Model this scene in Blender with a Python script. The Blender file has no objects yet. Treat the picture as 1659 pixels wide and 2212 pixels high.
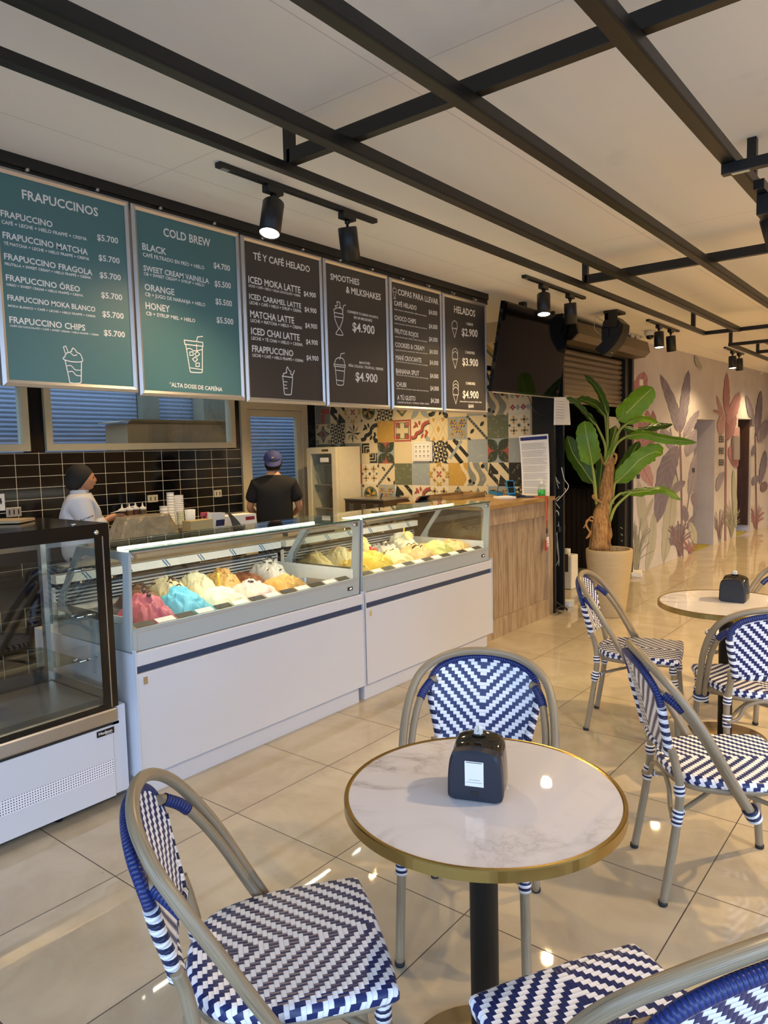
import bpy, bmesh, math, random
from mathutils import Vector, Matrix, noise
import numpy as np
random.seed(7)
SC = bpy.context.scene
COL = SC.collection
# ------------------------------------------------------------------ camera
YAW, PITCH, ROLL, FPX, CH = -38.66149, -4.89064, -1.38465, 1567.07, 1.61013
def _rot():
    y, p, r = (math.radians(a) for a in (YAW, PITCH, ROLL))
    f = np.array([math.sin(y)*math.cos(p), math.cos(y)*math.cos(p), math.sin(p)])
    rt = np.array([math.cos(y), -math.sin(y), 0.0]); up = np.cross(rt, f)
    c, s = math.cos(r), math.sin(r)
    return np.array([rt*c+up*s, -rt*s+up*c, f])
RM = _rot()
CPOS = np.array([0, 0, CH])
cam_d = bpy.data.cameras.new('camera'); cam = bpy.data.objects.new('camera', cam_d); COL.objects.link(cam)
cam_d.sensor_fit = 'HORIZONTAL'; cam_d.sensor_width = 36; cam_d.lens = 36*FPX/1659
cam_d.clip_start = 0.02; cam_d.clip_end = 200
m3 = Matrix([[RM[0][i], RM[1][i], -RM[2][i]] for i in range(3)])
cam.matrix_world = Matrix.Translation((0, 0, CH)) @ m3.to_4x4()
SC.camera = cam
# ------------------------------------------------------------------ exposure, world, lights
vs = SC.view_settings
SC.display_settings.display_device = 'sRGB'
vs.view_transform = 'Standard'; vs.look = 'None'; vs.gamma = 1; vs.use_curve_mapping = False
vs.exposure = 0.46
W = bpy.data.worlds.new('sky'); SC.world = W; W.use_nodes = True
wn = W.node_tree; wn.nodes.clear()
wo = wn.nodes.new('ShaderNodeOutputWorld'); wb = wn.nodes.new('ShaderNodeBackground')
wt = wn.nodes.new('ShaderNodeTexCoord'); wsx = wn.nodes.new('ShaderNodeSeparateXYZ'); wr = wn.nodes.new('ShaderNodeValToRGB')
wr.color_ramp.elements[0].position = 0.48; wr.color_ramp.elements[0].color = (0.10, 0.11, 0.12, 1)
wr.color_ramp.elements[1].position = 0.52; wr.color_ramp.elements[1].color = (0.52, 0.70, 1.0, 1)
e = wr.color_ramp.elements.new(1.0); e.color = (0.34, 0.56, 1.0, 1)
wm = wn.nodes.new('ShaderNodeMath'); wm.operation = 'MULTIPLY_ADD'; wm.inputs[1].default_value = 0.5; wm.inputs[2].default_value = 0.5
wn.links.new(wt.outputs['Generated'], wsx.inputs[0]); wn.links.new(wsx.outputs[2], wm.inputs[0]); wn.links.new(wm.outputs[0], wr.inputs[0])
wn.links.new(wr.outputs[0], wb.inputs[0]); wn.links.new(wb.outputs[0], wo.inputs[0])
wb.inputs[1].default_value = 3.5
WARM = (1.0, 0.69, 0.33)
NEUT = (1.0, 0.90, 0.70)
def lamp_spot(loc, target, watts, angle=90, blend=0.6, color=WARM, size=0.03, name='spot_lamp'):
    d = bpy.data.lights.new(name, 'SPOT'); d.energy = watts; d.spot_size = math.radians(angle); d.spot_blend = blend
    d.color = color; d.shadow_soft_size = size
    o = bpy.data.objects.new(name, d); COL.objects.link(o); o.location = loc
    v = Vector(target)-Vector(loc); o.rotation_euler = v.to_track_quat('-Z', 'Y').to_euler()
    return o
def lamp_area(loc, rot, sx, sy, watts, color=NEUT, name='strip_lamp'):
    d = bpy.data.lights.new(name, 'AREA'); d.shape = 'RECTANGLE'; d.size = sx; d.size_y = sy; d.energy = watts; d.color = color
    o = bpy.data.objects.new(name, d); COL.objects.link(o); o.location = loc; o.rotation_euler = rot
    return o
# unseen hall spots: first two read off shadows, others added to light the far hall
for (x, y, w_) in ((0.35, 2.6, 85), (0.6, 4.9, 230), (0.6, 7.3, 260), (0.4, 9.8, 260), (0.2, 12.4, 230), (0.0, 15.0, 160)):
    lamp_spot((x, y, 2.62), (x-0.5, y-0.1, 0), w_, 125, 0.7, WARM, 0.04)
for (x, y, w_) in ((-4.6, 1.2, 40), (-4.9, 3.4, 55), (-4.6, 5.4, 120)):  # kitchen spots without fixtures, added to brighten the tiles and window frames
    lamp_spot((x, y, 2.70), (x+0.1, y+0.1, 0), w_, 130, 0.7, WARM, 0.05)
# ------------------------------------------------------------------ pixel rays (photo pixels -> points of the place)
def ray(u, v): return RM.T @ np.array([(u-829.5)/FPX, -(v-1106)/FPX, 1.0])
def PZ(u, v, z=0.0):
    d = ray(u, v); return Vector(CPOS+d*((z-CH)/d[2]))
def PX(u, v, x):
    d = ray(u, v); return Vector(CPOS+d*(x/d[0]))
def PY(u, v, y):
    d = ray(u, v); return Vector(CPOS+d*(y/d[1]))
def PD(u, v, depth): return Vector(CPOS+ray(u, v)*depth)
def PP(u, v, p0, n):
    d = ray(u, v); n = np.array(n); return Vector(CPOS+d*(((np.array(p0)-CPOS)@n)/(d@n)))
# ------------------------------------------------------------------ mesh building
class MB:
    def __init__(s): s.v = []; s.f = []; s.m = []; s.uv = []; s.sm = []
    def add(s, vs_, fs, mi=0, uvs=None, smooth=False):
        b = len(s.v); s.v += [tuple(p) for p in vs_]
        for k, f in enumerate(fs):
            s.f.append(tuple(b+i for i in f)); s.m.append(mi); s.sm.append(smooth)
            s.uv.append(uvs[k] if uvs else None)
        return s
    def box(s, lo, hi, mi=0, bev=0.0):
        x0, y0, z0 = lo; x1, y1, z1 = hi
        if x0 > x1: x0, x1 = x1, x0
        if y0 > y1: y0, y1 = y1, y0
        if z0 > z1: z0, z1 = z1, z0
        if bev <= 0:
            vs_ = [(x0,y0,z0),(x1,y0,z0),(x1,y1,z0),(x0,y1,z0),(x0,y0,z1),(x1,y0,z1),(x1,y1,z1),(x0,y1,z1)]
            return s.add(vs_, [(0,3,2,1),(4,5,6,7),(0,1,5,4),(1,2,6,5),(2,3,7,6),(3,0,4,7)], mi)
        bm = bmesh.new(); bmesh.ops.create_cube(bm, size=1)
        for v in bm.verts: v.co = Vector(((x0+x1)/2+v.co.x*(x1-x0), (y0+y1)/2+v.co.y*(y1-y0), (z0+z1)/2+v.co.z*(z1-z0)))
        bmesh.ops.bevel(bm, geom=list(bm.edges), offset=min(bev, .49*min(x1-x0, y1-y0, z1-z0)), segments=2, profile=0.5, affect='EDGES')
        return s.bm(bm, mi)
    def bm(s, bm, mi=0, smooth=False):
        bm.verts.ensure_lookup_table(); bm.verts.index_update()
        s.add([v.co.copy() for v in bm.verts], [[v.index for v in f.verts] for f in bm.faces], mi, None, smooth); bm.free(); return s
    def obox(s, c, ax, ay, az, mi=0):
        c, ax, ay, az = map(Vector, (c, ax, ay, az))
        vs_ = [c+ax*i+ay*j+az*k for k in (-1, 1) for (i, j) in ((-1,-1),(1,-1),(1,1),(-1,1))]
        return s.add(vs_, [(0,3,2,1),(4,5,6,7),(0,1,5,4),(1,2,6,5),(2,3,7,6),(3,0,4,7)], mi)
    def quad(s, a, b, c, d, mi=0, uv=None): return s.add([a, b, c, d], [(0,1,2,3)], mi, [uv] if uv else None)
    def poly(s, pts, mi=0): return s.add(pts, [tuple(range(len(pts)))], mi)
    def prism(s, pts, d, mi=0):
        # pts: planar loop (3D), d: extrusion vector
        n = len(pts); d = Vector(d); a = [Vector(p) for p in pts]; b = [p+d for p in a]
        return s.add(a+b, [tuple(range(n-1,-1,-1)), tuple(range(n, 2*n))]+[(i,(i+1)%n,n+(i+1)%n,n+i) for i in range(n)], mi)
    def tube(s, pts, r, seg=10, closed=False, mi=0, caps=True, u0=0.0, flat=None):
        P = [Vector(p) for p in pts]; n = len(P); R = r if hasattr(r, '__len__') else [r]*n
        T = []
        for i in range(n):
            a = P[(i-1) % n] if (closed or i > 0) else P[0]; b = P[(i+1) % n] if (closed or i < n-1) else P[-1]
            t = (b-a); T.append(t.normalized() if t.length > 1e-9 else Vector((0,0,1)))
        up = Vector((0,0,1)) if abs(T[0].z) < .9 else Vector((1,0,0))
        N = (up-T[0]*up.dot(T[0])).normalized(); vs_ = []; L = [u0]
        for i in range(n):
            if i: N = (N-T[i]*N.dot(T[i])); N = N.normalized(); L.append(L[-1]+(P[i]-P[i-1]).length)
            B = T[i].cross(N)
            for k in range(seg):
                a = 2*math.pi*k/seg; vs_.append(P[i]+(N*math.cos(a)+B*math.sin(a)*(flat or 1))*R[i])
        fs = []; uvs = []
        for i in range(n if closed else n-1):
            j = (i+1) % n; l0 = L[i]; l1 = L[j] if j else L[i]+(P[0]-P[i]).length
            for k in range(seg):
                q = (k+1) % seg
                fs.append((i*seg+k, i*seg+q, j*seg+q, j*seg+k)); uvs.append([(l0,k/seg),(l0,(k+1)/seg),(l1,(k+1)/seg),(l1,k/seg)])
        s.add(vs_, fs, mi, uvs, True)
        if caps and not closed:
            b = len(s.v)-n*seg
            s.f += [tuple(b+k for k in range(seg-1,-1,-1)), tuple(b+(n-1)*seg+k for k in range(seg))]; s.m += [mi]*2; s.sm += [False]*2; s.uv += [None]*2
        return s
    def lathe(s, prof, c=(0,0,0), seg=32, mi=0, smooth=True, axis=None, caps=True):
        c = Vector(c); vs_ = []; fs = []; n = len(prof)
        Q = Vector((0,0,1)).rotation_difference(Vector(axis)) if axis else None
        for (r, z) in prof:
            for k in range(seg):
                a = 2*math.pi*k/seg; p = Vector((r*math.cos(a), r*math.sin(a), z))
                if Q: p = Q @ p
                vs_.append(c+p)
        for i in range(n-1):
            for k in range(seg):
                q = (k+1) % seg; fs.append((i*seg+k, i*seg+q, (i+1)*seg+q, (i+1)*seg+k))
        if caps and prof[0][0] > 1e-6: fs.append(tuple(range(seg-1,-1,-1)))
        if caps and prof[-1][0] > 1e-6: fs.append(tuple((n-1)*seg+k for k in range(seg)))
        b = len(s.v); s.add(vs_, fs, mi, None, smooth); return s
    def cyl(s, a, b, r, seg=16, mi=0): return s.tube([a, b], r, seg, mi=mi)
    def ball(s, c, r, mi=0, sc=(1,1,1), seg=16):
        bm = bmesh.new(); bmesh.ops.create_uvsphere(bm, u_segments=seg, v_segments=max(6, seg//2), radius=r)
        for v in bm.verts: v.co = Vector((v.co.x*sc[0]+c[0], v.co.y*sc[1]+c[1], v.co.z*sc[2]+c[2]))
        return s.bm(bm, mi, True)
    def ribbon(s, pts, w, n, th=0.0006, mi=0):
        th0 = th; kk = 0
        # a painted stroke: polyline of points in a plane with normal n
        n = Vector(n); P = [Vector(p) for p in pts]
        for a, b in zip(P[:-1], P[1:]):
            t = (b-a)
            if t.length < 1e-6: continue
            kk += 1; th = th0+kk*2e-5; t.normalize(); sd = t.cross(n)*(w/2); e_ = t*(w*.3)
            s.quad(a-e_-sd+n*th, b+e_-sd+n*th, b+e_+sd+n*th, a-e_+sd+n*th, mi)
        return s
    def build(s, name, mats, parent=None, smooth=None, origin=None):
        me = bpy.data.meshes.new(name)
        off = Vector((0,0,0))
        if parent is not None:
            r = parent
            while r is not None: off = off+r.location; r = r.parent
        elif origin is not None: off = Vector(origin)
        else:
            a = np.array(s.v); lo, hi = a.min(0), a.max(0); off = Vector(((lo[0]+hi[0])/2, (lo[1]+hi[1])/2, lo[2]))
        me.from_pydata([(p[0]-off[0], p[1]-off[1], p[2]-off[2]) for p in s.v], [], s.f)
        if not isinstance(mats, (list, tuple)): mats = [mats]
        for m in mats: me.materials.append(m)
        me.polygons.foreach_set('material_index', s.m)
        me.polygons.foreach_set('use_smooth', [bool(x) if smooth is None else smooth for x in s.sm])
        if any(u is not None for u in s.uv):
            l = me.uv_layers.new(name='UVMap'); d = []
            for f, u in zip(s.f, s.uv):
                for k in range(len(f)): d += list(u[k]) if u is not None else [0.0, 0.0]
            l.data.foreach_set('uv', d)
        me.update(); me.validate()
        o = bpy.data.objects.new(name, me); COL.objects.link(o)
        if parent is not None: o.parent = parent
        else: o.location = off
        return o
def tag(o, label=None, cat=None, group=None, kind=None):
    if label: o['label'] = label
    if cat: o['category'] = cat
    if group: o['group'] = group
    if kind: o['kind'] = kind
    return o
def thing(name, loc, label, cat, group=None):
    o = bpy.data.objects.new(name, None); COL.objects.link(o); o.location = loc; o.empty_display_size = .05
    return tag(o, label, cat, group)
def struct(mb, name, mats, parent=None, **k):
    o = mb.build(name, mats, parent, **k)
    if parent is None: o['kind'] = 'structure'
    return o
def copy_tree(o, parent=None):
    c = o.copy(); COL.objects.link(c)
    if parent is not None: c.parent = parent
    for ch in list(o.children): copy_tree(ch, c)
    return c
def curve(pts, n=8, closed=False):
    P = [Vector(p) for p in pts]; out = []; m = len(P)
    for i in range(m if closed else m-1):
        p0 = P[(i-1) % m] if (closed or i > 0) else P[0]*2-P[1]; p1 = P[i]; p2 = P[(i+1) % m]
        p3 = P[(i+2) % m] if (closed or i+2 < m) else P[-1]*2-P[-2]
        for k in range(n):
            t = k/n; t2 = t*t; t3 = t2*t
            out.append(0.5*((2*p1)+(p2-p0)*t+(2*p0-5*p1+4*p2-p3)*t2+(3*p1-p0-3*p2+p3)*t3))
    if not closed: out.append(P[-1])
    return out
def mirror(pts): return [(-p[0], p[1], p[2]) for p in pts]
def bez2(pts, n=8, closed=False): return [(p.x, p.y) for p in curve([(a, b, 0) for a, b in pts], n, closed)]
# ------------------------------------------------------------------ materials
def srgb(r, g, b): return tuple(((c/255)/12.92 if c/255 <= .04045 else ((c/255+.055)/1.055)**2.4) for c in (r, g, b))+(1,)
class NT:
    def __init__(s, name):
        s.m = bpy.data.materials.new(name); s.m.use_nodes = True; s.t = s.m.node_tree; s.t.nodes.clear()
        s.out = s.n('ShaderNodeOutputMaterial'); s.p = s.n('ShaderNodeBsdfPrincipled'); s.l(s.p.outputs[0], s.out.inputs[0])
    def n(s, t, **k):
        q = s.t.nodes.new(t)
        for a, b in k.items(): setattr(q, a, b)
        return q
    def l(s, a, b): s.t.links.new(a, b)
    def val(s, sock, v):
        if hasattr(v, 'is_linked') or isinstance(v, bpy.types.NodeSocket): s.l(v, sock)
        else: sock.default_value = v
    def math(s, op, a, b=0.0, c=None, clamp=False):
        q = s.n('ShaderNodeMath', operation=op, use_clamp=clamp); s.val(q.inputs[0], a); s.val(q.inputs[1], b)
        if c is not None: s.val(q.inputs[2], c)
        return q.outputs[0]
    def mix(s, f, a, b):
        q = s.n('ShaderNodeMix', data_type='RGBA'); s.val(q.inputs[0], f); s.val(q.inputs[6], a); s.val(q.inputs[7], b); return q.outputs[2]
    def coord(s, which='Object', scale=(1,1,1), loc=(0,0,0)):
        c = s.n('ShaderNodeTexCoord'); mp = s.n('ShaderNodeMapping'); mp.inputs['Scale'].default_value = scale; mp.inputs['Location'].default_value = loc
        s.l(c.outputs[which], mp.inputs[0]); return mp.outputs[0]
    def pos(s, scale=(1,1,1)):
        g = s.n('ShaderNodeNewGeometry'); mp = s.n('ShaderNodeMapping'); mp.inputs['Scale'].default_value = scale
        s.l(g.outputs['Position'], mp.inputs[0]); return mp.outputs[0]
    def noise(s, vec, scale, detail=3, rough=.5, dist=0.0):
        q = s.n('ShaderNodeTexNoise'); s.l(vec, q.inputs['Vector']); q.inputs['Scale'].default_value = scale; q.inputs['Detail'].default_value = detail
        q.inputs['Roughness'].default_value = rough; q.inputs['Distortion'].default_value = dist; return q.outputs['Fac']
    def ramp(s, f, stops):
        q = s.n('ShaderNodeValToRGB'); s.l(f, q.inputs[0]); r = q.color_ramp
        while len(r.elements) < len(stops): r.elements.new(.5)
        for e_, (p, c) in zip(r.elements, stops): e_.position = p; e_.color = c if len(c) == 4 else (*c, 1)
        return q.outputs[0]
    def bump(s, h, strength=.3, dist=.002):
        q = s.n('ShaderNodeBump'); q.inputs['Strength'].default_value = strength; q.inputs['Distance'].default_value = dist; s.l(h, q.inputs['Height']); s.l(q.outputs[0], s.p.inputs['Normal'])
    def set(s, **k):
        for a, b in k.items(): s.val(s.p.inputs[a.replace('_', ' ')], b)
        return s
def mat(name, col, rough=.5, metal=0.0, var=0.06, scale=20, spec=.5, coat=0.0, bump=0.0, emit=None, estr=0.0):
    t = NT(name); base = col if len(col) == 4 else (*col, 1)
    v = t.coord('Object'); nz = t.noise(v, scale)
    dark = tuple(c*(1-var) for c in base[:3])+(1,); lite = tuple(min(1, c*(1+var)) for c in base[:3])+(1,)
    t.set(Base_Color=t.mix(nz, dark, lite), Roughness=rough, Metallic=metal)
    t.p.inputs['Specular IOR Level'].default_value = spec; t.p.inputs['Coat Weight'].default_value = coat; t.p.inputs['Coat Roughness'].default_value = .05
    if bump: t.bump(t.noise(v, scale*6, 2), bump, .001)
    if emit: t.p.inputs['Emission Color'].default_value = (*emit[:3], 1); t.p.inputs['Emission Strength'].default_value = estr
    return t.m
def glass_mat(name, tint=(.93,.97,.95), ior=1.45, rough=0.0, mult=1.0):
    t = NT(name); t.t.nodes.remove(t.p)
    tr = t.n('ShaderNodeBsdfTransparent'); tr.inputs[0].default_value = (*tint, 1)
    gl = t.n('ShaderNodeBsdfGlossy'); gl.inputs['Roughness'].default_value = rough; gl.inputs[0].default_value = (1,1,1,1)
    lw = t.n('ShaderNodeLayerWeight'); lw.inputs[0].default_value = .5; f0 = ((ior-1)/(ior+1))**2; fr = t.math('MULTIPLY_ADD', t.math('POWER', lw.outputs['Facing'], 5.0), 1-f0, f0)
    nz = t.noise(t.coord('Object'), 3.0); f = t.math('MULTIPLY', fr, t.math('MULTIPLY_ADD', nz, .1, mult-.05), clamp=True)
    mx = t.n('ShaderNodeMixShader'); t.l(f, mx.inputs[0]); t.l(tr.outputs[0], mx.inputs[1]); t.l(gl.outputs[0], mx.inputs[2]); t.l(mx.outputs[0], t.out.inputs[0])
    return t.m
M = {}
M['black_steel'] = mat('black_steel', srgb(22,22,20), .42, 0, .2, 8, .5)
M['black_matte'] = mat('black_matte', srgb(14,14,14), .6)
M['black_gloss'] = mat('black_gloss', srgb(8,8,9), .12, spec=.6)
M['black_plastic'] = mat('black_plastic', srgb(24,25,28), .38)
M['alu'] = mat('brushed_aluminium', srgb(196,192,188), .34, .75, .05, 60)
M['steel'] = mat('stainless_steel', srgb(190,186,178), .28, .95, .06, 50)
M['chrome'] = mat('chrome', srgb(225,225,225), .12, 1.0)
M['white_enamel'] = mat('white_enamel', srgb(206,208,214), .32, 0, .015, 4)
M['grey_enamel'] = mat('grey_enamel', srgb(168,176,176), .25, 0, .02, 4)
M['white_plastic'] = mat('white_plastic', srgb(232,230,222), .4)
M['cream_plastic'] = mat('cream_plastic', srgb(214,204,172), .45)
M['paper'] = mat('paper', srgb(238,236,230), .7)
M['brass'] = mat('brushed_brass', srgb(170,144,84), .27, 1.0, .08, 40)
M['letter'] = mat('lettering_white', srgb(232,232,230), .5)
M['teal'] = mat('teal_print', srgb(76,118,122), .42, 0, .03, 3)
M['charcoal'] = mat('charcoal_print', srgb(62,59,58), .42, 0, .03, 3)
M['navy'] = mat('navy_binding', srgb(22,36,80), .35)
M['rubber'] = mat('black_rubber', srgb(20,20,24), .6)
M['glass'] = glass_mat('clear_glass', (.955,.975,.965), 1.5)
M['glass_green'] = glass_mat('green_edge_glass', (.86,.94,.90), 1.5)
M['glass_dark'] = glass_mat('smoked_glass', (.55,.60,.62), 1.5)
M['lens'] = mat('lamp_lens', (1,1,1,1), .3, emit=(1.0,.86,.62), estr=26)
M['led'] = mat('led_tube', (1,1,1,1), .3, emit=(1.0,.95,.84), estr=9)
M['navy_steel'] = mat('navy_plastic', srgb(52,68,96), .4)
# ceiling
def ceiling_mat():
    t = NT('ceiling_plaster'); v = t.pos(); nz = t.noise(v, .8, 4)
    sx = t.n('ShaderNodeSeparateXYZ'); t.l(v, sx.inputs[0])
    def seam(c, period, off):
        f = t.math('FRACT', t.math('DIVIDE', t.math('ADD', c, off), period)); return t.math('LESS_THAN', f, .0045/period)
    s = t.math('MAXIMUM', seam(sx.outputs[0], 1.22, .33), seam(sx.outputs[1], 2.44, .42))
    blot = t.noise(v, 2.6, 3)
    c = t.mix(nz, srgb(240,236,230), srgb(246,243,238))
    st = t.ramp(blot, [(.68,(0,0,0)),(.80,(1,1,1))]); c = t.mix(t.math('MULTIPLY', st, .16), c, srgb(150,130,90))
    t.set(Base_Color=t.mix(t.math('MULTIPLY', s, .35), c, srgb(130,128,122)), Roughness=.85); return t.m
M['ceiling'] = ceiling_mat()
def floor_mat():
    t = NT('porcelain_floor_tile'); v = t.pos(); sx = t.n('ShaderNodeSeparateXYZ'); t.l(v, sx.inputs[0])
    def grid(c, off):
        f = t.math('FRACT', t.math('DIVIDE', t.math('SUBTRACT', c, off), .6)); return t.math('LESS_THAN', t.math('MINIMUM', f, t.math('SUBTRACT', 1.0, f)), .0034)
    def cell(c, off): return t.math('FLOOR', t.math('DIVIDE', t.math('SUBTRACT', c, off), .6))
    g = t.math('MAXIMUM', grid(sx.outputs[0], -2.4993+6), grid(sx.outputs[1], 1.4143-6))
    cv = t.n('ShaderNodeCombineXYZ'); t.l(cell(sx.outputs[0], -2.4993), cv.inputs[0]); t.l(cell(sx.outputs[1], 1.4143), cv.inputs[1])
    wn_ = t.n('ShaderNodeTexWhiteNoise'); t.l(cv.outputs[0], wn_.inputs[0])
    va = t.n('ShaderNodeVectorMath', operation='MULTIPLY_ADD'); t.l(wn_.outputs['Color'], va.inputs[0]); va.inputs[1].default_value = (9,9,9); t.l(v, va.inputs[2])
    n1 = t.noise(va.outputs[0], 3.2, 5, .6, .8); n2 = t.noise(v, 40, 3)
    c = t.ramp(n1, [(.3, srgb(176,162,138)), (.55, srgb(187,175,152)), (.75, srgb(195,184,164))])
    c = t.mix(t.math('MULTIPLY', wn_.outputs['Value'], .10), c, srgb(180,168,148))
    dirt = t.ramp(t.noise(v, 1.3, 5, .65), [(.52,(0,0,0)),(.8,(1,1,1))]); c = t.mix(t.math('MULTIPLY', dirt, .22), c, srgb(168,152,128))
    spk = t.ramp(t.noise(v, 26, 2, .4), [(.79,(0,0,0)),(.82,(1,1,1))]); c = t.mix(t.math('MULTIPLY', spk, .5), c, srgb(110,98,82))
    c = t.mix(g, c, srgb(58,52,46))
    r = t.math('ADD', t.math('MULTIPLY', n2, .018), t.math('MULTIPLY', n1, .03)); r = t.math('ADD', r, .004); r = t.math('MAXIMUM', r, t.math('MULTIPLY', g, .6))
    t.set(Base_Color=c, Roughness=r); t.p.inputs['Specular IOR Level'].default_value = .55
    t.bump(t.math('SUBTRACT', 1.0, g), .4, .001); return t.m
M['floor'] = floor_mat()
def subway_mat():
    t = NT('black_subway_tile'); v = t.pos(); sx = t.n('ShaderNodeSeparateXYZ'); t.l(v, sx.inputs[0])
    def grid(c, off, p, w): 
        f = t.math('FRACT', t.math('DIVIDE', t.math('SUBTRACT', c, off), p)); return t.math('LESS_THAN', t.math('MINIMUM', f, t.math('SUBTRACT', 1.0, f)), w/p)
    g = t.math('MAXIMUM', grid(sx.outputs[1], 3.058-8.2, .205, .0024), grid(sx.outputs[2], 1.653-1.97, .0985, .0022))
    g = t.math('MULTIPLY', g, t.math('LESS_THAN', sx.outputs[2], 1.66))
    t.set(Base_Color=t.mix(g, srgb(13,13,14), srgb(226,216,190)), Roughness=t.math('MULTIPLY_ADD', g, .6, .10)); t.bump(t.math('SUBTRACT', 1.0, g), .5, .002); return t.m
M['subway'] = subway_mat()
def wood_mat(name, c1, c2, c3, scale=(3,3,.5), rough=.45, gloss=.4):
    t = NT(name); v = t.coord('Object', scale); n1 = t.noise(v, 6, 6, .6, .6); n2 = t.noise(t.coord('Object', (scale[0]*12, scale[1]*12, scale[2]*3)), 9, 3)
    c = t.ramp(n1, [(.25, c1), (.5, c2), (.78, c3)]); c = t.mix(t.math('MULTIPLY', n2, .25), c, c1)
    t.set(Base_Color=c, Roughness=rough); t.p.inputs['Specular IOR Level'].default_value = gloss; t.bump(n1, .12, .002); return t.m
M['counter_wood'] = wood_mat('weathered_counter_wood', srgb(122,100,78), srgb(170,148,120), srgb(194,174,146))
M['counter_top'] = wood_mat('counter_top_wood', srgb(122,90,48), srgb(170,134,80), srgb(196,164,108), (3,.5,3), .3)
M['brown_door'] = wood_mat('brown_door_wood', srgb(46,28,14), srgb(70,44,24), srgb(84,54,30), (2,2,.4), .35)
M['dark_wood'] = wood_mat('dark_slat_wood', srgb(26,20,17), srgb(44,35,29), srgb(58,46,38), (2,2,.3), .4)
def bamboo_mat():
    t = NT('bamboo_look_tube'); v = t.coord('UV', (7, 60, 1)); n1 = t.noise(v, 1.0, 5, .65, .3); n2 = t.noise(t.coord('UV', (2.2, 14, 1)), 1.0, 3)
    c = t.ramp(n1, [(.30, srgb(92,78,60)), (.46, srgb(146,130,104)), (.7, srgb(174,158,128))]); c = t.mix(t.math('MULTIPLY', n2, .35), c, srgb(120,104,80))
    t.set(Base_Color=c, Roughness=.36); t.p.inputs['Specular IOR Level'].default_value = .5; return t.m
M['bamboo'] = bamboo_mat()
def stripe_mat():
    t = NT('striped_binding'); sx = t.n('ShaderNodeSeparateXYZ'); t.l(t.coord('UV'), sx.inputs[0])
    f = t.math('FRACT', t.math('DIVIDE', sx.outputs[0], .0165)); k = t.math('LESS_THAN', f, .5)
    t.set(Base_Color=t.mix(k, srgb(22,34,76), srgb(240,241,246)), Roughness=.33); h = t.math('SINE', t.math('MULTIPLY', f, 6.283)); t.bump(t.math('ABSOLUTE', h), .5, .002); return t.m
M['stripe'] = stripe_mat()
def weave_mat(name, sign, pitch=.0118):
    # twill of flat strands: white floats across navy warps, mirrored at the middle into a chevron
    t = NT(name); sx = t.n('ShaderNodeSeparateXYZ'); t.l(t.coord('UV', (1/pitch, 1/pitch, 1)), sx.inputs[0])
    au = t.math('ABSOLUTE', sx.outputs[0]); v = t.math('ADD', sx.outputs[1], 400.0)
    i = t.math('FLOOR', au); j = t.math('FLOOR', v); fu = t.math('FRACT', au); fv = t.math('FRACT', v)
    q = t.math('MODULO', t.math('ADD', t.math('MULTIPLY_ADD', i, float(sign), j), 400.0), 4.0)
    k = t.math('LESS_THAN', q, 1.5)
    prof = lambda f: t.math('SINE', t.math('MULTIPLY', f, math.pi))
    h = t.math('ADD', t.math('MULTIPLY', k, t.math('POWER', prof(fv), .5)), t.math('MULTIPLY', t.math('SUBTRACT', 1.0, k), t.math('POWER', prof(fu), .5)))
    edge = t.math('LESS_THAN', h, .42)
    c = t.mix(k, srgb(25,40,96), srgb(246,246,250)); c = t.mix(t.math('MULTIPLY', edge, .30), c, srgb(40,46,70))
    t.set(Base_Color=c, Roughness=.32); t.p.inputs['Specular IOR Level'].default_value = .5; t.bump(h, .38, .003); return t.m
M['weave_seat'] = weave_mat('woven_seat', 1)
M['weave_back'] = weave_mat('woven_back', -1)
def navywrap():
    t = NT('navy_wrap'); sx = t.n('ShaderNodeSeparateXYZ'); t.l(t.coord('UV'), sx.inputs[0]); f = t.math('FRACT', t.math('DIVIDE', sx.outputs[0], .009))
    t.set(Base_Color=t.mix(t.math('LESS_THAN', f, .12), srgb(26,46,110), srgb(14,22,52)), Roughness=.33); t.bump(t.math('SINE', t.math('MULTIPLY', f, math.pi)), .7, .003); return t.m
M['navy_wrap'] = navywrap()
def edgewrap():
    t = NT('navy_white_edge_wrap'); sx = t.n('ShaderNodeSeparateXYZ'); t.l(t.coord('UV'), sx.inputs[0]); f = t.math('FRACT', t.math('ADD', t.math('DIVIDE', sx.outputs[0], .034), sx.outputs[1])); g = t.math('FRACT', t.math('DIVIDE', sx.outputs[0], .0115))
    t.set(Base_Color=t.mix(t.math('LESS_THAN', f, .5), srgb(23,36,78), srgb(240,241,246)), Roughness=.33); t.bump(t.math('SINE', t.math('MULTIPLY', g, math.pi)), .7, .003); return t.m
M['edge_wrap'] = edgewrap()
def marble():
    t = NT('white_marble_top'); v = t.coord('Object'); n1 = t.noise(v, 2.4, 6, .6, 1.6); d = t.math('ABSOLUTE', t.math('SUBTRACT', n1, .5))
    vein = t.ramp(d, [(0.0,(1,1,1)),(.010,(.5,.5,.5)),(.06,(0,0,0))]); msk = t.ramp(t.noise(v, 2.2, 2), [(.42,(0,0,0)),(.58,(1,1,1))])
    f = t.math('MULTIPLY', vein, msk); c = t.mix(t.math('MULTIPLY', f, .75), srgb(214,210,212), srgb(150,140,134)); c = t.mix(t.math('MULTIPLY', msk, .10), c, srgb(190,186,186))
    t.set(Base_Color=c, Roughness=.015); t.p.inputs['Specular IOR Level'].default_value = .5; return t.m
M['marble'] = marble()
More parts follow.
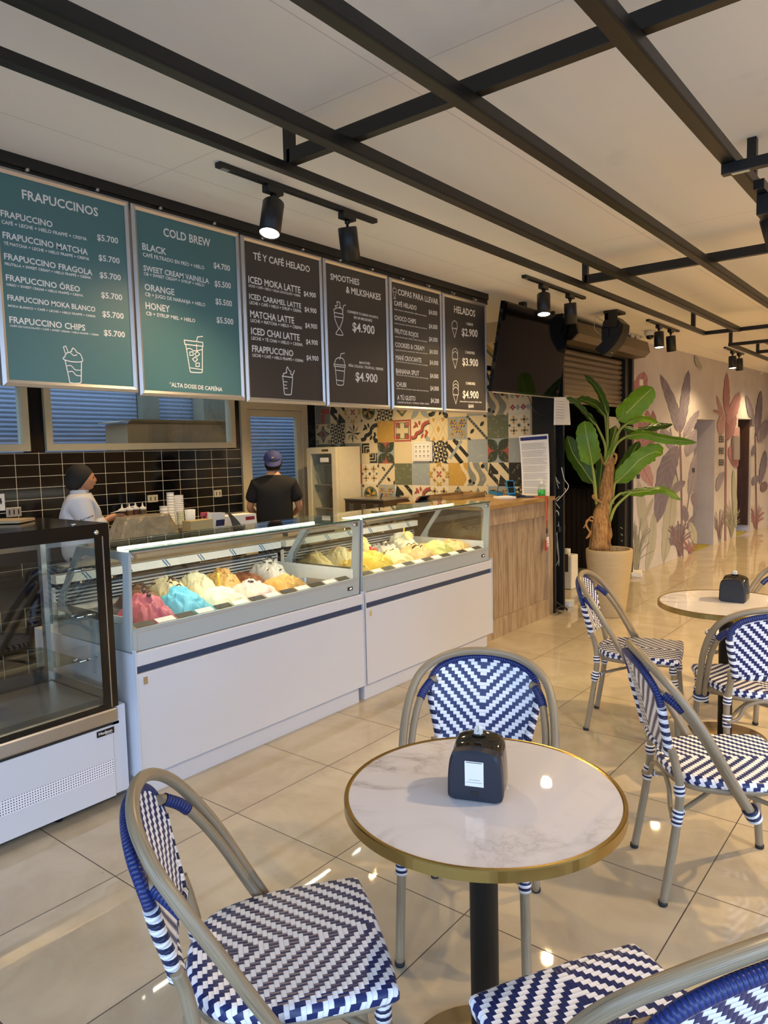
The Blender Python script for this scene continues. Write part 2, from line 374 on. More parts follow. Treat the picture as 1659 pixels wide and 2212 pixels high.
# ================================================================== SETTING
ZC = 2.86
b = MB(); b.box((-7.6,-3.2,-.12), (4.2,17.5,0)); struct(b, 'floor', M['floor'])
M['paving'] = mat('street_paving', srgb(120,118,114), .85, 0, .1, 2)
b = MB(); b.box((-40,-45,-.3), (45,-3.2,-.14)); b.box((4.2,-3.2,-.3), (45,17.5,-.14)); struct(b, 'trim_1', M['paving'])
b = MB(); b.box((-6.35,-2.4,ZC), (3.6,17.2,ZC+.12)); struct(b, 'ceiling', M['ceiling'])
M['plaster'] = mat('cream_plaster', srgb(206,192,172), .8, 0, .05, 1.5)
M['dark_paint'] = mat('dark_paint', srgb(20,18,17), .7)
# back kitchen wall (black subway tile) with two windows and a glazed door
XB = -6.25
w = MB()
def wseg(y0, y1, z0, z1, mi=0): w.box((XB-.12, y0, z0), (XB, y1, z1), mi)
wseg(-2.4, 6.62, 0, 1.655); wseg(-2.4, 6.62, 2.30, ZC)
wseg(-2.4, .55, 1.655, 2.3); wseg(2.985, 3.115, 1.655, 2.3); wseg(5.225, 5.30, 1.655, 2.3); wseg(6.36, 6.62, 1.655, 2.3)
w.v = []; w.f = []; w.m = []; w.uv = []; w.sm = []
for (y0, y1, z0, z1) in ((-2.4,5.30,0,1.662), (-2.4,6.62,2.30,ZC), (-2.4,.55,1.662,2.3), (2.985,3.115,1.662,2.3), (5.225,5.30,1.662,2.3), (6.36,6.62,0,2.3), (5.30,6.36,2.2,2.3)): wseg(y0, y1, z0, z1)
struct(w, 'wall_back', M['subway'])
M['frame_cream'] = mat('cream_window_frame', srgb(212,200,166), .45)
def window(name, y0, y1, z0, z1):
    t = thing(name, (XB, (y0+y1)/2, z0), None, None); t['kind'] = 'structure'
    f = MB(); wd = .06
    f.box((XB-.06,y0,z0), (XB+.03,y1,z0+wd)); f.box((XB-.06,y0,z1-wd), (XB+.03,y1,z1)); f.box((XB-.06,y0,z0+wd), (XB+.03,y0+wd,z1-wd)); f.box((XB-.06,y1-wd,z0+wd), (XB+.03,y1,z1-wd))
    f.build('window_frame', M['frame_cream'], t)
    g = MB(); g.box((XB-.02,y0+wd,z0+wd), (XB-.014,y1-wd,z1-wd)); g.build('window_pane', M['glass'], t)
window('window_1', .56, 2.98, 1.672, 2.29); window('window_2', 3.12, 5.22, 1.672, 2.29)
t = thing('door_1', (XB, 5.83, 0), None, None); t['kind'] = 'structure'
f = MB()
for (y0,y1,z0,z1) in ((5.31,5.40,0,2.19),(6.26,6.35,0,2.19),(5.40,6.26,2.10,2.19)): f.box((XB-.10,y0,z0), (XB+.02,y1,z1))
f.build('door_frame', M['frame_cream'], t)
f = MB()
for (y0,y1,z0,z1) in ((5.405,5.47,0.01,2.095),(6.19,6.255,.01,2.095),(5.47,6.19,2.02,2.095),(5.47,6.19,.01,1.1)): f.box((XB-.06,y0,z0), (XB-.01,y1,z1))
f.build('door_leaf', M['frame_cream'], t)
f = MB(); f.box((XB-.04,5.47,1.1), (XB-.034,6.19,2.02)); f.build('door_pane', M['glass'], t)
f = MB(); f.cyl((XB-.01,5.455,1.03), (XB+.05,5.455,1.03), .012); f.ball((XB+.06,5.455,1.03), .028); f.build('door_knob', M['steel'], t)
# invented roofless yard: lets sky light the roller shutters behind the kitchen windows
M['blue_shutter'] = mat('yard_shutter_slats', srgb(168,176,188), .5, 0)
def shutter_mesh(y0, y1, z0, z1, x, pitch, dep):
    s = MB(); z = z0; n = int((z1-z0)/pitch)
    prof = []
    for k in range(n):
        zz = z0+k*pitch
        prof += [(x, zz), (x+dep*.8, zz+pitch*.2), (x+dep, zz+pitch*.5), (x+dep*.8, zz+pitch*.8)]
    prof.append((x, z0+n*pitch))
    a = [(p[0], y0, p[1]) for p in prof]; c = [(p[0], y1, p[1]) for p in prof]; m = len(prof)
    s.add(a+c, [(i, i+1, m+i+1, m+i) for i in range(m-1)], 0, None, True)
    s.box((x-.02,y0,z0), (x-.01,y1,z0+n*pitch)); return s
for (y0, y1, z0) in ((.2,2.95,.1), (3.05,4.55,.1), (4.78,5.6,1.98), (6.0,7.7,.1)):  # last shutter is added, standing in for the bluish reflection in the door pane
    o = shutter_mesh(y0, y1, z0, 2.9, -7.05, .044, .007).build('roller_shutter', M['blue_shutter'])
    tag(o, {.2:'blue-grey roller shutter seen through the left kitchen window', 3.05:'blue-grey roller shutter behind the right kitchen window, closed to the bottom', 4.78:'half-raised blue-grey roller shutter above the carton, behind the right window', 6.0:'blue-grey roller shutter added for the reflection in the glazed kitchen door'}[y0], 'shutter', 'yard roller shutters')
b = MB(); b.box((-7.55,-2.4,0), (-7.45,8.2,3.0)); struct(b, 'wall_yard', M['blue_shutter'])
M['concrete'] = mat('yard_concrete', srgb(150,142,116), .8, 0, .15, 6)
b = MB(); b.box((-7.0,PX(440,880,-6.8).y,0), (-6.8,PX(486,880,-6.8).y,2.9)); b.box((-7.05,4.56,0), (-6.95,4.77,2.9)); struct(b, 'trim_2', M['concrete'])
M['carton'] = mat('kraft_carton', srgb(176,150,112), .75, 0, .08, 5)
b = MB(); b.box((-6.85,4.05,1.35), (-6.45,5.35,1.93)); b.obox((-6.65,4.02,1.95), (.19,0,0), (0,.06,.01), (0,0,.004))
b.obox((-6.46,4.7,1.95), (.03,0,.02), (0,.62,0), (0,0,.004)); o = b.build('carton', M['carton']); tag(o, 'big brown cardboard carton standing behind the right kitchen window', 'box')
b = MB(); b.box((-6.9,3.95,0), (-6.42,5.5,1.345)); o = b.build('storage_cabinet', M['concrete']); tag(o, 'pale cabinet under the cardboard carton behind the kitchen window', 'cabinet')
b = MB(); b.box((-7.45,.1,2.86), (-6.98,7.8,2.98)); struct(b, 'trim_6', M['concrete'])
# patterned tile end wall ---------------------------------------------------------------
YT = 6.5; TS = .242
PC = dict(cream=srgb(216,200,160), ochre=srgb(190,152,72), red=srgb(166,84,72), black=srgb(44,46,42), green=srgb(104,110,84), blue=srgb(150,160,160), grey=srgb(132,134,122), white=srgb(224,214,184), dkgreen=srgb(62,70,54))
PN = list(PC); 
def tilemat(n, c):
    t = NT('tile_'+n); v = t.pos(); r = t.ramp(t.noise(v, 22, 5, .7), [(.56,(0,0,0)),(.66,(1,1,1))])
    lite = srgb(206,196,160); t.set(Base_Color=t.mix(t.math('MULTIPLY', r, .5), c, lite), Roughness=.35); return t.m
PM = [tilemat(n, PC[n]) for n in PN]
M['grout'] = mat('tile_grout', srgb(190,178,150), .8)
tw = MB()
tw.box((XB, YT, 0), (-3.265, YT+.12, ZC), len(PN))
def tile(cx, cz, kind, rot=0):
    lay = [0]
    s = TS-.003
    def T(p):
        u, v = p[0]-.5, p[1]-.5
        for _ in range(rot): u, v = -v, u
        return (cx+u*s, YT-.0008-lay[0]*.0004, cz+v*s)
    def pg(pts, c):
        lay[0] += 1; tw.poly([T(p) for p in pts], PN.index(c))
    def base(c): lay[0] = 0; tw.poly([T(p) for p in ((0,0),(1,0),(1,1),(0,1))], PN.index(c))
    def circ(x, y, r, c, n=14, a0=0, a1=360, x2=None): pg([(x+r*math.cos(math.radians(a0+(a1-a0)*k/n)), y+r*math.sin(math.radians(a0+(a1-a0)*k/n))) for k in range(n+(0 if a1-a0 == 360 else 1))], c)
    def band(pts, wd, c):
        for (a, b_) in zip(pts[:-1], pts[1:]):
            d = Vector((b_[0]-a[0], b_[1]-a[1])); d.normalize(); nn = Vector((-d.y, d.x))*wd/2; ex = d*wd*.2
            lay[0] += .02; tw.poly([T(p) for p in ((a[0]-nn.x-ex.x, a[1]-nn.y-ex.y), (b_[0]-nn.x+ex.x, b_[1]-nn.y+ex.y), (b_[0]+nn.x+ex.x, b_[1]+nn.y+ex.y), (a[0]+nn.x-ex.x, a[1]+nn.y-ex.y))], PN.index(c))
    def star(x, y, r1, r2, n, c, a0=0): pg([(x+(r1 if k % 2 == 0 else r2)*math.cos(math.radians(a0+180*k/n)), y+(r1 if k % 2 == 0 else r2)*math.sin(math.radians(a0+180*k/n))) for k in range(2*n)], c)
    def leaf(x0, y0, x1, y1, wd, c):
        d = Vector((x1-x0, y1-y0)); nn = Vector((-d.y, d.x)).normalized()*wd/2
        pg([(x0,y0)]+[(x0+d.x*f+nn.x*math.sin(f*math.pi), y0+d.y*f+nn.y*math.sin(f*math.pi)) for f in (.2,.4,.6,.8)]+[(x1,y1)]+[(x0+d.x*f-nn.x*math.sin(f*math.pi), y0+d.y*f-nn.y*math.sin(f*math.pi)) for f in (.8,.6,.4,.2)], c)
    if kind in PC: base(kind)
    elif kind == 'tri':
        base('cream'); n = 4
        for i in range(n):
            for j in range(n):
                x, y, h = i/n, j/n, 1/n
                if (i+j) % 2: pg([(x,y),(x+h,y),(x+h/2,y+h/2)], 'black'); pg([(x,y+h),(x+h,y+h),(x+h/2,y+h/2)], 'black')
                else: pg([(x,y),(x,y+h),(x+h/2,y+h/2)], 'black'); pg([(x+h,y),(x+h,y+h),(x+h/2,y+h/2)], 'black')
    elif kind == 'diag':
        base('cream')
        for k in (0, 1):
            for m in (0, 1):
                x, y = k*.5, m*.5; pg([(x,y+.5),(x+.25,y+.5),(x+.5,y+.25),(x+.5,y)], 'black') if (k+m) % 2 == 0 else pg([(x,y),(x+.5,y),(x+.5,y+.12),(x+.1,y+.5)], 'black')
    elif kind == 'star8':
        base('cream')
        for k in range(8):
            a = math.radians(45*k); c_ = 'grey' if k % 2 else 'black'
            pg([(.5,.5),(.5+.3*math.cos(a-.39), .5+.3*math.sin(a-.39)),(.5+.5*math.cos(a), .5+.5*math.sin(a)),(.5+.3*math.cos(a), .5+.3*math.sin(a))], c_)
    elif kind in ('scroll', 'rscroll'):
        base('cream' if kind == 'scroll' else 'white'); c1 = 'black' if kind == 'scroll' else 'red'; c2 = 'dkgreen'
        S = [(0,.15),(.2,.2),(.3,.35),(.45,.4),(.6,.5),(.65,.68),(.8,.8),(1,.85)]
        band(bez2(S, 5), .16, c1); band(bez2([(x+.06, y-.08) for x, y in S], 5), .05, c2)
        for (x0,y0,x1,y1) in ((.1,.6,.35,.75),(.2,.9,.4,.6),(.45,.95,.5,.7),(.55,.1,.7,.35),(.75,.1,.9,.4),(.8,.5,.95,.3)): leaf(x0,y0,x1,y1,.14,c1)
        circ(.92,.08,.12,c1 if kind == 'scroll' else 'blue')
    elif kind == 'cross':
        base('red'); pg([(.07,.07),(.93,.07),(.93,.93),(.07,.93)], 'cream')
        for (x,y) in ((.1,.1),(.7,.1),(.1,.7),(.7,.7)): pg([(x,y),(x+.2,y),(x+.2,y+.2),(x,y+.2)], 'red')
        pg([(.3,.12),(.7,.12),(.7,.88),(.3,.88)], 'green'); pg([(.12,.3),(.88,.3),(.88,.7),(.12,.7)], 'green'); pg([(.38,.15),(.62,.15),(.62,.85),(.38,.85)], 'cream'); pg([(.15,.38),(.85,.38),(.85,.62),(.15,.62)], 'cream')
    elif kind == 'lattice':
        base('cream')
        for k in (-.5,0,.5,1): band([(k,0),(k+.5,1)], .012, 'grey'); band([(k+.5,0),(k,1)], .012, 'grey')
        for (x,y) in ((.5,.5),(0.25,0.02),(.75,.02),(.25,.98),(.75,.98)): pg([(x-.1,y),(x,max(0,y-.18)),(x+.1,y),(x,min(1,y+.18))], 'ochre'); 
    elif kind == 'hex':
        base('blue')
        for (x,y) in ((.25,.25),(.75,.25),(.5,.5),(.25,.75),(.75,.75)):
            for k in range(6): a = math.radians(60*k); circ(x+.14*math.cos(a), y+.14*math.sin(a), .055, 'ochre', 6)
            circ(x, y, .05, 'red', 6)
    elif kind == 'chain':
        base('cream'); band([(0,1),(1,0)], .13, 'grey'); 
        for k in range(10): f = k/9.5+.02; star(f, 1-f, .075, .03, 4, 'black', 0)
        leaf(.15,.25,.35,.45,.14,'black'); leaf(.85,.75,.65,.55,.14,'black'); leaf(0,.05,.2,.0,.1,'black'); leaf(1,.95,.8,1,.1,'black')
    elif kind == 'floral':
        base('cream')
        for (x,y) in ((.5,.5),(.5,.02),(.5,.98),(.02,.5),(.98,.5)):
            for k in range(4): a = math.radians(90*k+45); leaf(x, y, min(1,max(0,x+.2*math.cos(a))), min(1,max(0,y+.2*math.sin(a))), .1, 'red' if (x, y) == (.5,.5) else 'ochre')
        for (x,y) in ((.25,.25),(.75,.25),(.25,.75),(.75,.75)): star(x, y, .13, .04, 4, 'ochre'); circ(x, y, .035, 'red', 6)
    elif kind == 'rosette':
        base('cream'); circ(.5,.5,.42,'green',20)
        for k in range(8): a = math.radians(45*k+22); leaf(.5,.5,.5+.38*math.cos(a),.5+.38*math.sin(a),.16,'black' if k % 2 else 'ochre')
        for (x,y) in ((.06,.06),(.94,.06),(.06,.94),(.94,.94)): circ(x,y,.06,'black',8)
    elif kind == 'petal':
        base('blue'); pg([(0,0),(.5,.5),(0,1)], 'red'); pg([(1,0),(.5,.5),(1,1)], 'red')
        for (x,y) in ((0,0),(1,0),(0,1),(1,1)): leaf(x,y,.5,.5,.42,'dkgreen')
    elif kind == 'petalv':
        base('blue'); pg([(0,0),(.5,.5),(1,0)], 'red'); pg([(0,1),(.5,.5),(1,1)], 'red')
        for (x,y) in ((0,0),(1,0),(0,1),(1,1)): leaf(x,y,.5,.5,.42,'dkgreen')
    elif kind == 'bpetal':
        base('cream')
        for (x,y) in ((0,0),(1,0),(0,1),(1,1)): leaf(x,y,.5,.5,.3,'blue')
    elif kind == 'stripes':
        base('cream'); band([(0,.75),(.7,0)], .2, 'black'); band([(.3,1),(1,.3)], .16, 'black'); band([(.1,.2),(.7,.95)], .14, 'blue'); pg([(.36,.9),(.6,.9),(.48,1)], 'black')
    elif kind == 'wave':
        base('grey')
        for dx in (-.35,.15,.65): band(bez2([(dx,1),(dx+.1,.75),(dx+.3,.5),(dx+.35,.25),(dx+.2,0)], 5), .16, 'cream')
        circ(.1,.2,.09,'black',8); circ(.75,.85,.1,'black',8); circ(.3,.12,.07,'black',8)
    elif kind == 'ocross':
        base('white')
        for (x,y) in ((.25,.3),(.75,.3),(.25,.75),(.75,.75)):
            for k in range(4): a = math.radians(90*k); star(x+.12*math.cos(a), y+.12*math.sin(a), .08, .04, 4, 'ochre')
            circ(x,y,.06,'black',8)
        star(.5,.52,.11,.04,8,'black'); star(0.06,.52,.08,.03,6,'black'); star(.94,.52,.08,.03,6,'black')
    elif kind == 'rquat':
        base('white')
        for (x,y) in ((.2,.25),(.7,.25),(.45,.75),(.92,.75)):
            for k in range(4): a = math.radians(90*k); circ(x+.07*math.cos(a), y+.07*math.sin(a), .055, 'red', 8)
        for (x,y) in ((.45,.25),(.2,.75),(.7,.75),(.93,.25)): pg([(x-.1,y),(x,y-.13),(x+.1,y),(x,y+.13)], 'blue')
    elif kind == 'conc':
        base('cream')
        for k, r in enumerate((.48,.34,.2)):
            pg([(.5,.5+r),(.5,.5+r-.1),(.5-r+.1,.5+r-.1),(.5-r+.1,.5),(.5-r,.5),(.5-r,.5+r)], 'black'); pg([(.5,.5-r),(.5,.5-r+.1),(.5+r-.1,.5-r+.1),(.5+r-.1,.5),(.5+r,.5),(.5+r,.5-r)], 'black')
        pg([(.5,.5),(.4,.6),(.5,.6)], 'black'); pg([(.5,.5),(.6,.4),(.5,.4)], 'black')
    elif kind == 'chev':
        base('cream'); band([(0,.9),(.5,.4),(1,.9)], .12, 'ochre'); band([(0,.7),(.5,.2),(1,.7)], .12, 'green'); pg([(.3,.95),(.7,.95),(.5,.75)], 'black')
    elif kind == 'redL':
        base('grey'); pg([(.4,0),(.62,0),(.62,.5),(.95,.5),(.95,.75),(.4,.75)], 'red')
    elif kind == 'gstar':
        base('cream'); star(.5,.5,.5,.2,4,'grey',0); pg([(.3,.1),(.5,.4),(.5,1),(.3,.75)], 'dkgreen'); pg([(.7,.1),(.5,.4),(.5,1),(.7,.75)], 'grey')
    elif kind == 'arab':
        base('cream'); pg([(.5,.95),(.2,.4),(.3,.05),(.7,.05),(.8,.4)], 'grey'); pg([(.5,.7),(.33,.35),(.5,.15),(.67,.35)], 'black')
        for x in (.15,.85): circ(x,.7,.1,'black',10); circ(x,.7,.06,'cream',10)
        for x in (.1,.9): circ(x,.15,.08,'black',10); circ(x,.15,.04,'cream',8)
    elif kind == 'medal':
        base('cream'); star(.5,.5,.46,.22,4,'black',0); star(.5,.5,.36,.2,4,'grey',0); pg([(.4,.4),(.6,.4),(.6,.6),(.4,.6)], 'red'); 
        for (x,y) in ((.1,.12),(.9,.12),(.1,.88),(.9,.88)): circ(x,y,.09,'black',10); circ(x,y,.05,'cream',8)
X0T = -3.4+TS*.0
ROWS = {8: ['grey','redL','diag','floral','rosette','tri','chev','bpetal','scroll','cream','hex','wave','rquat'],
        7: ['black','medal','tri','star8','scroll','ochre','cross','rscroll','lattice','hex','chain','green','ocross'],
        6: ['cream','green','petal','redL','conc','petalv','cream','white','tri','stripes','blue','petal','blue'],
        5: ['wave','tri','ochre','red','ocross','chain','green','blue','floral','ochre','wave','diag','black'],
        4: ['rosette','cross','conc','blue','rosette','hex','diag','rscroll','ocross','gstar','arab','hex','tri'],
        3: ['tri','star8','scroll','cross','diag','rosette','wave','blue','floral','lattice','chain','conc','petal'],
        9: ['chev','petal','diag','tri','scroll','rscroll','lattice','hex','star8','wave','floral','scroll','rosette'],
        10: ['tri','blue','medal','cross','conc','chain','ochre','stripes','rscroll','tri','bpetal','chev','red'],
        11: ['diag','tri','cross','wave','hex','scroll','gstar','chain','lattice','cross','ochre','conc','tri']}
for r, ks in ROWS.items():
    for c, k in enumerate(ks):
        # column boundaries follow the joint at x = -3.82 in the photo
        cx = -3.82+TS*(c-11+.5); cz = TS*r+.121+.003
        if cx-TS/2 < XB or cz+TS/2 > ZC: continue
        if cx+TS/2 > -3.3: continue
        tile(cx, cz, k, 1 if (r, k) in ((5,'chain'),) else 0)
struct(tw, 'wall_end', PM+[M['grout']])
# closing walls of the kitchen
b = MB(); b.box((XB,-2.4,0), (-3.2,-2.3,ZC)); struct(b, 'wall_left', M['plaster'])
# black post with the cable channel beside the counter
p = MB(); p.box((-3.262,6.42,0), (-3.09,6.62,ZC)); p.box((-3.09,6.385,0), (-3.03,6.415,ZC)); p.box((-3.09,6.56,0), (-3.02,6.59,ZC)); p.box((-3.262,6.39,0), (-3.09,6.42,ZC)); struct(p, 'trim_3', M['black_steel'])
# doorway beside the post: dark bar behind a raised roller shutter
b = MB()
b.box((-6.3,6.62,0), (-6.2,10.6,ZC)); b.box((-6.3,10.5,0), (-3.2,10.6,ZC)); b.box((-3.32,8.73,0), (-3.26,10.5,ZC)); struct(b, 'wall_bar', M['dark_paint'])
b = MB(); b.box((-3.22,8.52,0), (-3.14,8.72,ZC)); b.box((-3.22,6.62,2.6), (-3.14,8.52,ZC)); b.box((-3.14,8.66,0), (-3.11,8.72,2.62)); struct(b, 'trim_4', M['black_steel'])
bc = thing('bar_counter', (-4.78,9.05,0), 'dark slatted wood bar with a black top, in shadow behind the plant', 'bar counter')
b = MB(); b.box((-6.19,9.0,0), (-3.36,9.12,1.05)); 
for k in range(40): 
    x = -6.19+k*.07; b.box((x+.004, 8.985-.008*((k*7) % 3), .01), (x+.064, 9.0, 1.05))
b.build('slat_front', M['dark_wood'], bc)
b = MB(); b.box((-6.19,8.9,1.051), (-3.36,9.5,1.09)); b.build('worktop', M['black_gloss'], bc)
for (x, h, r, m_, lb) in ((-4.52,.16,.035,'white_plastic','pale bottle standing on the dark bar top behind the plant'), (-4.9,.12,.03,'brass','small amber bottle on the dark bar top behind the plant')):
    b = MB(); b.lathe([(r,0),(r,h*.7),(r*.4,h*.85),(r*.4,h)], (x,9.2,1.091), 12); tag(b.build('bottle', M[m_]), lb, 'bottle')
M['shutter_brown'] = mat('brown_shutter', srgb(92,78,60), .4, .2)
t = thing('roller_shutter', (-3.2,7.6,2.04), 'brown roller shutter half lowered over the dark doorway by the plant', 'shutter')
s = shutter_mesh(6.63, 8.5, 2.07, 2.64, -3.19, .058, .022); s.box((-3.2,6.63,2.04), (-3.165,8.5,2.07)); s.build('slat_curtain', M['shutter_brown'], t)
s = MB(); hx = [(-3.13,2.845),(-2.96,2.80),(-2.93,2.68),(-2.99,2.625),(-3.13,2.615)]
s.prism([(x,6.74,z) for x, z in hx], (0,1.98,0)); s.build('shutter_box', M['shutter_brown'], t)
s = MB(); s.prism([(x,6.70,z) for x, z in hx], (0,.039,0)); s.build('end_cap', M['black_steel'], t)
s = MB(); s.prism([(x,8.721,z) for x, z in hx], (0,.03,0)); s.build('end_cap', M['shutter_brown'], t)
# mural wall ---------------------------------------------------------------------------------
MP0 = np.array([-3.16, 8.76, 0]); MD = np.array([.0408, 1, 0]); MD = MD/np.linalg.norm(MD); MN = np.array([MD[1], -MD[0], 0])
def mural_wall_mat():
    t = NT('mural_wall_paint'); v = t.pos(); n1 = t.noise(v, 1.1, 5, .65); n2 = t.noise(v, 7, 4)
    c = t.ramp(n1, [(.3, srgb(186,182,190)), (.6, srgb(204,201,209)), (.8, srgb(214,211,218))]); t.set(Base_Color=t.mix(t.math('MULTIPLY', n2, .15), c, srgb(172,164,170)), Roughness=.75); return t.m
M['mural'] = mural_wall_mat()
def MW(y): return MP0+MD*((y-8.76)/MD[1])
w = MB()
def mseg(y0, y1, z0, z1, th=.55):
    a, c = MW(y0), MW(y1); k = -MN*th
    w.prism([tuple(a+[0,0,z0]), tuple(c+[0,0,z0]), tuple(c+[0,0,z1]), tuple(a+[0,0,z1])], k)
mseg(8.725,11.05,0,ZC,.08); mseg(12.03,13.26,0,ZC); mseg(14.12,15.3,0,ZC); mseg(11.05,12.03,1.95,ZC); mseg(13.26,14.12,1.99,ZC)
wm_ = struct(w, 'wall_mural', M['mural'])
MC = dict(pink=srgb(160,98,116), pink2=srgb(180,134,146), mauve=srgb(98,94,126), mauve2=srgb(132,128,154), sage=srgb(164,168,158), rose=srgb(142,80,98), olive=srgb(126,130,112), plum=srgb(104,78,96), pale=srgb(192,180,180))
MNM = list(MC)
def leafmat(n, c):
    t = NT('mural_'+n); v = t.pos((3,3,1)); r = t.noise(v, 3.5, 4); t.set(Base_Color=t.mix(t.math('MULTIPLY', r, .30), c, srgb(194,187,194)), Roughness=.75); return t.m
MMATS = [leafmat(n, MC[n]) for n in MNM]
mu = MB(); mlay = [0]
def mpt(u, v, off=.002):
    if v > 352 and 1128 < u < 1262: u = 1128 if u < 1195 else 1262
    if v > 352 and 1448 < u < 1538: u = 1448 if u < 1490 else 1538
    return PP(1180+u/3.4635, 800+v/3.4635, MP0+MN*off, MN)
def mleaf(mid, hw, c, rib='plum', notch=0):
    mlay[0] += 1; off = .002+mlay[0]*.00012
    c2 = bez2(mid, 8); n = len(c2); L = []; R_ = []
    for i, (x, y) in enumerate(c2):
        a = c2[max(0,i-1)]; d = c2[min(n-1,i+1)]; t_ = Vector((d[0]-a[0], d[1]-a[1])).normalized(); f = i/(n-1)
        wd = hw*(math.sin(min(1,f*1.0)*math.pi)**.55)*(1+.08*math.sin(i*2.1+hw)); L.append((x-t_.y*wd, y+t_.x*wd)); R_.append((x+t_.y*wd, y-t_.x*wd))
    for i in range(n-1): mu.quad(mpt(*L[i],off), mpt(*R_[i],off), mpt(*R_[i+1],off), mpt(*L[i+1],off), MNM.index(c))
    pr = [mpt(x, y, off) for x, y in c2]; mu.ribbon(pr, .012, MN, .0001, MNM.index(rib))
    if hw > 26:
        for i in range(2, n-2, 2):
            for S in (L, R_):
                j = min(n-1, i+3); q = S[j]; o_ = c2[i]
                mu.ribbon([mpt(*o_,off), mpt(o_[0]*.1+q[0]*.9, o_[1]*.1+q[1]*.9, off)], .003, MN, .00008, MNM.index('pale'))
def mstem(pts, c, wd=.03):
    mlay[0] += 1; mu.ribbon([mpt(x, y, .002+mlay[0]*.00012) for x, y in bez2(pts, 6)], wd, MN, 0, MNM.index(c))
def mgrass(x, y, h, spread, n, c):
    for k in range(n):
        a = random.uniform(-1, 1); hh = h*random.uniform(.45, 1)
        mlay[0] += .2; mu.ribbon([mpt(px, py, .002+mlay[0]*.00012) for px, py in bez2([(x+a*spread*.15, y-random.uniform(0,.25)*h), (x+a*spread*.5, y-hh*.6), (x+a*spread*(1.0+.2*abs(a)), y-hh*.95+abs(a)*hh*.2)], 4)], random.uniform(.008,.02), MN, 0, MNM.index(c))
mleaf([(640,340),(680,190),(735,10)], 66, 'pink'); mleaf([(635,760),(650,560),(690,290)], 48, 'pink2'); mleaf([(700,620),(735,470),(745,280)], 55, 'pink'); mleaf([(770,600),(800,460),(800,300)], 30, 'rose'); mleaf([(655,600),(720,720),(795,870)], 50, 'pink2'); mleaf([(630,420),(700,330),(800,210)], 26, 'pale')
mleaf([(690,820),(720,1050),(745,1290)], 34, 'sage', 'sage'); mleaf([(750,1500),(790,1300),(812,1050)], 30, 'sage', 'olive'); mleaf([(700,1180),(760,1060),(800,960)], 18, 'sage', 'olive')
mleaf([(880,1440),(925,1100),(950,760)], 46, 'sage', 'mauve')
mstem([(1000,440),(1010,800),(1015,1100),(1022,1410)], 'plum', .07); mstem([(930,440),(980,800),(1015,900)], 'mauve', .04); mstem([(1075,900),(1040,1150),(1022,1300)], 'mauve', .04)
mleaf([(985,460),(950,270),(855,30)], 36, 'mauve'); mleaf([(1012,460),(1035,240),(1065,0)], 34, 'mauve'); mleaf([(1030,500),(1085,400),(1142,300)], 30, 'mauve2'); mleaf([(1125,440),(1090,530),(1050,645)], 44, 'mauve2'); mleaf([(860,440),(900,500),(965,610)], 38, 'mauve2')
mleaf([(985,560),(900,760),(832,1140)], 66, 'mauve'); mleaf([(1130,610),(1105,760),(1070,940)], 34, 'mauve2'); mleaf([(950,920),(985,870),(1040,830)], 32, 'mauve'); mleaf([(1095,920),(1120,970),(1125,1035)], 34, 'mauve'); mleaf([(1030,1010),(1040,1080),(1050,1130)], 26, 'mauve'); mleaf([(1015,1150),(980,1220),(930,1310)], 42, 'mauve'); mleaf([(1060,1190),(1080,1140),(1118,1075)], 20, 'mauve'); mleaf([(1120,1300),(1100,1220),(1075,1130)], 28, 'sage', 'olive')
mgrass(680,1520,470,110,44,'olive'); mgrass(1000,1400,310,75,46,'plum'); mgrass(1080,1380,140,50,22,'rose')
mstem([(1352,320),(1345,700),(1342,1285)], 'rose', .09); mleaf([(1352,340),(1350,200),(1353,20)], 24, 'pink'); mleaf([(1366,420),(1400,300),(1445,165)], 36, 'pink'); mleaf([(1335,400),(1310,300),(1275,190)], 14, 'pink2'); mleaf([(1335,380),(1300,320),(1250,300)], 16, 'pink2'); mleaf([(1335,330),(1310,400),(1310,490)], 30, 'pink2'); mleaf([(1362,520),(1385,430),(1420,340)], 28, 'rose'); mleaf([(1440,420),(1430,520),(1400,640)], 40, 'pink2'); mleaf([(1380,560),(1400,640),(1425,730)], 34, 'pink'); mleaf([(1330,760),(1300,820),(1278,905)], 24, 'mauve2'); mleaf([(1420,1180),(1410,960),(1400,740)], 18, 'sage', 'sage')
mgrass(1300,1300,300,50,26,'plum'); mgrass(1388,1265,330,60,40,'olive')
mstem([(1566,470),(1570,800),(1578,1190)], 'plum', .07); mleaf([(1552,420),(1530,310),(1497,185)], 22, 'mauve'); mleaf([(1578,490),(1590,330),(1607,150)], 24, 'mauve'); mleaf([(1590,540),(1620,470),(1655,370)], 34, 'mauve2'); mleaf([(1640,600),(1625,720),(1600,850)], 24, 'mauve'); mleaf([(1545,640),(1550,600),(1555,560)], 14, 'mauve'); mleaf([(1548,860),(1565,820),(1590,790)], 24, 'mauve'); mleaf([(1640,830),(1630,870),(1615,910)], 26, 'plum')
mgrass(1570,1195,220,55,40,'rose')
mleaf([(330,0),(300,-60),(440,-40)], 4, 'sage'); mleaf([(1165,-15),(1140,-50),(1115,-110)], 20, 'sage', 'olive')
mu.build('mural_painting', MMATS, wm_)
mk = MB()
for r in range(3):
    for c in range(3):
        u0 = 1294+c*13; v0 = 492+r*87
        for q in range(3): mk.quad(mpt(u0,v0+q*17,.012), mpt(u0+8,v0+q*17,.012), mpt(u0+8,v0+q*17+13,.012), mpt(u0,v0+q*17+13,.012))
mk.build('mural_marks', M['black_matte'], wm_)
b = MB(); b.box((-3.2,15.3,0), (3.5,15.42,ZC)); struct(b, 'wall_far', M['mural'])
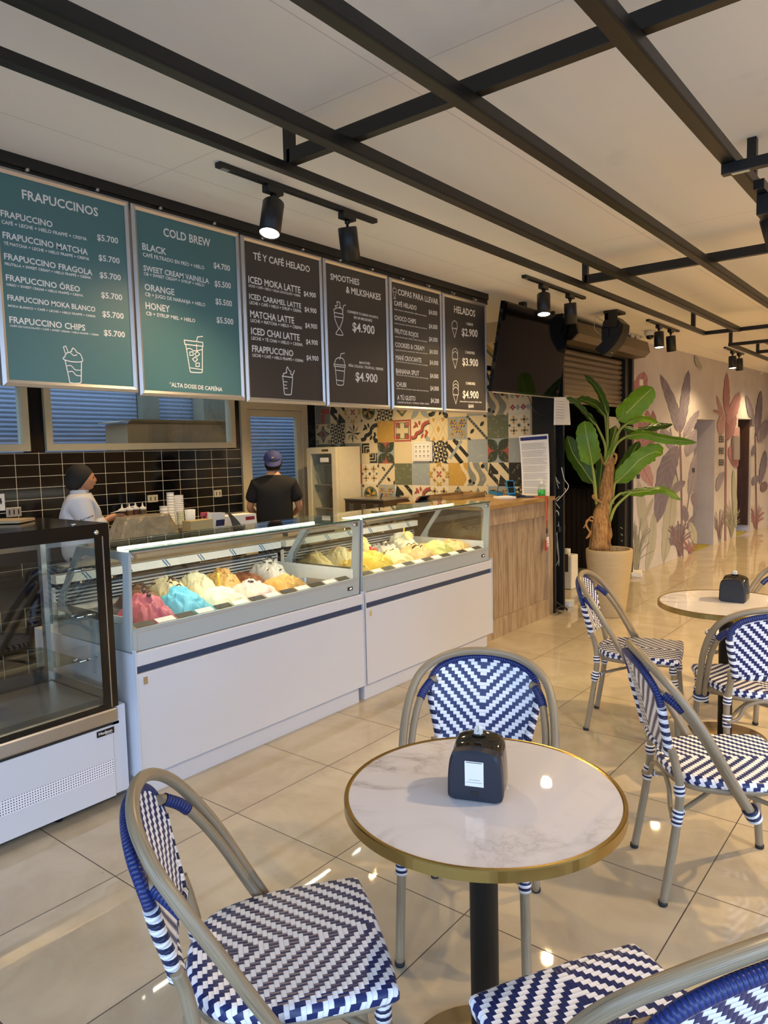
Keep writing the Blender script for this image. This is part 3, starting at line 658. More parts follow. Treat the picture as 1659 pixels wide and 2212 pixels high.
b = MB(); b.box((3.3,3.6,0), (3.42,15.3,ZC)); struct(b, 'wall_right', M['plaster'])
def wallbox(name, u0, v0, u1, v1, dep, m_, label, cat):
    s = MB(); a = [mpt(u0,v0,.001), mpt(u1,v0,.001), mpt(u1,v1,.001), mpt(u0,v1,.001)]; s.prism(a, Vector(MN)*dep); return tag(s.build(name, m_), label, cat)
wallbox('electric_panel', 1388,490,1430,668, .04, M['alu'], 'grey metal electric panel on the mural wall between the two doorways', 'electric panel')
for (u, v, lb) in ((676,778,'black wall socket low on the mural beside the plant leaves'), (1089,730,'black wall socket on the mural left of the white doorway')):
    o = wallbox('wall_socket', u, v, u+19, v+32, .008, M['black_plastic'], lb, 'socket')
wallbox('wall_plate', 695,68,720,114, .008, M['white_plastic'], 'small white plate on the pink leaf of the mural', 'wall plate')
# recessed doors in the mural wall
t = thing('door_2', tuple(MW(11.5)), None, None); t['kind'] = 'structure'
d = MB(); a = MW(11.07)-MN*.50; c = MW(12.02)-MN*.50; d.prism([tuple(a), tuple(c), tuple(c+[0,0,1.94]), tuple(a+[0,0,1.94])], -MN*.04); d.build('door_leaf', M['dark_paint'], t)
d = MB(); a = MW(11.60)-MN*.49; c = MW(11.68)-MN*.49; d.prism([tuple(a+[0,0,.01]), tuple(c+[0,0,.01]), tuple(c+[0,0,1.93]), tuple(a+[0,0,1.93])], MN*.04); d.build('door_frame', M['grey_enamel'], t)
t = thing('door_3', tuple(MW(13.7)), None, None); t['kind'] = 'structure'
d = MB(); a = MW(14.06)-MN*.54; c = MW(14.06)-MN*.03; d.prism([tuple(a+[0,0,.12]), tuple(c+[0,0,.12]), tuple(c+[0,0,1.98]), tuple(a+[0,0,1.98])], (0,.04,0)); d.build('door_leaf', M['brown_door'], t)
M['warm_lit_passage'] = mat('warm_lit_passage', srgb(180,140,60), .7)  # yellow glow of the lit interior, put into the passage wall colour
b = MB(); a = MW(12.9)-MN*1.6; c = MW(14.6)-MN*1.6; b.prism([tuple(a), tuple(c), tuple(c+[0,0,2.4]), tuple(a+[0,0,2.4])], -MN*.05); struct(b, 'wall_passage', M['warm_lit_passage'])
M['mat_yellow'] = mat('yellow_black_mat', srgb(150,140,50), .8, 0, .8, 60)
for (y0, y1, lb) in ((13.35,14.02,'yellow and black door mat in the far doorway with the brown door'), (11.15,11.95,'pale yellow door mat inside the white doorway')):
    b = MB(); a = MW(y0)-MN*.42; c = MW(y1)-MN*.42; b.prism([tuple(a+[0,0,.001]), tuple(c+[0,0,.001]), tuple(MW(y1)-MN*.03+[0,0,.001]), tuple(MW(y0)-MN*.03+[0,0,.001])], (0,0,.012)); tag(b.build('door_mat', M['mat_yellow']), lb, 'mat')
# threshold rail on the floor of the doorway
b = MB(); b.box((-3.16,6.6,0), (-3.04,8.72,.018)); struct(b, 'trim_5', M['alu'])
# ================================================================== CEILING FRAME
t = thing('ceiling_frame', (-1.4, 4.0, 2.655), 'black welded steel beam grid hanging under the ceiling, nearest the menu boards', 'ceiling frame', None)
def beam(lo, hi, nm='beam', root=t):
    s = MB(); s.box(lo, hi, 0, .002)
    if nm == 'rail_beam':
        x0, y0, z0 = lo; x1, y1, z1 = hi; s.box((x1-.006, y0, z0-.0015), (x1+.0015, y1, z0+.005), 1)
    return s.build('beam' if nm == 'rail_beam' else nm, [M['black_steel'], M['black_matte']], root)
beam((-2.066,-2.3,2.665), (-2.03,7.68,2.70))
for x0, x1 in ((-1.762,-1.712), (-1.262,-1.214), (-.757,-.705)): beam((x0,-2.3,2.655), (x1,7.66,2.70), 'rail_beam')
for y in (2.02, 4.79, -.8): beam((-2.05,y,2.701), (.6,y+.04,2.755), 'cross_beam')
beam((-2.066,7.681,2.665), (.6,7.72,2.70), 'cross_beam')
for y in (2.02, 4.79, 7.3): beam((-2.066,y,2.70), (-2.03,y+.036,ZC), 'hanger')
for x in (-.73,): beam((x-.018,3.4,2.70), (x+.018,3.436,ZC), 'hanger')
t2 = thing('ceiling_frame', (-1.2, 11.0, 2.665), 'second black steel beam grid under the ceiling at the far end of the hall', 'ceiling frame')
beam((-2.09,8.80,2.665), (.6,8.84,2.70), 'cross_beam', t2); beam((-2.09,8.84,2.665), (-2.05,13.8,2.70), 'beam', t2); beam((-1.74,8.84,2.665), (-1.69,13.8,2.70), 'beam', t2); beam((-2.05,10.15,2.701), (.6,10.19,2.74), 'cross_beam', t2); beam((-2.05,12.6,2.701), (.6,12.64,2.74), 'cross_beam', t2)
for y in (8.80, 10.15, 12.6): beam((-2.086,y,2.70), (-2.052,y+.036,ZC), 'hanger', t2)
# steel beam that carries the menu boards
b = MB(); b.box((-3.15,-2.2,2.812), (-3.09,5.30,2.8595)); b.box((-3.13,-2.2,2.775), (-3.10,5.30,2.812)); 
o = b.build('sign_beam', M['black_steel']); tag(o, 'long black steel beam along the ceiling edge above the menu boards', 'beam')
b = MB(); b.box((-3.40,5.30,2.0), (-3.36,5.34,2.86)); b.tube([(-3.38,5.32,2.75),(-3.38,5.9,2.1)], .012, 6); b.box((-3.40,5.3,2.30), (-3.36,6.38,2.34)); b.tube([(-3.38,5.6,2.86),(-3.38,5.4,2.3)], .004, 6)
o = b.build('screen_bracket_frame', M['black_steel']); tag(o, 'black steel bracket frame behind the television, right of the last menu board', 'bracket')
# ================================================================== TRACK LIGHTS
def track(y0, y1, x, heads, label, light=True, z=ZC):
    t = thing('track_light', (x, (y0+y1)/2, z), label, 'track light', 'black track lights with two spots')
    s = MB(); s.box((x-.018,y0,z-.022), (x+.018,y1,z-.0005), 0, .002); s.box((x-.006,y0+.08,z-.0225), (x+.006,y1-.03,z-.0215), 1); s.box((x-.010,y0+.02,z-.0235), (x+.010,y0+.06,z-.0215), 2); s.build('rail', [M['black_plastic'], M['black_matte'], M['alu']], t)
    for (y, (tx, ty, tz), on) in heads:
        a = MB(); a.box((x-.021,y-.05,z-.056), (x+.021,y+.05,z-.0225), 0, .004); a.build('adapter', M['black_plastic'], t)
        a = MB(); a.lathe([(.014,0),(.014,.016),(.007,.02),(.007,.05)], (x,y,z-.056), 12, axis=(0,0,-1)); a.build('pivot', M['black_plastic'], t)
        top = Vector((x, y, z-.100)); dr = (Vector((tx, ty, tz))).normalized(); R_ = .050; L_ = .165
        a = MB(); a.lathe([(0,0),(R_*.9,0),(R_,.006),(R_,L_),(R_*.93,L_),(R_*.88,L_-.012)], top-dr*.01, 24, axis=dr); h = a.build('lamp_head', M['black_plastic'], t)
        a = MB(); a.lathe([(0,0),(R_*.86,0)], top-dr*.01+dr*(L_-.011), 24, axis=dr); a.lathe([(R_*.86,-.001),(R_*.9,.004)], top-dr*.01+dr*(L_-.010), 24, axis=dr); a.build('lens', M['lens'] if on else M['black_gloss'], h)
        if on:
            p0 = top+dr*(L_+.01); lamp_spot(p0, p0+dr, on, 150, .8, WARM, .04)
HL = (.26,-.36,-.9)
track(2.10, 3.17, -2.55, [(2.42, (.10,-.30,-.95), 34), (2.94, (-.10,.26,-.95), 0)], 'nearest ceiling track light, above the third menu board')
track(4.90, 5.98, -2.56, [(5.22, (.10,-.18,-.95), 48), (5.70, (-.05,.22,-.95), 0)], 'ceiling track light in front of the television')
track(7.50, 8.50, -2.54, [(7.85, (.05,-.08,-1), 45), (8.24, (0,.22,-.95), 0)], 'ceiling track light beside the white dome camera, before the mural')
track(10.45, 11.45, -2.52, [(10.85, (.05,-.08,-1), 55), (11.22, (0,.22,-.95), 0)], 'ceiling track light over the white doorway')
track(13.4, 14.4, -2.5, [(13.6, (.05,-.08,-1), 55), (14.0, (0,.2,-.95), 0)], 'farthest ceiling track light at the right edge of the photo')
t = thing('track_light', (-.2,3.05,2.655), 'black cross track with a honeycomb spotlight under the rightmost beam', 'track light')
s = MB(); s.box((-.755,3.03,2.615), (.5,3.068,2.654), 0, .002); s.box((-.72,3.04,2.612), (-.66,3.058,2.6155), 1); s.build('rail', [M['black_plastic'], M['cream_plastic']], t)
s = MB(); s.box((-.70,3.30,2.615), (-.66,4.1,2.654), 0, .002); s.build('rail', M['black_plastic'], t)
c0 = Vector((-.60,3.16,2.60))
s = MB(); s.box((-.70,3.36,2.53), (-.64,3.44,2.614), 0, .004); s.build('adapter', M['black_plastic'], t)
s = MB(); s.lathe([(0,0),(.055,0),(.06,.01),(.06,.13)], (-.66,3.5,2.56), 24, axis=(.2,.3,-.9)); h = s.build('lamp_head', M['black_plastic'], t)
def honey():
    t = NT('honeycomb_louvre'); q = t.n('ShaderNodeTexVoronoi'); t.l(t.coord('Object'), q.inputs[0]); q.inputs['Scale'].default_value = 110; q.feature = 'DISTANCE_TO_EDGE'
    f = t.math('LESS_THAN', q.outputs[0], .12); t.set(Base_Color=t.mix(f, srgb(210,190,150), srgb(24,22,20)), Roughness=.4); return t.m
s = MB(); s.lathe([(0,0),(.058,0)], Vector((-.66,3.5,2.56))+Vector((.2,.3,-.9)).normalized()*.128, 24, axis=(.2,.3,-.9)); s.build('honeycomb_louvre', honey(), h)
# ================================================================== CHAIRS AND TABLES
def lerp_path(pts, n=6): return curve(pts, n)
def make_chair():
    t = thing('bistro_chair', (0,0,0), '', 'chair', 'woven bistro chairs round the tables')
    half = [(.238,.040,.335),(.252,-.04,.47),(.262,-.13,.63),(.246,-.205,.745),(.205,-.255,.810),(.12,-.292,.852),(0,-.305,.866)]
    path = half+mirror(half[:-1])[::-1]
    b = MB(); b.tube(curve(path, 7), .0150, 12); b.build('arm_hoop', M['bamboo'], t)
    for sx in (1, -1):
        inner = [(.214,.032,.335),(.226,-.05,.47),(.232,-.125,.60),(.222,-.185,.69),(.206,-.228,.737),(.188,-.258,.758),(.170,-.266,.764)]
        if sx < 0: inner = mirror(inner)
        b = MB(); b.tube(curve(inner, 6), .0130, 10); b.build('arm_rail', M['bamboo'], t)
        e = [(.218,-.200,.708),(.209,-.222,.731),(.190,-.255,.757)]
        if sx < 0: e = mirror(e)
        b = MB(); b.tube(curve(e, 5), .0155, 12); b.build('binding', M['navy_wrap'], t)
        # rear leg rises into the back
        leg = [(.187,-.250,.0),(.181,-.214,.22),(.176,-.192,.40),(.166,-.205,.50),(.172,-.222,.56)]
        if sx < 0: leg = mirror(leg)
        b = MB(); b.tube(curve(leg, 6), .0150, 12); l = b.build('leg', M['bamboo'], t)
        b = MB(); b.lathe([(0,0),(.0145,.001),(.0165,.004),(.0165,.016)], (leg[0][0],leg[0][1],0), 12); b.build('foot_cap', M['rubber'], l)
        fl = [(.196,.238,.0),(.192,.222,.2),(.186,.205,.43)]
        if sx < 0: fl = mirror(fl)
        b = MB(); b.tube(curve(fl, 5), .0150, 12); l = b.build('leg', M['bamboo'], t)
        b = MB(); b.lathe([(0,0),(.0145,.001),(.0165,.004),(.0165,.016)], (fl[0][0],fl[0][1],0), 12); b.build('foot_cap', M['rubber'], l)
    # seat frame: tube ring under the seat
    ring = [(.19,.205,.428),(.0,.212,.428),(-.19,.205,.428),(-.205,.08,.425),(-.195,-.06,.42),(-.13,-.165,.418),(0,-.195,.418),(.13,-.165,.418),(.195,-.06,.42),(.205,.08,.425)]
    b = MB(); b.tube(curve(ring, 6, True), .0125, 10, True); b.build('seat_frame', M['bamboo'], t)
    # woven seat
    ol = []
    for (x, y) in ((.205,.236),(.216,.222),(.2185,.12),(.212,.0),(.195,-.08),(.165,-.145),(.115,-.185),(.06,-.203),(0,-.208)): ol.append((x, y))
    ol = ol+[(-x, y) for x, y in ol[:-1][::-1]]
    front = [(-.1,.242),(0,.243),(.1,.242)]
    fine = bez2(ol, 4)+bez2([ol[-1]]+front+[ol[0]], 4)[1:-1]
    n = len(fine); cx, cy = 0.0, .03
    rings = [(1.0,.418,.034,-.010),(1.0,.432,.020,.003),(1.0,.446,.008,.0035),(1.0,.4555,.0,-.002),(.97,.4600,0,-.004),(.8,.4590,0,0),(.5,.4570,0,0),(.2,.456,0,0)]
    vs_, uv = [], []
    for (s_, z, drop, out) in rings:
        for (x, y) in fine:
            dx, dy = x-cx, y-cy; L = math.hypot(dx, dy); vx, vy = cx+dx*s_+dx/L*out, cy+dy*s_+dy/L*out
            vs_.append((vx, vy, z)); uv.append((cx+dx*s_+dx/L*drop, cy+dy*s_+dy/L*drop))
    fs, fu = [], []
    for r in range(len(rings)-1):
        for k in range(n):
            q = (k+1) % n; f = (r*n+k, r*n+q, (r+1)*n+q, (r+1)*n+k); fs.append(f); fu.append([uv[i] for i in f])
    f = tuple((len(rings)-1)*n+k for k in range(n)); fs.append(f); fu.append([uv[i] for i in f])
    f = tuple(n-1-k for k in range(n)); fs.append(f); fu.append([uv[i] for i in f])
    b = MB(); b.add(vs_, fs, 0, fu, True); b.build('seat', M['weave_seat'], t)
    # woven back panel
    def yb(z): 
        pts = ((.52,-.212),(.60,-.228),(.70,-.252),(.78,-.280),(.85,-.303))
        for (z0, y0), (z1, y1) in zip(pts[:-1], pts[1:]):
            if z <= z1: return y0+(y1-y0)*(z-z0)/(z1-z0)
        return pts[-1][1]
    def ztop(x): return .745+.099*math.sqrt(max(0, 1-(abs(x)/.200)**2.2))
    def zbot(x): return .535 if abs(x) < .150 else .535+(abs(x)-.150)/.050*.21
    NX, NZ = 26, 14
    P_, U_ = [], []
    for side in (1, -1):
        for i in range(NX+1):
            x = -.199+.398*i/NX; z0, z1 = zbot(x), ztop(x)
            for j in range(NZ+1):
                z = z0+(z1-z0)*j/NZ; bow = -.018*(1-(x/.2)**2); P_.append((x, yb(z)+bow+side*.009, z)); U_.append((x, z*1.03))
    fs, fu = [], []; S = (NX+1)*(NZ+1)
    for side in (0, 1):
        for i in range(NX):
            for j in range(NZ):
                a = side*S+i*(NZ+1)+j; f = (a, a+NZ+1, a+NZ+2, a+1) if side else (a, a+1, a+NZ+2, a+NZ+1); fs.append(f); fu.append([U_[k] for k in f])
    for i in range(NX):
        for j in (0, NZ):
            a = i*(NZ+1)+j; f = (a, a+NZ+1, S+a+NZ+1, S+a); fs.append(f); fu.append([U_[k] for k in f])
    b = MB(); b.add(P_, fs, 0, fu, True); bk = b.build('backrest', M['weave_back'], t)
    for sx in (1, -1):
        e = [(.152,-.224,.530),(.162,-.233,.58),(.180,-.250,.65),(.194,-.263,.715)]
        if sx < 0: e = mirror(e)
        b = MB(); b.tube(curve(e, 6), .0165, 12); b.build('edge_wrap', M['edge_wrap'], bk)
    arc = [(.194,-.264,.718),(.190,-.278,.765),(.155,-.297,.806),(.085,-.313,.832),(0,-.320,.840)]; arc = arc+mirror(arc[:-1])[::-1]
    b = MB(); b.tube(curve(arc, 6), .0135, 12); b.build('top_rim', M['navy_wrap'], bk)
    bot = [(-.15,-.218,.533),(0,-.238,.533),(.15,-.218,.533)]
    b = MB(); b.tube(curve(bot, 6), .0145, 10); b.build('bottom_rim', M['edge_wrap'], bk)
    pip = [(.150,-.232,.555),(.172,-.258,.66),(.178,-.272,.73),(.150,-.296,.790),(.08,-.316,.822),(0,-.325,.832)]; pip = pip+mirror(pip[:-1])[::-1]
    b = MB(); b.tube(curve(pip, 6), .0045, 8); b.build('piping', M['white_plastic'], bk)
    # X stretcher and arches
    for sx in (1, -1):
        p = [(.182*sx,-.222,.318),(.09*sx,-.10,.338),(0,0,.345),(-.09*sx,.11,.338),(-.185*sx,.218,.318)]
        b = MB(); b.tube(curve(p, 5), .0085, 8); b.build('stretcher', M['bamboo'], t)
    for y in (-.217, .217):
        p = [(.178,y,.315),(.13,y*.97,.335),(.10,y*.95,.385),(.05,y*.94,.408),(0,y*.93,.412)]; p = p+mirror(p[:-1])[::-1]
        b = MB(); b.tube(curve(p, 5), .0085, 8); b.build('leg_arch', M['bamboo'], t)
    b = MB(); b.tube([(-.035,-.004,.345),(.035,.004,.345)], .016, 10); b.build('binding', M['stripe'], t)
    for sx in (1, -1):
        for p0, p1, r in (((.1795,-.206,.29),(.1765,-.197,.345),.0192), ((.190,.217,.29),(.1885,.211,.345),.0192), ((.1762,-.193,.395),(.1735,-.195,.432),.0188), ((.187,.206,.372),(.186,.204,.425),.0195)):
            a_, c_ = (p0[0]*sx, p0[1], p0[2]), (p1[0]*sx, p1[1], p1[2]); b = MB(); b.tube([a_, c_], r, 12); b.build('binding', M['stripe'], t)
        b = MB(); b.tube([(.180*sx,-.20,.316),(.150*sx,-.175,.324)], .0125, 10); b.tube([(.188*sx,.212,.316),(.155*sx,.18,.324)], .0125, 10); b.build('binding', M['stripe'], t)
        # hoop ends lashed to the seat frame
        b = MB(); a = Vector((.226*sx,.030,.355)); d = Vector((.010*sx,-.075,.135)).normalized()
        loop = lambda off: [tuple(a+d*off+Vector((math.cos(q)*.034, 0, 0))+d.cross(Vector((1,0,0)))*math.sin(q)*.0205) for q in [2*math.pi*k/14 for k in range(14)]]
        for k, m_ in enumerate(('w','n','w','n')): b.tube(loop(-.012+.011*k), .0058, 6, True, 0 if m_ == 'w' else 1)
        b.build('binding', [M['white_plastic'], M['navy']], t)
    return t
chair0 = make_chair()
def place_chair(o, x, y, fx, fy, label):
    o.location = (x, y, 0); o.rotation_euler = (0, 0, math.atan2(fy, fx)-math.pi/2); o['label'] = label; return o
CH_ = [(-1.223,1.093,.609,.794,'woven blue and white bistro chair in the left foreground, left of the near table'),
       (-1.237,1.978,.383,-.924,'blue and white bistro chair behind the near marble table, facing the viewer'),
       (-.468,1.288,-.862,.507,'bistro chair cut off at the bottom right corner, tucked toward the near table'),
       (-.668,2.765,.827,.562,'blue and white bistro chair at the right edge, turned away from the near table'),
       (-1.423,4.055,.973,.231,'bistro chair in front of the plant pot, left of the far table'),
       (-.772,3.80,-.52,.854,'bistro chair seen from behind at the near side of the far table'),
       (-.905,4.74,-.563,-.827,'bistro chair half hidden behind the napkin dispenser on the far table')]
src = chair0
for i, c in enumerate(CH_): place_chair(src if i == 0 else copy_tree(src), *c)
def make_table(x, y, r, label, pole_mat):
    t = thing('bistro_table', (x,y,0), label, 'table', 'round marble tables with a brass rim')
    b = MB(); b.lathe([(0,.7245),(r-.012,.7245),(r-.012,.7500),(0,.7500)], (x,y,0), 120, smooth=False); b.build('table_top', M['marble'], t)
    b = MB(); b.lathe([(r-.012,.724),(r,.724),(r,.7495),(r-.002,.7520),(r-.0085,.7520),(r-.0118,.7500)], (x,y,0), 120, smooth=False, caps=False); b.build('rim', M['brass'], t)
    b = MB(); b.lathe([(.036,.022),(.036,.705),(.12,.706),(.12,.7155)], (x,y,0), 32); b.build('pole', pole_mat, t)
    b = MB(); b.lathe([(0,0),(.207,0),(.212,.004),(.209,.010),(.06,.020),(.04,.022)], (x,y,0), 64); b.build('base_plate', M['brass'], t)
    return t
make_table(-.917, 1.515, .348, 'near round white marble table with brass rim and black pole', M['black_matte'])
make_table(-.97, 4.14, .348, 'far round white marble table with brass rim, near the right edge', M['black_matte'])
M['lid'] = mat('smoked_dispenser_lid', srgb(38,32,22), .08, spec=.6)
M['napkin_black'] = mat('dispenser_front', srgb(26,32,46), .42)
def dispenser(c, ang, label, sticker, sc=1.0):
    FM = M['napkin_black'] if sticker else M['black_plastic']
    t = thing('napkin_dispenser', (0,0,0), label, 'napkin dispenser', 'black napkin dispensers')
    # local: +y faces out of the front plate
    def prof(w, h, wt, y, z0=0.0):
        pts = [(-w+.012,z0),(w-.012,z0)]
        pts += bez2([(w-.012,z0),(w-.002,z0+.004),(w,z0+.016)], 3)[1:]
        pts += bez2([(w,z0+.016),(w*.97,h*.55),(wt,h*.86),(wt*.72,h*.955),(0,h),(-wt*.72,h*.955),(-wt,h*.86),(-w*.97,h*.55),(-w,z0+.016)], 4)
        pts += bez2([(-w,z0+.016),(-w+.002,z0+.004),(-w+.012,z0)], 3)[1:-1]
        return [(x, y, z) for x, z in pts]
    b = MB(); rings = [prof(.060,.116,.052,.062),prof(.066,.122,.057,.058),prof(.067,.124,.058,.040),prof(.066,.124,.057,.030)]
    n = len(rings[0]); vs_ = [p for r in rings for p in r]; fs = [(i*n+k, i*n+(k+1)%n, (i+1)*n+(k+1)%n, (i+1)*n+k) for i in range(3) for k in range(n)]+[tuple(range(n)), tuple(range(4*n-1,3*n-1,-1))]
    b.add(vs_, fs, 0, None, False); fr = b.build('front_plate', FM, t)
    b = MB(); rings = [prof(.064,.120,.056,.030),prof(.065,.132,.057,.018),prof(.065,.139,.057,.0),prof(.065,.141,.057,-.02),prof(.064,.137,.056,-.042),prof(.062,.122,.052,-.058),prof(.055,.105,.046,-.063)]
    vs_ = [p for r in rings for p in r]; nr = len(rings); fs = [(i*n+k, i*n+(k+1)%n, (i+1)*n+(k+1)%n, (i+1)*n+k) for i in range(nr-1) for k in range(n)]+[tuple(range(n)), tuple(range(nr*n-1,(nr-1)*n-1,-1))]; b.add(vs_, fs, 0, None, True); b.build('lid', M['lid'], t)
    b = MB(); b.prism([(-.0095,.0625,.012),(.0095,.0625,.012),(.0095,.0625,.024),(-.0095,.0625,.024)], (0,.0006,0)); b.build('button', M['black_plastic'], fr)
    b = MB()
    random.seed(3)
    for k in range(9):
        a = k*.7; b.add([(0,-.0,.136),(.012*math.cos(a),.01*math.sin(a),.140+.004*(k%3)),(.010*math.cos(a+.6),.012*math.sin(a+.6),.158-.002*(k%4)),(.002*math.cos(a),.002,.164)], [(0,1,2),(0,2,3)], 0)
    b.build('napkin', M['paper'], t)
    b = MB(); b.add([(x*1.0, y, z) for x, y, z in [(.018*math.cos(q), -.0+.012*math.sin(q), .1405) for q in [2*math.pi*k/12 for k in range(12)]]], [tuple(range(12))]); b.build('slot', M['black_matte'], t)
    if sticker:
        b = MB(); b.prism([(-.0225,.0626,.036),(.0225,.0626,.036),(.0225,.0626,.097),(-.0225,.0626,.097)], (0,.0004,0)); s_ = b.build('sticker', M['paper'], fr)
        b = MB(); 
        for (x0,x1,z0,z1) in ((-.019,.019,.0935,.0950),(-.019,.019,.0455,.0461),(-.013,.013,.0518,.0524)): b.box((x0,.0630,z0),(x1,.0633,z1))
        b.build('print', M['black_matte'], s_)
    else:
        b = MB(); b.box((.0655,-.012,.026),(.0662,.006,.034)); b.build('logo', M['letter'], t)
    t.location = c; t.rotation_euler = (0,0,ang); t.scale = (sc,sc,sc)
    return t
A_, B_ = PZ(968,1722,.75), PZ(1086,1737,.75); dv = B_-A_; ang = math.atan2(dv.y, dv.x); nrm = Vector((dv.y,-dv.x,0)).normalized(); sc_ = dv.length/.132
dispenser((A_+B_)/2-nrm*.055*sc_+Vector((0,0,.0022)), ang+math.pi, 'black napkin dispenser with a white sticker standing on the near table', True, sc_)
A_, B_ = PZ(1553,1299,.75), PZ(1588,1305,.75); C_ = PZ(1623,1302,.75); dv = B_-A_; L_ = dv.length
ang = math.atan2(dv.y, dv.x); nrm = Vector((dv.y,-dv.x,0)).normalized()
dispenser(PZ(1587,1297,.75)+Vector((0,0,.0022)), ang+math.pi+.30, 'glossy black napkin dispenser standing on the far table', False, 1.0)
# ================================================================== MENU BOARDS
XS = -3.07
def text_mesh(s):
    c = bpy.data.curves.new('lettering', 'FONT'); c.body = s; c.size = 1.0; c.resolution_u = 2; c.offset = 0.019
    o = bpy.data.objects.new('lettering', c); COL.objects.link(o)
    dg = bpy.context.evaluated_depsgraph_get(); me = o.evaluated_get(dg).to_mesh()
    V = np.array([v.co[:] for v in me.vertices]) if len(me.vertices) else np.zeros((0, 3)); F = [tuple(p.vertices) for p in me.polygons]
    o.evaluated_get(dg).to_mesh_clear(); bpy.data.objects.remove(o); bpy.data.curves.remove(c); return V, F
def cap_height():
    V, F = text_mesh('H'); return V[:, 1].max()
CAP = cap_height()
def text_on(mb, s, P0, P1, up, h, mi=0, lift=None):
    # writes s from baseline start P0 to baseline end P1; caps are h tall along up
    V, F = text_mesh(s)
    if not len(V): return
    x0, x1 = V[:, 0].min(), V[:, 0].max(); P0 = Vector(P0); d = Vector(P1)-P0; up = Vector(up)
    mb.add([P0+d*((v[0]-x0)/(x1-x0))+up*(v[1]/CAP*h)+(lift or Vector((0,0,0))) for v in V], F, mi)
S1 = lambda u, v: (u/3.072, 340+v/3.072)
S2 = lambda u, v: (500+u/2.8603, 500+v/2.8603)
def board(corners, name_label, mat_, items, icons, S, logo=None):
    tl, tr, bl, br = [PX(*c, XS) for c in corners]
    y0, y1 = (tl.y+bl.y)/2, (tr.y+br.y)/2; z1 = (tl.z+tr.z)/2; z0 = (bl.z+br.z)/2
    t = thing('menu_board', (XS-.01, (y0+y1)/2, z0), name_label, 'menu board', 'menu boards over the ice cream counter')
    fw = .026; b = MB(); x0, x1 = XS-.022, XS+.006
    pr = lambda a, c: [a, c]
    for (p, q, r_, s_) in (((y0,z0),(y1,z0),(y1-fw,z0+fw),(y0+fw,z0+fw)), ((y1,z0),(y1,z1),(y1-fw,z1-fw),(y1-fw,z0+fw)), ((y1,z1),(y0,z1),(y0+fw,z1-fw),(y1-fw,z1-fw)), ((y0,z1),(y0,z0),(y0+fw,z0+fw),(y0+fw,z1-fw))):
        mid0 = ((p[0]+s_[0])/2, (p[1]+s_[1])/2); mid1 = ((q[0]+r_[0])/2, (q[1]+r_[1])/2)
        b.quad((x0,*p),(x0,*q),(x0+.018,*q),(x0+.018,*p)); b.quad((x0+.018,*p),(x0+.018,*q),(x1,*mid1),(x1,*mid0)); b.quad((x1,*mid0),(x1,*mid1),(x0+.020,*r_),(x0+.020,*s_))
    b.box((x0-.001,y0,z0),(x0,y1,z1)); b.build('frame', M['alu'], t)
    b = MB(); b.box((x0,y0+.012,z0+.012), (XS-.004,y1-.012,z1-.012)); pn = b.build('panel', mat_, t)
    b = MB(); XP = XS-.0035
    for (s, u0, v0, u1, v1, hp) in items:
        P0, P1 = PX(*S(u0, v0), XP), PX(*S(u1, v1), XP); q0, q1 = S(u0, v0), S(u0, v0-hp); h = (PX(*q1, XP)-P0).z
        text_on(b, s, P0, P1, (0,0,1), h)
    b.build('lettering', M['letter'], pn)
    b = MB()
    for (pts, wpx) in icons:
        P_ = [PX(*S(*p), XP) for p in pts]; w_ = wpx*(PX(*S(pts[0][0], pts[0][1]+1), XP)-P_[0]).length; b.ribbon(P_, w_, (1,0,0))
    if icons: b.build('drawing', M['letter'], pn)
    for f in (.25, .75):
        y = y0+(y1-y0)*f; b = MB(); b.cyl((XS-.02,y,z1+.012), (XS+.004,y,z1+.012), .007, 10); b.box((XS-.03,y-.004,z1-.004),(XS-.02,y+.004,2.80)); b.build('hook', M['steel'], t)
    return t
def Cv(p, n=6, closed=False): return bez2(p, n, closed)
P57 = '$5.700'
b1_items = [('FRAPUCCINOS',147,272,652,392,60), ('FRAPUCCINO',5,388,350,465,42), ('CAFÉ + LECHE + HIELO FRAPPÉ + CREMA',10,437,577,553,23), (P57,645,548,785,573,40),
 ('FRAPUCCINO MATCHA',18,533,583,648,42), ('TÉ MATCHA + LECHE + HIELO FRAPPÉ + CREMA',25,577,593,684,20), (P57,655,682,795,706,38), ('FRAPUCCINO FRAGOLA',28,673,614,783,40), ('FRUTILLA + SWEET CREAM + HIELO FRAPPÉ + CREMA',32,713,605,808,18), (P57,662,797,803,817,38),
 ('FRAPUCCINO ÓREO',40,815,532,893,40), ('OREO + SWEET CREAM + HIELO FRAPPÉ + CREMA',43,850,552,925,16), (P57,672,930,812,948,38), ('FRAPUCCINO MOKA BLANCO',50,945,634,1025,36), ('MOKA BLANCO + CAFÉ + LECHE + HIELO FRAPPÉ + CREMA',54,990,635,1062,15), (P57,680,1056,822,1072,38),
 ('FRAPUCCINO CHIPS',63,1096,567,1150,42), ('CHIPS DE CHOCOLATE + CAFÉ + SWEET CREAM + HIELO FRAPPÉ + CREMA',66,1122,657,1184,12), (P57,690,1181,830,1195,38)]
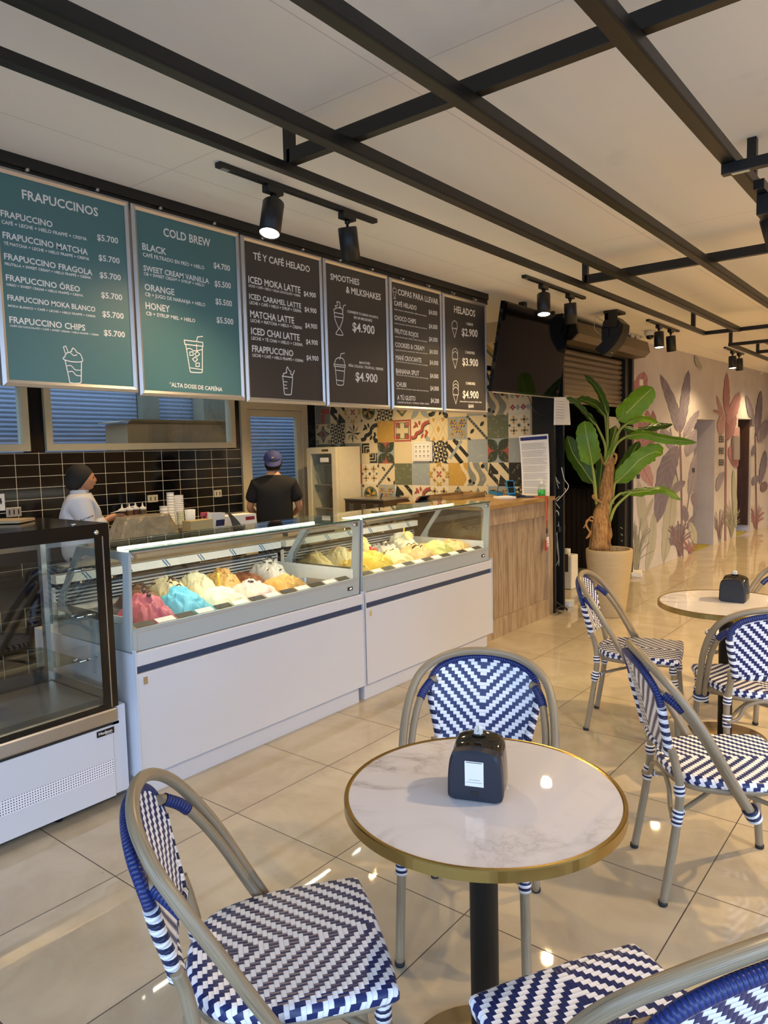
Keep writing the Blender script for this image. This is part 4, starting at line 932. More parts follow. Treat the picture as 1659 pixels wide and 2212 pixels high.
b1_ic = [(Cv([(428,1325),(420,1330),(425,1342),(470,1355),(520,1358),(546,1352),(545,1338),(540,1330)]),7), ([(432,1350),(460,1480)],7), (Cv([(460,1480),(465,1494),(500,1499),(530,1497),(538,1488)]),7), ([(538,1488),(540,1358)],7), (Cv([(428,1325),(440,1300),(470,1290),(482,1266),(500,1280),(510,1295),(530,1305),(545,1335)]),7), (Cv([(470,1300),(490,1315),(510,1310)]),6), ([(420,1258),(436,1252),(450,1288)],6), ([(420,1258),(432,1298)],6), (Cv([(440,1385),(470,1382),(500,1410),(536,1412)]),6), (Cv([(448,1425),(480,1420),(505,1445),(536,1450)]),6)]
b2_items = [('COLD BREW',1085,520,1397,595,54), ('BLACK',945,610,1105,648,44), ('CAFÉ FILTRADO EN FRÍO + HIELO',948,655,1356,745,25), ('$4.700',1418,733,1527,755,38), ('SWEET CREAM VAINILLA',953,750,1388,838,36), ('CB + SWEET CREAM + SYRUP + HIELO',955,780,1356,858,20), ('$5.500',1425,855,1533,871,38),
 ('ORANGE',960,878,1158,915,42), ('CB + JUGO DE NARANJA + HIELO',964,918,1363,990,24), ('$5.500',1431,972,1540,990,38), ('HONEY',967,1003,1128,1028,44), ('CB + SYRUP MIEL + HIELO',970,1045,1296,1095,24), ('$5.500',1438,1095,1549,1110,38), ('*ALTA DOSIS DE CAFEÍNA',1125,1520,1476,1553,28)]
sq = lambda cx, cy, r, a: [(cx+r*math.cos(math.radians(a+90*k)), cy+r*math.sin(math.radians(a+90*k))) for k in range(5)]
b2_ic = [([(1222,1212),(1345,1228),(1347,1254),(1226,1240),(1222,1212)],7), ([(1232,1242),(1260,1412)],7), ([(1342,1256),(1342,1420)],7), (Cv([(1260,1412),(1265,1424),(1300,1428),(1335,1428),(1342,1420)]),7), ([(1304,1222),(1310,1192),(1344,1188)],7), ([(1304,1240),(1306,1290)],6), (Cv([(1238,1272),(1260,1268),(1290,1284),(1340,1276)]),6), (sq(1270,1302,16,40),6), (sq(1308,1305,17,5),6), (sq(1294,1340,17,5),6), (sq(1311,1376,16,45),6), ([(1258,1396),(1340,1408)],6)]
b3_items = [('TÉ Y CAFÉ HELADO',135,170,485,253,42), ('ICED MOKA LATTE',105,315,427,382,42), ('LECHE + CAFÉ + HIELO + SALSA CHOCOLATE + CREMA',106,340,427,405,15), ('$4.900',447,398,522,410,30), ('ICED CARAMEL LATTE',110,415,431,476,33), ('LECHE + CAFÉ + HIELO + SYRUP + CREMA',112,447,432,502,19), ('$4.900',452,495,526,507,30),
 ('MATCHA LATTE',116,528,388,570,42), ('LECHE + MATCHA + HIELO + CREMA',119,558,437,606,20), ('$4.900',456,594,530,603,30), ('ICED CHAI LATTE',122,634,422,675,42), ('LECHE + TÉ CHAI + HIELO + CREMA',124,667,441,710,20), ('$4.900',461,695,534,703,30), ('FRAPPUCCINO',128,742,383,772,40), ('LECHE + CAFÉ + HIELO FRAPPÉ + CREMA',130,772,445,808,18), ('$4.900',464,794,538,800,30)]
b3_ic = [([(312,893),(378,903)],6), ([(316,895),(326,998)],6), (Cv([(326,998),(330,1006),(350,1009),(366,1007),(370,998)]),6), ([(370,998),(378,903)],6), (Cv([(318,892),(322,878),(340,872),(338,858),(345,838),(356,858),(366,866),(364,880),(372,884),(376,900)]),6), ([(374,895),(388,860)],6), ([(324,928),(345,930)],5), ([(326,948),(340,950)],5), ([(328,968),(345,970)],5)]
b4_items = [('SMOOTHIES',612,296,790,332,38), ('& MILKSHAKES',708,378,923,425,40), ('CONVIERTE TU SABOR FAVORITO',716,500,907,540,15), ('EN UN MILKSHAKE',757,538,869,559,16), ('$4.900',748,614,885,636,54), ('SMOOTHIES',789,817,857,824,15), ('PIÑA COLADA / TROPICAL / BERRIES',724,835,938,859,16), ('$4.900',767,922,903,934,54)]
b4_ic = [(Cv([(634,500),(640,545),(660,595),(664,600)]),5), (Cv([(690,510),(686,550),(668,598)]),5), ([(634,500),(690,512)],5), ([(638,525),(688,534)],5), (Cv([(664,600),(650,620),(646,634),(668,640),(688,640),(680,620),(668,600)]),5), (Cv([(636,500),(632,482),(648,474),(640,460),(655,455),(650,435),(668,440),(670,460),(666,470),(680,478),(688,500)]),5), (Cv([(652,470),(664,474),(676,468)]),4), ([(684,510),(692,458),(706,455)],5),
 ([(632,820),(704,828),(702,840),(634,832),(632,820)],5), ([(640,836),(650,940)],5), (Cv([(650,940),(656,948),(680,950),(692,946)]),5), ([(692,946),(700,842)],5), (Cv([(636,818),(646,788),(670,780),(692,792),(700,826)]),5), ([(668,790),(676,756),(698,752)],5), ([(642,856),(698,864)],5), ([(648,918),(692,924)],5)]
b5_items = [('COPAS PARA LLEVAR',1028,390,1278,452,36)]
for (n, u0, v0, u1, v1, sm, us, vs2, ue, ve, up_, vp, uq, vq) in (('CAFÉ HELADO',1005,455,1144,487,'HELADO VAINILLA / CAFÉ INSTANTÁNEO / CREMA / SALSA CARAMELO',1005,483,1207,527,1219,510,1272,520), ('CHOCO CHIPS',1007,545,1140,571,'HELADO CHOCOLATE / CHIPS CHOCOLATE / CREMA / SALSA CHOCOLATE',1008,570,1208,605,1220,598,1273,605), ('FRUTOS ROJOS',1009,627,1155,655,'HELADO FRUTOS ROJOS / BERRIES / CREMA / SALSA FRAMBUESA',1010,652,1210,685,1221,678,1274,684), ('COOKIES & CREAM',1012,712,1191,737,'HELADO STRACCIATELLA / GALLETAS OREO / CREMA / SALSA CHOCOLATE',1013,735,1212,759,1224,755,1276,760),
    ('MANÍ CROCANTE',1015,792,1174,810,'HELADO DULCE DE LECHE Y VAINILLA / MANÍ CROCANTE / CREMA / SALSA CARAMELO',1016,806,1214,832,1225,822,1278,827), ('BANANA SPLIT',1017,875,1160,890,'HELADO PLÁTANO LÚCUMA Y DULCE DE LECHE / PLÁTANO / CREMA / SALSA MANJAR',1018,888,1216,912,1227,904,1279,909), ('CHUBI',1019,958,1080,962,'HELADO VAINILLA Y CHOCOLATE / CHUBIS / CREMA / SALSA CHOCOLATE',1020,973,1218,990,1229,981,1281,985)):
    b5_items += [(n,u0,v0,u1,v1,29), (sm,us,vs2,ue,ve,7), ('$4.000',up_,vp,uq,vq,27)]
b5_items += [('A TÚ GUSTO',1024,1040,1137,1046,29), ('2 SABORES DE HELADO / TOPPINGS / CREMA / SALSAS',1024,1060,1221,1070,10), ('$4.200',1232,1057,1283,1061,27)]
b5_ic = [([(998,372),(1004,402)],3), ([(1018,376),(1010,404)],3), ([(998,372),(1018,376)],3), (Cv([(1004,402),(1006,410),(1001,414),(1014,416),(1010,404)]),3), (Cv([(998,372),(996,358),(1004,350),(1012,352),(1018,362),(1018,376)]),3), ([(1000,342),(1006,352)],3)]
b6_items = [('HELADOS',1376,500,1506,528,42), ('1 SABOR',1450,577,1493,584,16), ('$2.900',1423,643,1521,653,46), ('2 SABORES',1444,753,1503,760,16), ('$3.900',1427,826,1524,834,46), ('3 SABORES',1448,945,1506,949,16), ('$4.900',1429,1028,1527,1032,46), ('AGREGA BAÑO DE CHOCOLATE / TOPPING / CREMA',1410,1054,1546,1060,8), ('$600',1464,1088,1497,1089,20)]
b6_ic = []
for (cx, cy, n) in ((1378,590,1), (1381,780,2), (1385,1000,3)):
    b6_ic += [([(cx-15,cy+8),(cx+1,cy+66),(cx+14,cy+12)],4), (Cv([(cx-17,cy+2),(cx-12,cy+12),(cx-6,cy+5),(cx,cy+14),(cx+6,cy+7),(cx+12,cy+14),(cx+17,cy+4)]),4)]
    for k in range(n): o_ = -k*20; b6_ic += [(Cv([(cx-16,cy+2+o_),(cx-15,cy-24+o_),(cx,cy-38+o_),(cx+14,cy-24+o_),(cx+16,cy+4+o_)]),4)]
S = S2
board([(-4,357),S1(843,285),(-14,832.5),S1(935,1560)], 'big teal menu board headed FRAPUCCINOS, leftmost of the row', M['teal'], b1_items, b1_ic, S1)
board([S1(862,297),S1(1572,495),S1(940,1575),S1(1645,1618)], 'teal menu board headed COLD BREW', M['teal'], b2_items, b2_ic, S1)
board([S(45,15),S(555,155),S(110,1047),S(590,1080)], 'charcoal menu board headed TÉ Y CAFÉ HELADO', M['charcoal'], b3_items, b3_ic, S2)
board([S(563,160),S(968,272),S(597,1078),S(983,1100)], 'charcoal menu board headed SMOOTHIES & MILKSHAKES', M['charcoal'], b4_items, b4_ic, S2)
board([S(972,275),S(1298,372),S(1000,1097),S(1312,1115)], 'charcoal menu board headed COPAS PARA LLEVAR', M['charcoal'], b5_items, b5_ic, S2)
board([S(1303,375),S(1577,450),S(1320,1115),S(1580,1128)], 'charcoal menu board headed HELADOS, rightmost of the row', M['charcoal'], b6_items, b6_ic, S2)
# ================================================================== TELEVISION, SPEAKER, CAMERAS
tA, tB, tC = PX(1090,655,-2.90), PX(1063,845,-3.03), PX(1214,858,-3.03)
t = thing('television', (-2.97, 5.8, 2.05), 'black flat television tilted down beside the last menu board', 'television')
z1 = 2.765; z0 = 2.062; xt, xb_ = -2.885, -3.012; y0, y1 = 5.20, 6.43
up = Vector((xt-xb_, 0, z1-z0)); nv = Vector((up.z, 0, -up.x)).normalized()
b = MB(); pts = [Vector((xb_,y0,z0)), Vector((xb_,y1,z0)), Vector((xb_,y1,z0))+up, Vector((xb_,y0,z0))+up]; b.prism(pts, -nv*.035); b.build('housing', M['black_gloss'], t)
ins = .012; un = up.normalized(); q = [pts[0]+Vector((0,ins,0))+un*ins*1.6, pts[1]+Vector((0,-ins,0))+un*ins*1.6, pts[2]+Vector((0,-ins,0))-un*ins, pts[3]+Vector((0,ins,0))-un*ins]
M['screen'] = mat('dark_screen', srgb(6,6,8), .06, spec=.28)
b = MB(); b.prism([p+nv*.001 for p in q], -nv*.002); b.build('screen', M['screen'], t)
b = MB(); b.obox((pts[0]+pts[1])/2+nv*.002-un*.004, Vector((0,(y1-y0)/2,0)), un*.005, nv*.006); b.build('bottom_trim', M['alu'], t)
b = MB(); b.obox(Vector((xb_,y0-.0015,z0))+up*.5-nv*.012, Vector((0,.0015,0)), up*.5, nv*.012); b.build('side_trim', M['black_gloss'], t)
c = (pts[0]+pts[2])/2-nv*.036; b = MB(); b.obox(c-nv*.02, Vector((0,.15,0)), un*.12, nv*.02); b.box((c.x-.09,c.y-.03,c.z), (c.x-.04,c.y+.03,ZC)); b.build('wall_bracket', M['black_steel'], t)
G = lambda u, v: (1180+u/6.9125, 640+v/6.9125)
t = thing('loudspeaker', (-2.7,6.9,2.4), 'black curved loudspeaker on a ceiling bracket in front of the roller shutter', 'loudspeaker')
YSP = 6.75
prof = [PY(*G(*p), YSP) for p in [(870,350),(960,300),(1020,300)]+Cv([(1130,400),(1120,500),(1080,600),(1000,730),(850,878)],4)+[(725,790)]+Cv([(740,770),(835,680)],2)[1:]+[(826,640),(826,470)]]
b = MB(); b.prism(prof, (0,.20,0)); b.build('cabinet', M['black_plastic'], t)
b = MB(); fp = [PY(*G(*p), YSP) for p in Cv([(1130,400),(1120,500),(1080,600),(1000,730),(850,878)],4)]
for a, c in zip(fp[:-1], fp[1:]):
    n_ = Vector((-(c-a).z, 0, (c-a).x)).normalized(); n_ = n_ if n_.x > 0 else -n_
    b.add([a+n_*.004+Vector((0,.012,0)), c+n_*.004+Vector((0,.012,0)), c+n_*.004+Vector((0,.188,0)), a+n_*.004+Vector((0,.188,0))], [(0,1,2,3)])
b.build('grille', M['black_matte'], t)
a, c = fp[-3], fp[-2]; n_ = Vector((-(c-a).z, 0, (c-a).x)).normalized(); n_ = n_ if n_.x > 0 else -n_; m_ = (a+c)/2+n_*.006
b = MB(); b.obox(m_+Vector((0,.10,0)), (0,.022,0), (c-a).normalized()*.004, n_*.001); b.build('badge', M['alu'], t)
kp = PY(*G(910,410), YSP); b = MB(); b.cyl(kp, kp-Vector((0,.025,0)), .034, 20); b.build('knob', M['black_plastic'], t)
k2 = PY(*G(880,250), YSP); b = MB(); b.box((k2.x-.01,YSP-.02,2.835), (k2.x+.12,YSP+.2,2.8595)); b.box((k2.x+.0,YSP-.016,2.62), (k2.x+.035,YSP-.001,2.84)); b.box((k2.x+.0,YSP-.016,2.70), (k2.x+.12,YSP-.006,2.84)); b.build('bracket', M['black_steel'], t)
b = MB(); b.tube(curve([PY(*G(*p), 6.85) for p in ((745,285),(720,400),(730,500),(830,590))],5), .004, 6); b.tube(curve([PY(*G(*p), 6.85) for p in ((750,290),(780,330),(850,370))],5), .004, 6)
tag(b.build('speaker_cable', M['cream_plastic']), 'pale cable hanging from the ceiling behind the loudspeaker', 'cable')
def dome(c, label):
    t = thing('dome_camera', c, label, 'security camera', None)
    b = MB(); b.lathe([(.062,0),(.06,-.045),(.05,-.055),(0,-.055)], c, 24); b.build('housing', M['white_plastic'], t)
    b = MB(); b.lathe([(.042,-.056),(.040,-.075),(.028,-.092),(0,-.1)], c, 20); b.build('dome', M['black_gloss'], t)
dome(PZ(1404,714,ZC-.001), 'white dome security camera on the ceiling beside the roller shutter box'); dome(PZ(1639,803,ZC-.001), 'far white dome camera on the ceiling at the right edge')
e0 = PX(1374,722,-2.98)
t = thing('emergency_light', (e0.x,e0.y,2.80), 'white twin emergency light on top of the roller shutter box', 'emergency light')
b = MB(); b.box((-3.08,e0.y-.17,2.835), (-3.0,e0.y+.17,2.859), 0, .004); b.build('housing', M['white_plastic'], t)
for s in (-.08,.08): b = MB(); b.box((-2.9995,e0.y+s-.05,2.81), (-2.985,e0.y+s+.05,2.856), 0, .003); b.build('lamp_window', M['white_enamel'], t)
# ================================================================== REFRIGERATED DISPLAY CASE (left)
XD = -3.0
t = thing('display_case', (-3.35,.9,0), 'glass pastry display case with black glass border and white base, left of the gelato freezers', 'display case')
Y0, Y1 = .35, 1.762
b = MB(); b.box((XD-.62,Y0,.06), (XD-.012,Y1-.0,.385), 0, .003); b.build('base', M['white_enamel'], t)
b = MB(); b.box((XD-.012,Y0,.055), (XD,Y1-.035,.388), 0, .002); fp_ = b.build('front_panel', M['white_enamel'], t)
def perf():
    tt = NT('perforated_white_panel'); sx = tt.n('ShaderNodeSeparateXYZ'); tt.l(tt.pos((1,90,90)), sx.inputs[0])
    f = lambda a: tt.math('POWER', tt.math('SUBTRACT', tt.math('FRACT', a), .5), 2)
    d = tt.math('ADD', f(sx.outputs[1]), f(sx.outputs[2])); k = tt.math('LESS_THAN', d, .06)
    tt.set(Base_Color=tt.mix(k, srgb(232,232,238), srgb(40,44,64)), Roughness=.4); return tt.m
b = MB(); b.box((XD,Y0+.1,.165), (XD+.001,Y1-.04,.228)); b.build('vent_grille', perf(), fp_)
bd = MB(); bd.box((XD,1.648,.352), (XD+.003,1.732,.38)); bd_ = bd.build('badge', M['black_gloss'], fp_)
b = MB(); text_on(b, 'Hudson', (XD+.0035,1.656,.3615), (XD+.0035,1.722,.3615), (0,0,1), .0125); text_on(b, 'REFRIGERACION', (XD+.0035,1.688,.3555), (XD+.0035,1.722,.3555), (0,0,1), .003); b.build('lettering', M['letter'], bd_)
b = MB(); b.box((XD-.62,Y1-.034,.06), (XD-.004,Y1+.035,.47), 0, .003); b.build('side_panel', M['white_enamel'], t)
b = MB(); b.box((XD-.05,Y0,.40), (XD+.006,Y1-.004,.468), 0, .01); b.build('steel_rail', M['steel'], t)
b = MB(); b.box((XD-.05,Y0,.386), (XD-.004,Y1,.399)); b.build('rail_gasket', M['black_plastic'], t)
# front glass with printed black border, made of border strips and a clear pane
zg0, zg1 = .47, 1.306; bw, bt = .068, .055
b = MB(); b.box((XD-.008,Y0,zg1-bt), (XD,Y1,zg1)); b.box((XD-.008,Y0,zg0), (XD,Y1,zg0+.018)); b.box((XD-.008,Y1-bw,zg0+.018), (XD,Y1,zg1-bt)); b.build('glass_border', M['black_gloss'], t)
b = MB(); b.box((XD-.0075,Y0,zg0+.018), (XD-.0015,Y1-bw,zg1-bt)); b.build('front_glass', M['glass'], t)
b = MB(); b.box((XD+.0005,Y1-.036,.475), (XD+.0035,Y1-.031,zg1-.05)); b.build('seam_strip', M['steel'], t)
for (y, z) in ((Y1-.06,zg1-.03),): b = MB(); b.lathe([(0,.006),(.010,.005),(.012,0)], (XD,y,z), 16, axis=(1,0,0)); b.build('glass_bolt', M['chrome'], t)
b = MB(); b.box((XD-.60,Y0,zg1), (XD,Y1,zg1+.008)); b.build('top_glass', M['black_gloss'], t)
for (y, x) in ((1.62,-3.04),(1.28,-3.35)): b = MB(); b.lathe([(.013,0),(.012,.006),(0,.007)], (x,y,zg1+.008), 16); b.build('glass_bolt', M['chrome'], t)
b = MB(); b.box((XD-.60,Y1-.012,zg0), (XD-.06,Y1-.006,zg1-.03)); b.build('side_glass', M['glass'], t)
b = MB(); b.box((XD-.60,Y1-.012,zg1-.03), (XD-.008,Y1-.004,zg1)); b.box((XD-.06,Y1-.014,zg0), (XD-.010,Y1-.004,zg1-.03)); b.box((XD-.60,Y1-.014,.47), (XD-.06,Y1-.004,.53)); b.box((XD-.62,Y1-.03,.47), (XD-.585,Y1-.004,zg1)); b.build('side_frame', M['steel'], t)
b = MB(); b.box((XD-.58,Y0,.47), (XD-.02,Y1-.02,.485)); 
for k in range(7): b.box((XD-.10+k*.011,Y0,.485), (XD-.096+k*.011,Y1-.03,.492))
b.build('deck', M['steel'], t)
b = MB(); b.box((XD-.58,Y0,.60), (XD-.40,1.40,.612)); b.box((XD-.40,Y0,.57), (XD-.385,1.40,.612)); b.build('deck_riser', M['steel'], t)
for z in (1.105,.89,.685):
    b = MB(); b.box((XD-.50,Y0,z), (XD-.11,1.66,z+.006)); b.build('shelf', M['glass_green'], t)
    for x in (XD-.13,): 
        b = MB(); b.cyl((x,1.655,z-.007), (x,1.745,z-.007), .006, 10); b.lathe([(0,.006),(.011,.004),(.012,0)], (x,1.64,z+.006), 12); b.build('shelf_clip', M['chrome'], t)
for y in (1.32,1.22): b = MB(); b.box((XD-.57,y-.012,.5), (XD-.545,y+.012,zg1)); b.build('upright', M['alu'], t)
b = MB(); b.box((XD-.62,Y0,.47), (XD-.60,1.0,zg1)); b.box((XD-.615,1.0,.47), (XD-.60,Y1-.03,.56)); b.build('back_door', M['black_plastic'], t)
b = MB(); b.box((XD-.60,Y0,zg1-.03), (XD-.56,Y1-.03,zg1-.001)); b.build('back_rail', M['alu'], t)
for (x, y) in ((-3.1,1.5),(-3.1,.5),(-3.55,.5),(-3.55,1.5)): b = MB(); b.cyl((x,y,0), (x,y,.06), .018, 10); b.build('foot', M['rubber'], t)
p0 = PZ(40,1128,1.316); b = MB(); b.obox((-3.35,1.24,1.3165), (.08,.03,0), (-.02,.06,0), (0,0,.0015)); tag(b.build('yellow_note', mat('yellow_paper', srgb(226,206,110), .7)), 'pale yellow paper lying on top of the glass display case', 'paper')
b = MB(); b.obox((-3.50,1.50,1.324), (.10,.09,0), (-.05,.06,0), (0,0,.006)); tag(b.build('kraft_tray', M['carton']), 'brown cardboard sheet on the back of the display case top', 'cardboard')
# ================================================================== GELATO FREEZERS
M['led_warm'] = M['led']
M['film'] = mat('milky_film', srgb(222,226,222), .4)
M['blue_print'] = mat('blue_print', srgb(80,126,160), .5)
M['line_print'] = mat('beige_line_print', srgb(176,164,146), .4)
M['liner'] = mat('white_liner', srgb(226,226,220), .35)
def rrect(x0, z0, x1, z1, r, n=5):
    out = []
    for (cx, cz, a0) in ((x1-r,z1-r,0),(x0+r,z1-r,90),(x0+r,z0+r,180),(x1-r,z0+r,270)):
        for k in range(n+1): a = math.radians(a0+90*k/n); out.append((cx+r*math.cos(a), cz+r*math.sin(a)))
    return out
def round_poly(pts, r, n=5):
    out = []; m = len(pts)
    for i in range(m):
        p, a, c = Vector(pts[i]), Vector(pts[i-1]), Vector(pts[(i+1) % m]); u = (a-p).normalized()*r; w_ = (c-p).normalized()*r
        for k in range(n+1): f = k/n; out.append(tuple((p+u)*(1-f)**2+p*2*f*(1-f)+(p+w_)*f*f))
    return out
def ring_side(b, outer, inner, y0, y1):
    # flat ring between two loops (resampled by angle), extruded in y
    cx = sum(p[0] for p in inner)/len(inner); cz = sum(p[1] for p in inner)/len(inner)
    def hit(loop, a):
        d = Vector((math.cos(a), math.sin(a))); best = None
        for i in range(len(loop)):
            p = Vector(loop[i])-Vector((cx,cz)); q = Vector(loop[(i+1)%len(loop)])-Vector((cx,cz)); e_ = q-p; den = d.x*e_.y-d.y*e_.x
            if abs(den) < 1e-12: continue
            s_ = (p.x*e_.y-p.y*e_.x)/den; k = (p.x*d.y-p.y*d.x)/den
            if s_ > 0 and -1e-9 <= k <= 1+1e-9: best = s_ if best is None else max(best, s_)
        return (cx+d.x*best, cz+d.y*best)
    angs = sorted(set([math.atan2(p[1]-cz, p[0]-cx) for p in outer]+[math.atan2(p[1]-cz, p[0]-cx) for p in inner])); n = len(angs)
    O = [hit(outer, a) for a in angs]; I = [hit(inner, a) for a in angs]
    vs_ = [(p[0],y0,p[1]) for p in O]+[(p[0],y0,p[1]) for p in I]+[(p[0],y1,p[1]) for p in O]+[(p[0],y1,p[1]) for p in I]; fs = []
    for k in range(n):
        q = (k+1) % n; fs += [(k,q,n+q,n+k), (2*n+q,2*n+k,3*n+k,3*n+q), (k,2*n+k,2*n+q,q), (n+q,3*n+q,3*n+k,n+k)]
    b.add(vs_, fs)
def freezer(y0, y1, label, left_side, right_dark):
    xf = -2.94
    t = thing('gelato_freezer', (-3.4,(y0+y1)/2,0), label, 'gelato freezer', 'white gelato display freezers')
    b = MB(); b.box((-3.92,y0+.02,.0), (-2.985,y1-.02,.105)); b.build('plinth', M['white_enamel'], t)
    b = MB(); b.box((-3.90,y0,.106), (xf-.022,y1,.700), 0, .003); b.build('body', M['white_enamel'], t)
    b = MB(); b.box((xf-.0215,y0+.006,.112), (xf,y1-.006,.606), 0, .003); fpn = b.build('front_panel', M['white_enamel'], t)
    b = MB(); b.box((xf-.0215,y0+.0,.106), (xf+.003,y0+.0055,.720)); b.build('edge_trim', M['white_enamel'], t); b = MB(); b.box((xf-.0215,y1-.0055,.106), (xf+.003,y1,.720)); b.build('edge_trim', M['white_enamel'], t)
    b = MB(); b.box((xf,y0+.035,.552), (xf+.004,y0+.058,.588), 0, .001); b.build('latch', M['chrome'], fpn)
    b = MB(); b.box((xf-.0215,y0+.006,.607), (xf-.016,y1-.006,.640)); b.build('grip_recess', M['navy_steel'], t)
    b = MB(); b.box((xf-.0215,y0+.006,.641), (xf+.001,y1-.006,.706), 0, .005); b.build('front_rail', M['white_enamel'], t)
    # grey apron and glass above
    b = MB(); b.box((-2.985,y0+.012,.7065), (-2.966,y1-.012,.806)); ap = b.build('apron', M['grey_enamel'], t)
    b = MB(); zt = .792
    b.box((-2.9659,y0+.03,zt), (-2.9655,y1-.03,zt+.005)); b.box((-2.9659,y0+.03,.71), (-2.9655,y0+.036,zt)); b.build('line_print', M['line_print'], ap)
    b = MB(); b.box((-2.966,y1-.12,.742), (-2.9635,y1-.075,.764)); ds = b.build('readout', M['black_gloss'], ap)
    M.setdefault('digit', mat('readout_digits', (1,1,1,1), .4, emit=(.8,.9,1), estr=2))
    b = MB(); text_on(b, '-17', (-2.963,y1-.106,.748), (-2.963,y1-.084,.748), (0,0,1), .009); b.build('digits', M['digit'], ds)
    b = MB(); b.quad((-2.968,y0+.018,.806),(-2.968,y1-.018,.806),(-2.953,y1-.018,1.172),(-2.953,y0+.018,1.172)); b.quad((-2.974,y0+.018,.806),(-2.974,y1-.018,.806),(-2.959,y1-.018,1.172),(-2.959,y0+.018,1.172)); b.build('front_glass', M['glass'], t)
    b = MB(); b.box((-2.985,y0+.012,.8065), (-2.966,y1-.012,.809)); b.build('glass_holder', M['grey_enamel'], t)
    b = MB(); b.box((-3.40,y0+.004,1.174), (-2.950,y1-.004,1.182)); b.build('top_glass', M['glass_green'], t)
    b = MB(); b.box((-2.9495,y0+.004,1.1735), (-2.9485,y1-.004,1.1825)); b.build('glass_edge', mat('glass_edge', srgb(60,96,80), .2), t)
    b = MB(); b.box((-2.958,y0+.02,1.166), (-2.951,y1-.02,1.1735)); b.build('glass_trim', M['alu'], t)
    # sides with a rounded window
    out = [(-2.975,.707),(-2.952,1.173),(-3.405,1.173),(-3.64,.86),(-3.64,.707)]
    inn = round_poly([(-3.03,.825),(-3.00,1.135),(-3.385,1.135),(-3.57,.90),(-3.55,.825)], .055)
    for (a, c) in ((y0+.001,y0+.016),(y1-.016,y1-.001)):
        b = MB(); ring_side(b, out, inn, a, c); sp = b.build('side_frame', M['grey_enamel'], t)
        b = MB(); m_ = (a+c)/2; b.prism([(p[0],m_-.002,p[1]) for p in inn], (0,.004,0)); b.build('side_glass', M['glass'], sp)
    for y in (y0+.035, y1-.035): b = MB(); b.cyl((-2.952,y,1.148), (-2.975,y,1.148), .011, 12); b.box((-2.99,y-.011,1.150), (-2.962,y+.011,1.172)); b.build('glass_clamp', M['chrome'], t)
    # well: liner, label ledge, grille
    b = MB(); b.box((-3.72,y0+.017,.7005), (-2.987,y1-.017,.715)); b.box((-3.006,y0+.017,.715), (-2.9855,y1-.017,.800)); b.box((-3.72,y0+.017,.715), (-3.70,y1-.017,.93)); b.box((-3.70,y0+.017,.715), (-3.006,y0+.022,.86)); b.box((-3.70,y1-.022,.715), (-3.006,y1-.017,.86)); b.build('liner', M['liner'], t)
    b = MB(); b.box((-3.700,y0+.03,.925), (-3.66,y1-.03,.935)); 
    for k in range(5): b.box((-3.700,y0+.03,.825+k*.019), (-3.690,y1-.03,.832+k*.019))
    b.build('rear_grille', M['black_plastic'], t)
    b = MB(); b.box((-3.715,y0+.017,.955), (-3.66,y1-.017,1.0)); fl = b.build('rear_strip', M['film'], t)
    b = MB()
    for k in range(6):
        y = y0+.16+k*.25
        for q in range(2): b.ribbon([(-3.6595,y+q*.02,.996),(-3.6595,y+.03+q*.02,.96)], .008, (1,0,0), .0003)
    b.build('film_print', M['blue_print'], fl)
    b = MB(); b.box((-3.72,y0+.017,1.03), (-3.64,y1-.017,1.055)); b.build('rear_shelf', M['steel'], t)
    for f in (.28,.34): yy = y0+(y1-y0)*f; b = MB(); b.tube(curve([(-3.68,yy,1.055),(-3.6,yy,1.14),(-3.45,yy,1.168)],4), .005, 6); b.build('support_wire', M['steel'], t)
    b = MB(); yy0 = y0+.10; b.cyl((-3.20,yy0,1.163), (-3.20,y1-.16,1.163), .008, 10); b.build('light_tube', M['led'], t)
    lamp_area((-3.19,(y0+y1)/2,1.15), (0,0,0), .02, (y1-y0)-.25, 2.6, NEUT)
    # flavour labels along the front ledge
    n = 13; 
    for k in range(n):
        ya = y0+.05+k*(y1-y0-.1)/n; wd = (y1-y0-.1)/n*.86; b = MB(); b.obox((-3.010,ya+wd/2,.8165), (0,wd/2,0), (.019,0,-.007), (.0004,0,.001)); b.build('flavour_label', M['paper'] if k % 2 else M['black_matte'], t)
    return t
F1Y = (1.822,3.447); F2Y = (3.462,5.052)
freezer(*F1Y, 'white gelato freezer nearest the pastry case, with pink and blue gelato', True, False)
freezer(*F2Y, 'white gelato freezer between the first one and the wooden counter', False, True)
b = MB(); b.lathe([(0,.004),(.009,.003),(.010,0)], (-3.02,1.8215,.58), 14, axis=(0,-1,0)); o = b.build('side_screw', M['chrome']); bpy.data.objects.remove(o)
# ---- gelato tubs
def gelmat(n, c, rough=.45):
    tt = NT('gelato_'+n); v = tt.coord('Object'); q = tt.noise(v, 28, 3); tt.set(Base_Color=tt.mix(tt.math('MULTIPLY', q, .35), c, tuple(x*.8 for x in c[:3])+(1,)), Roughness=rough)
    tt.p.inputs['Subsurface Weight'].default_value = .12; tt.p.inputs['Subsurface Radius'].default_value = (.02,.015,.01); tt.bump(tt.noise(v, 160, 3, .7), .25, .001); return tt.m
GC = dict(pink=srgb(196,96,118), blue=srgb(96,196,226), cream=srgb(236,224,180), pale=srgb(238,232,196), gold=srgb(226,184,112), brown=srgb(140,86,58), stracc=srgb(226,220,206), white=srgb(240,236,206), rose=srgb(236,206,196), caramel=srgb(224,172,92), choc=srgb(124,84,62), yellow=srgb(240,208,84), pist=srgb(206,204,118), nut=srgb(226,190,128), vanilla=srgb(240,222,160))
GM = {k: gelmat(k, c) for k, c in GC.items()}
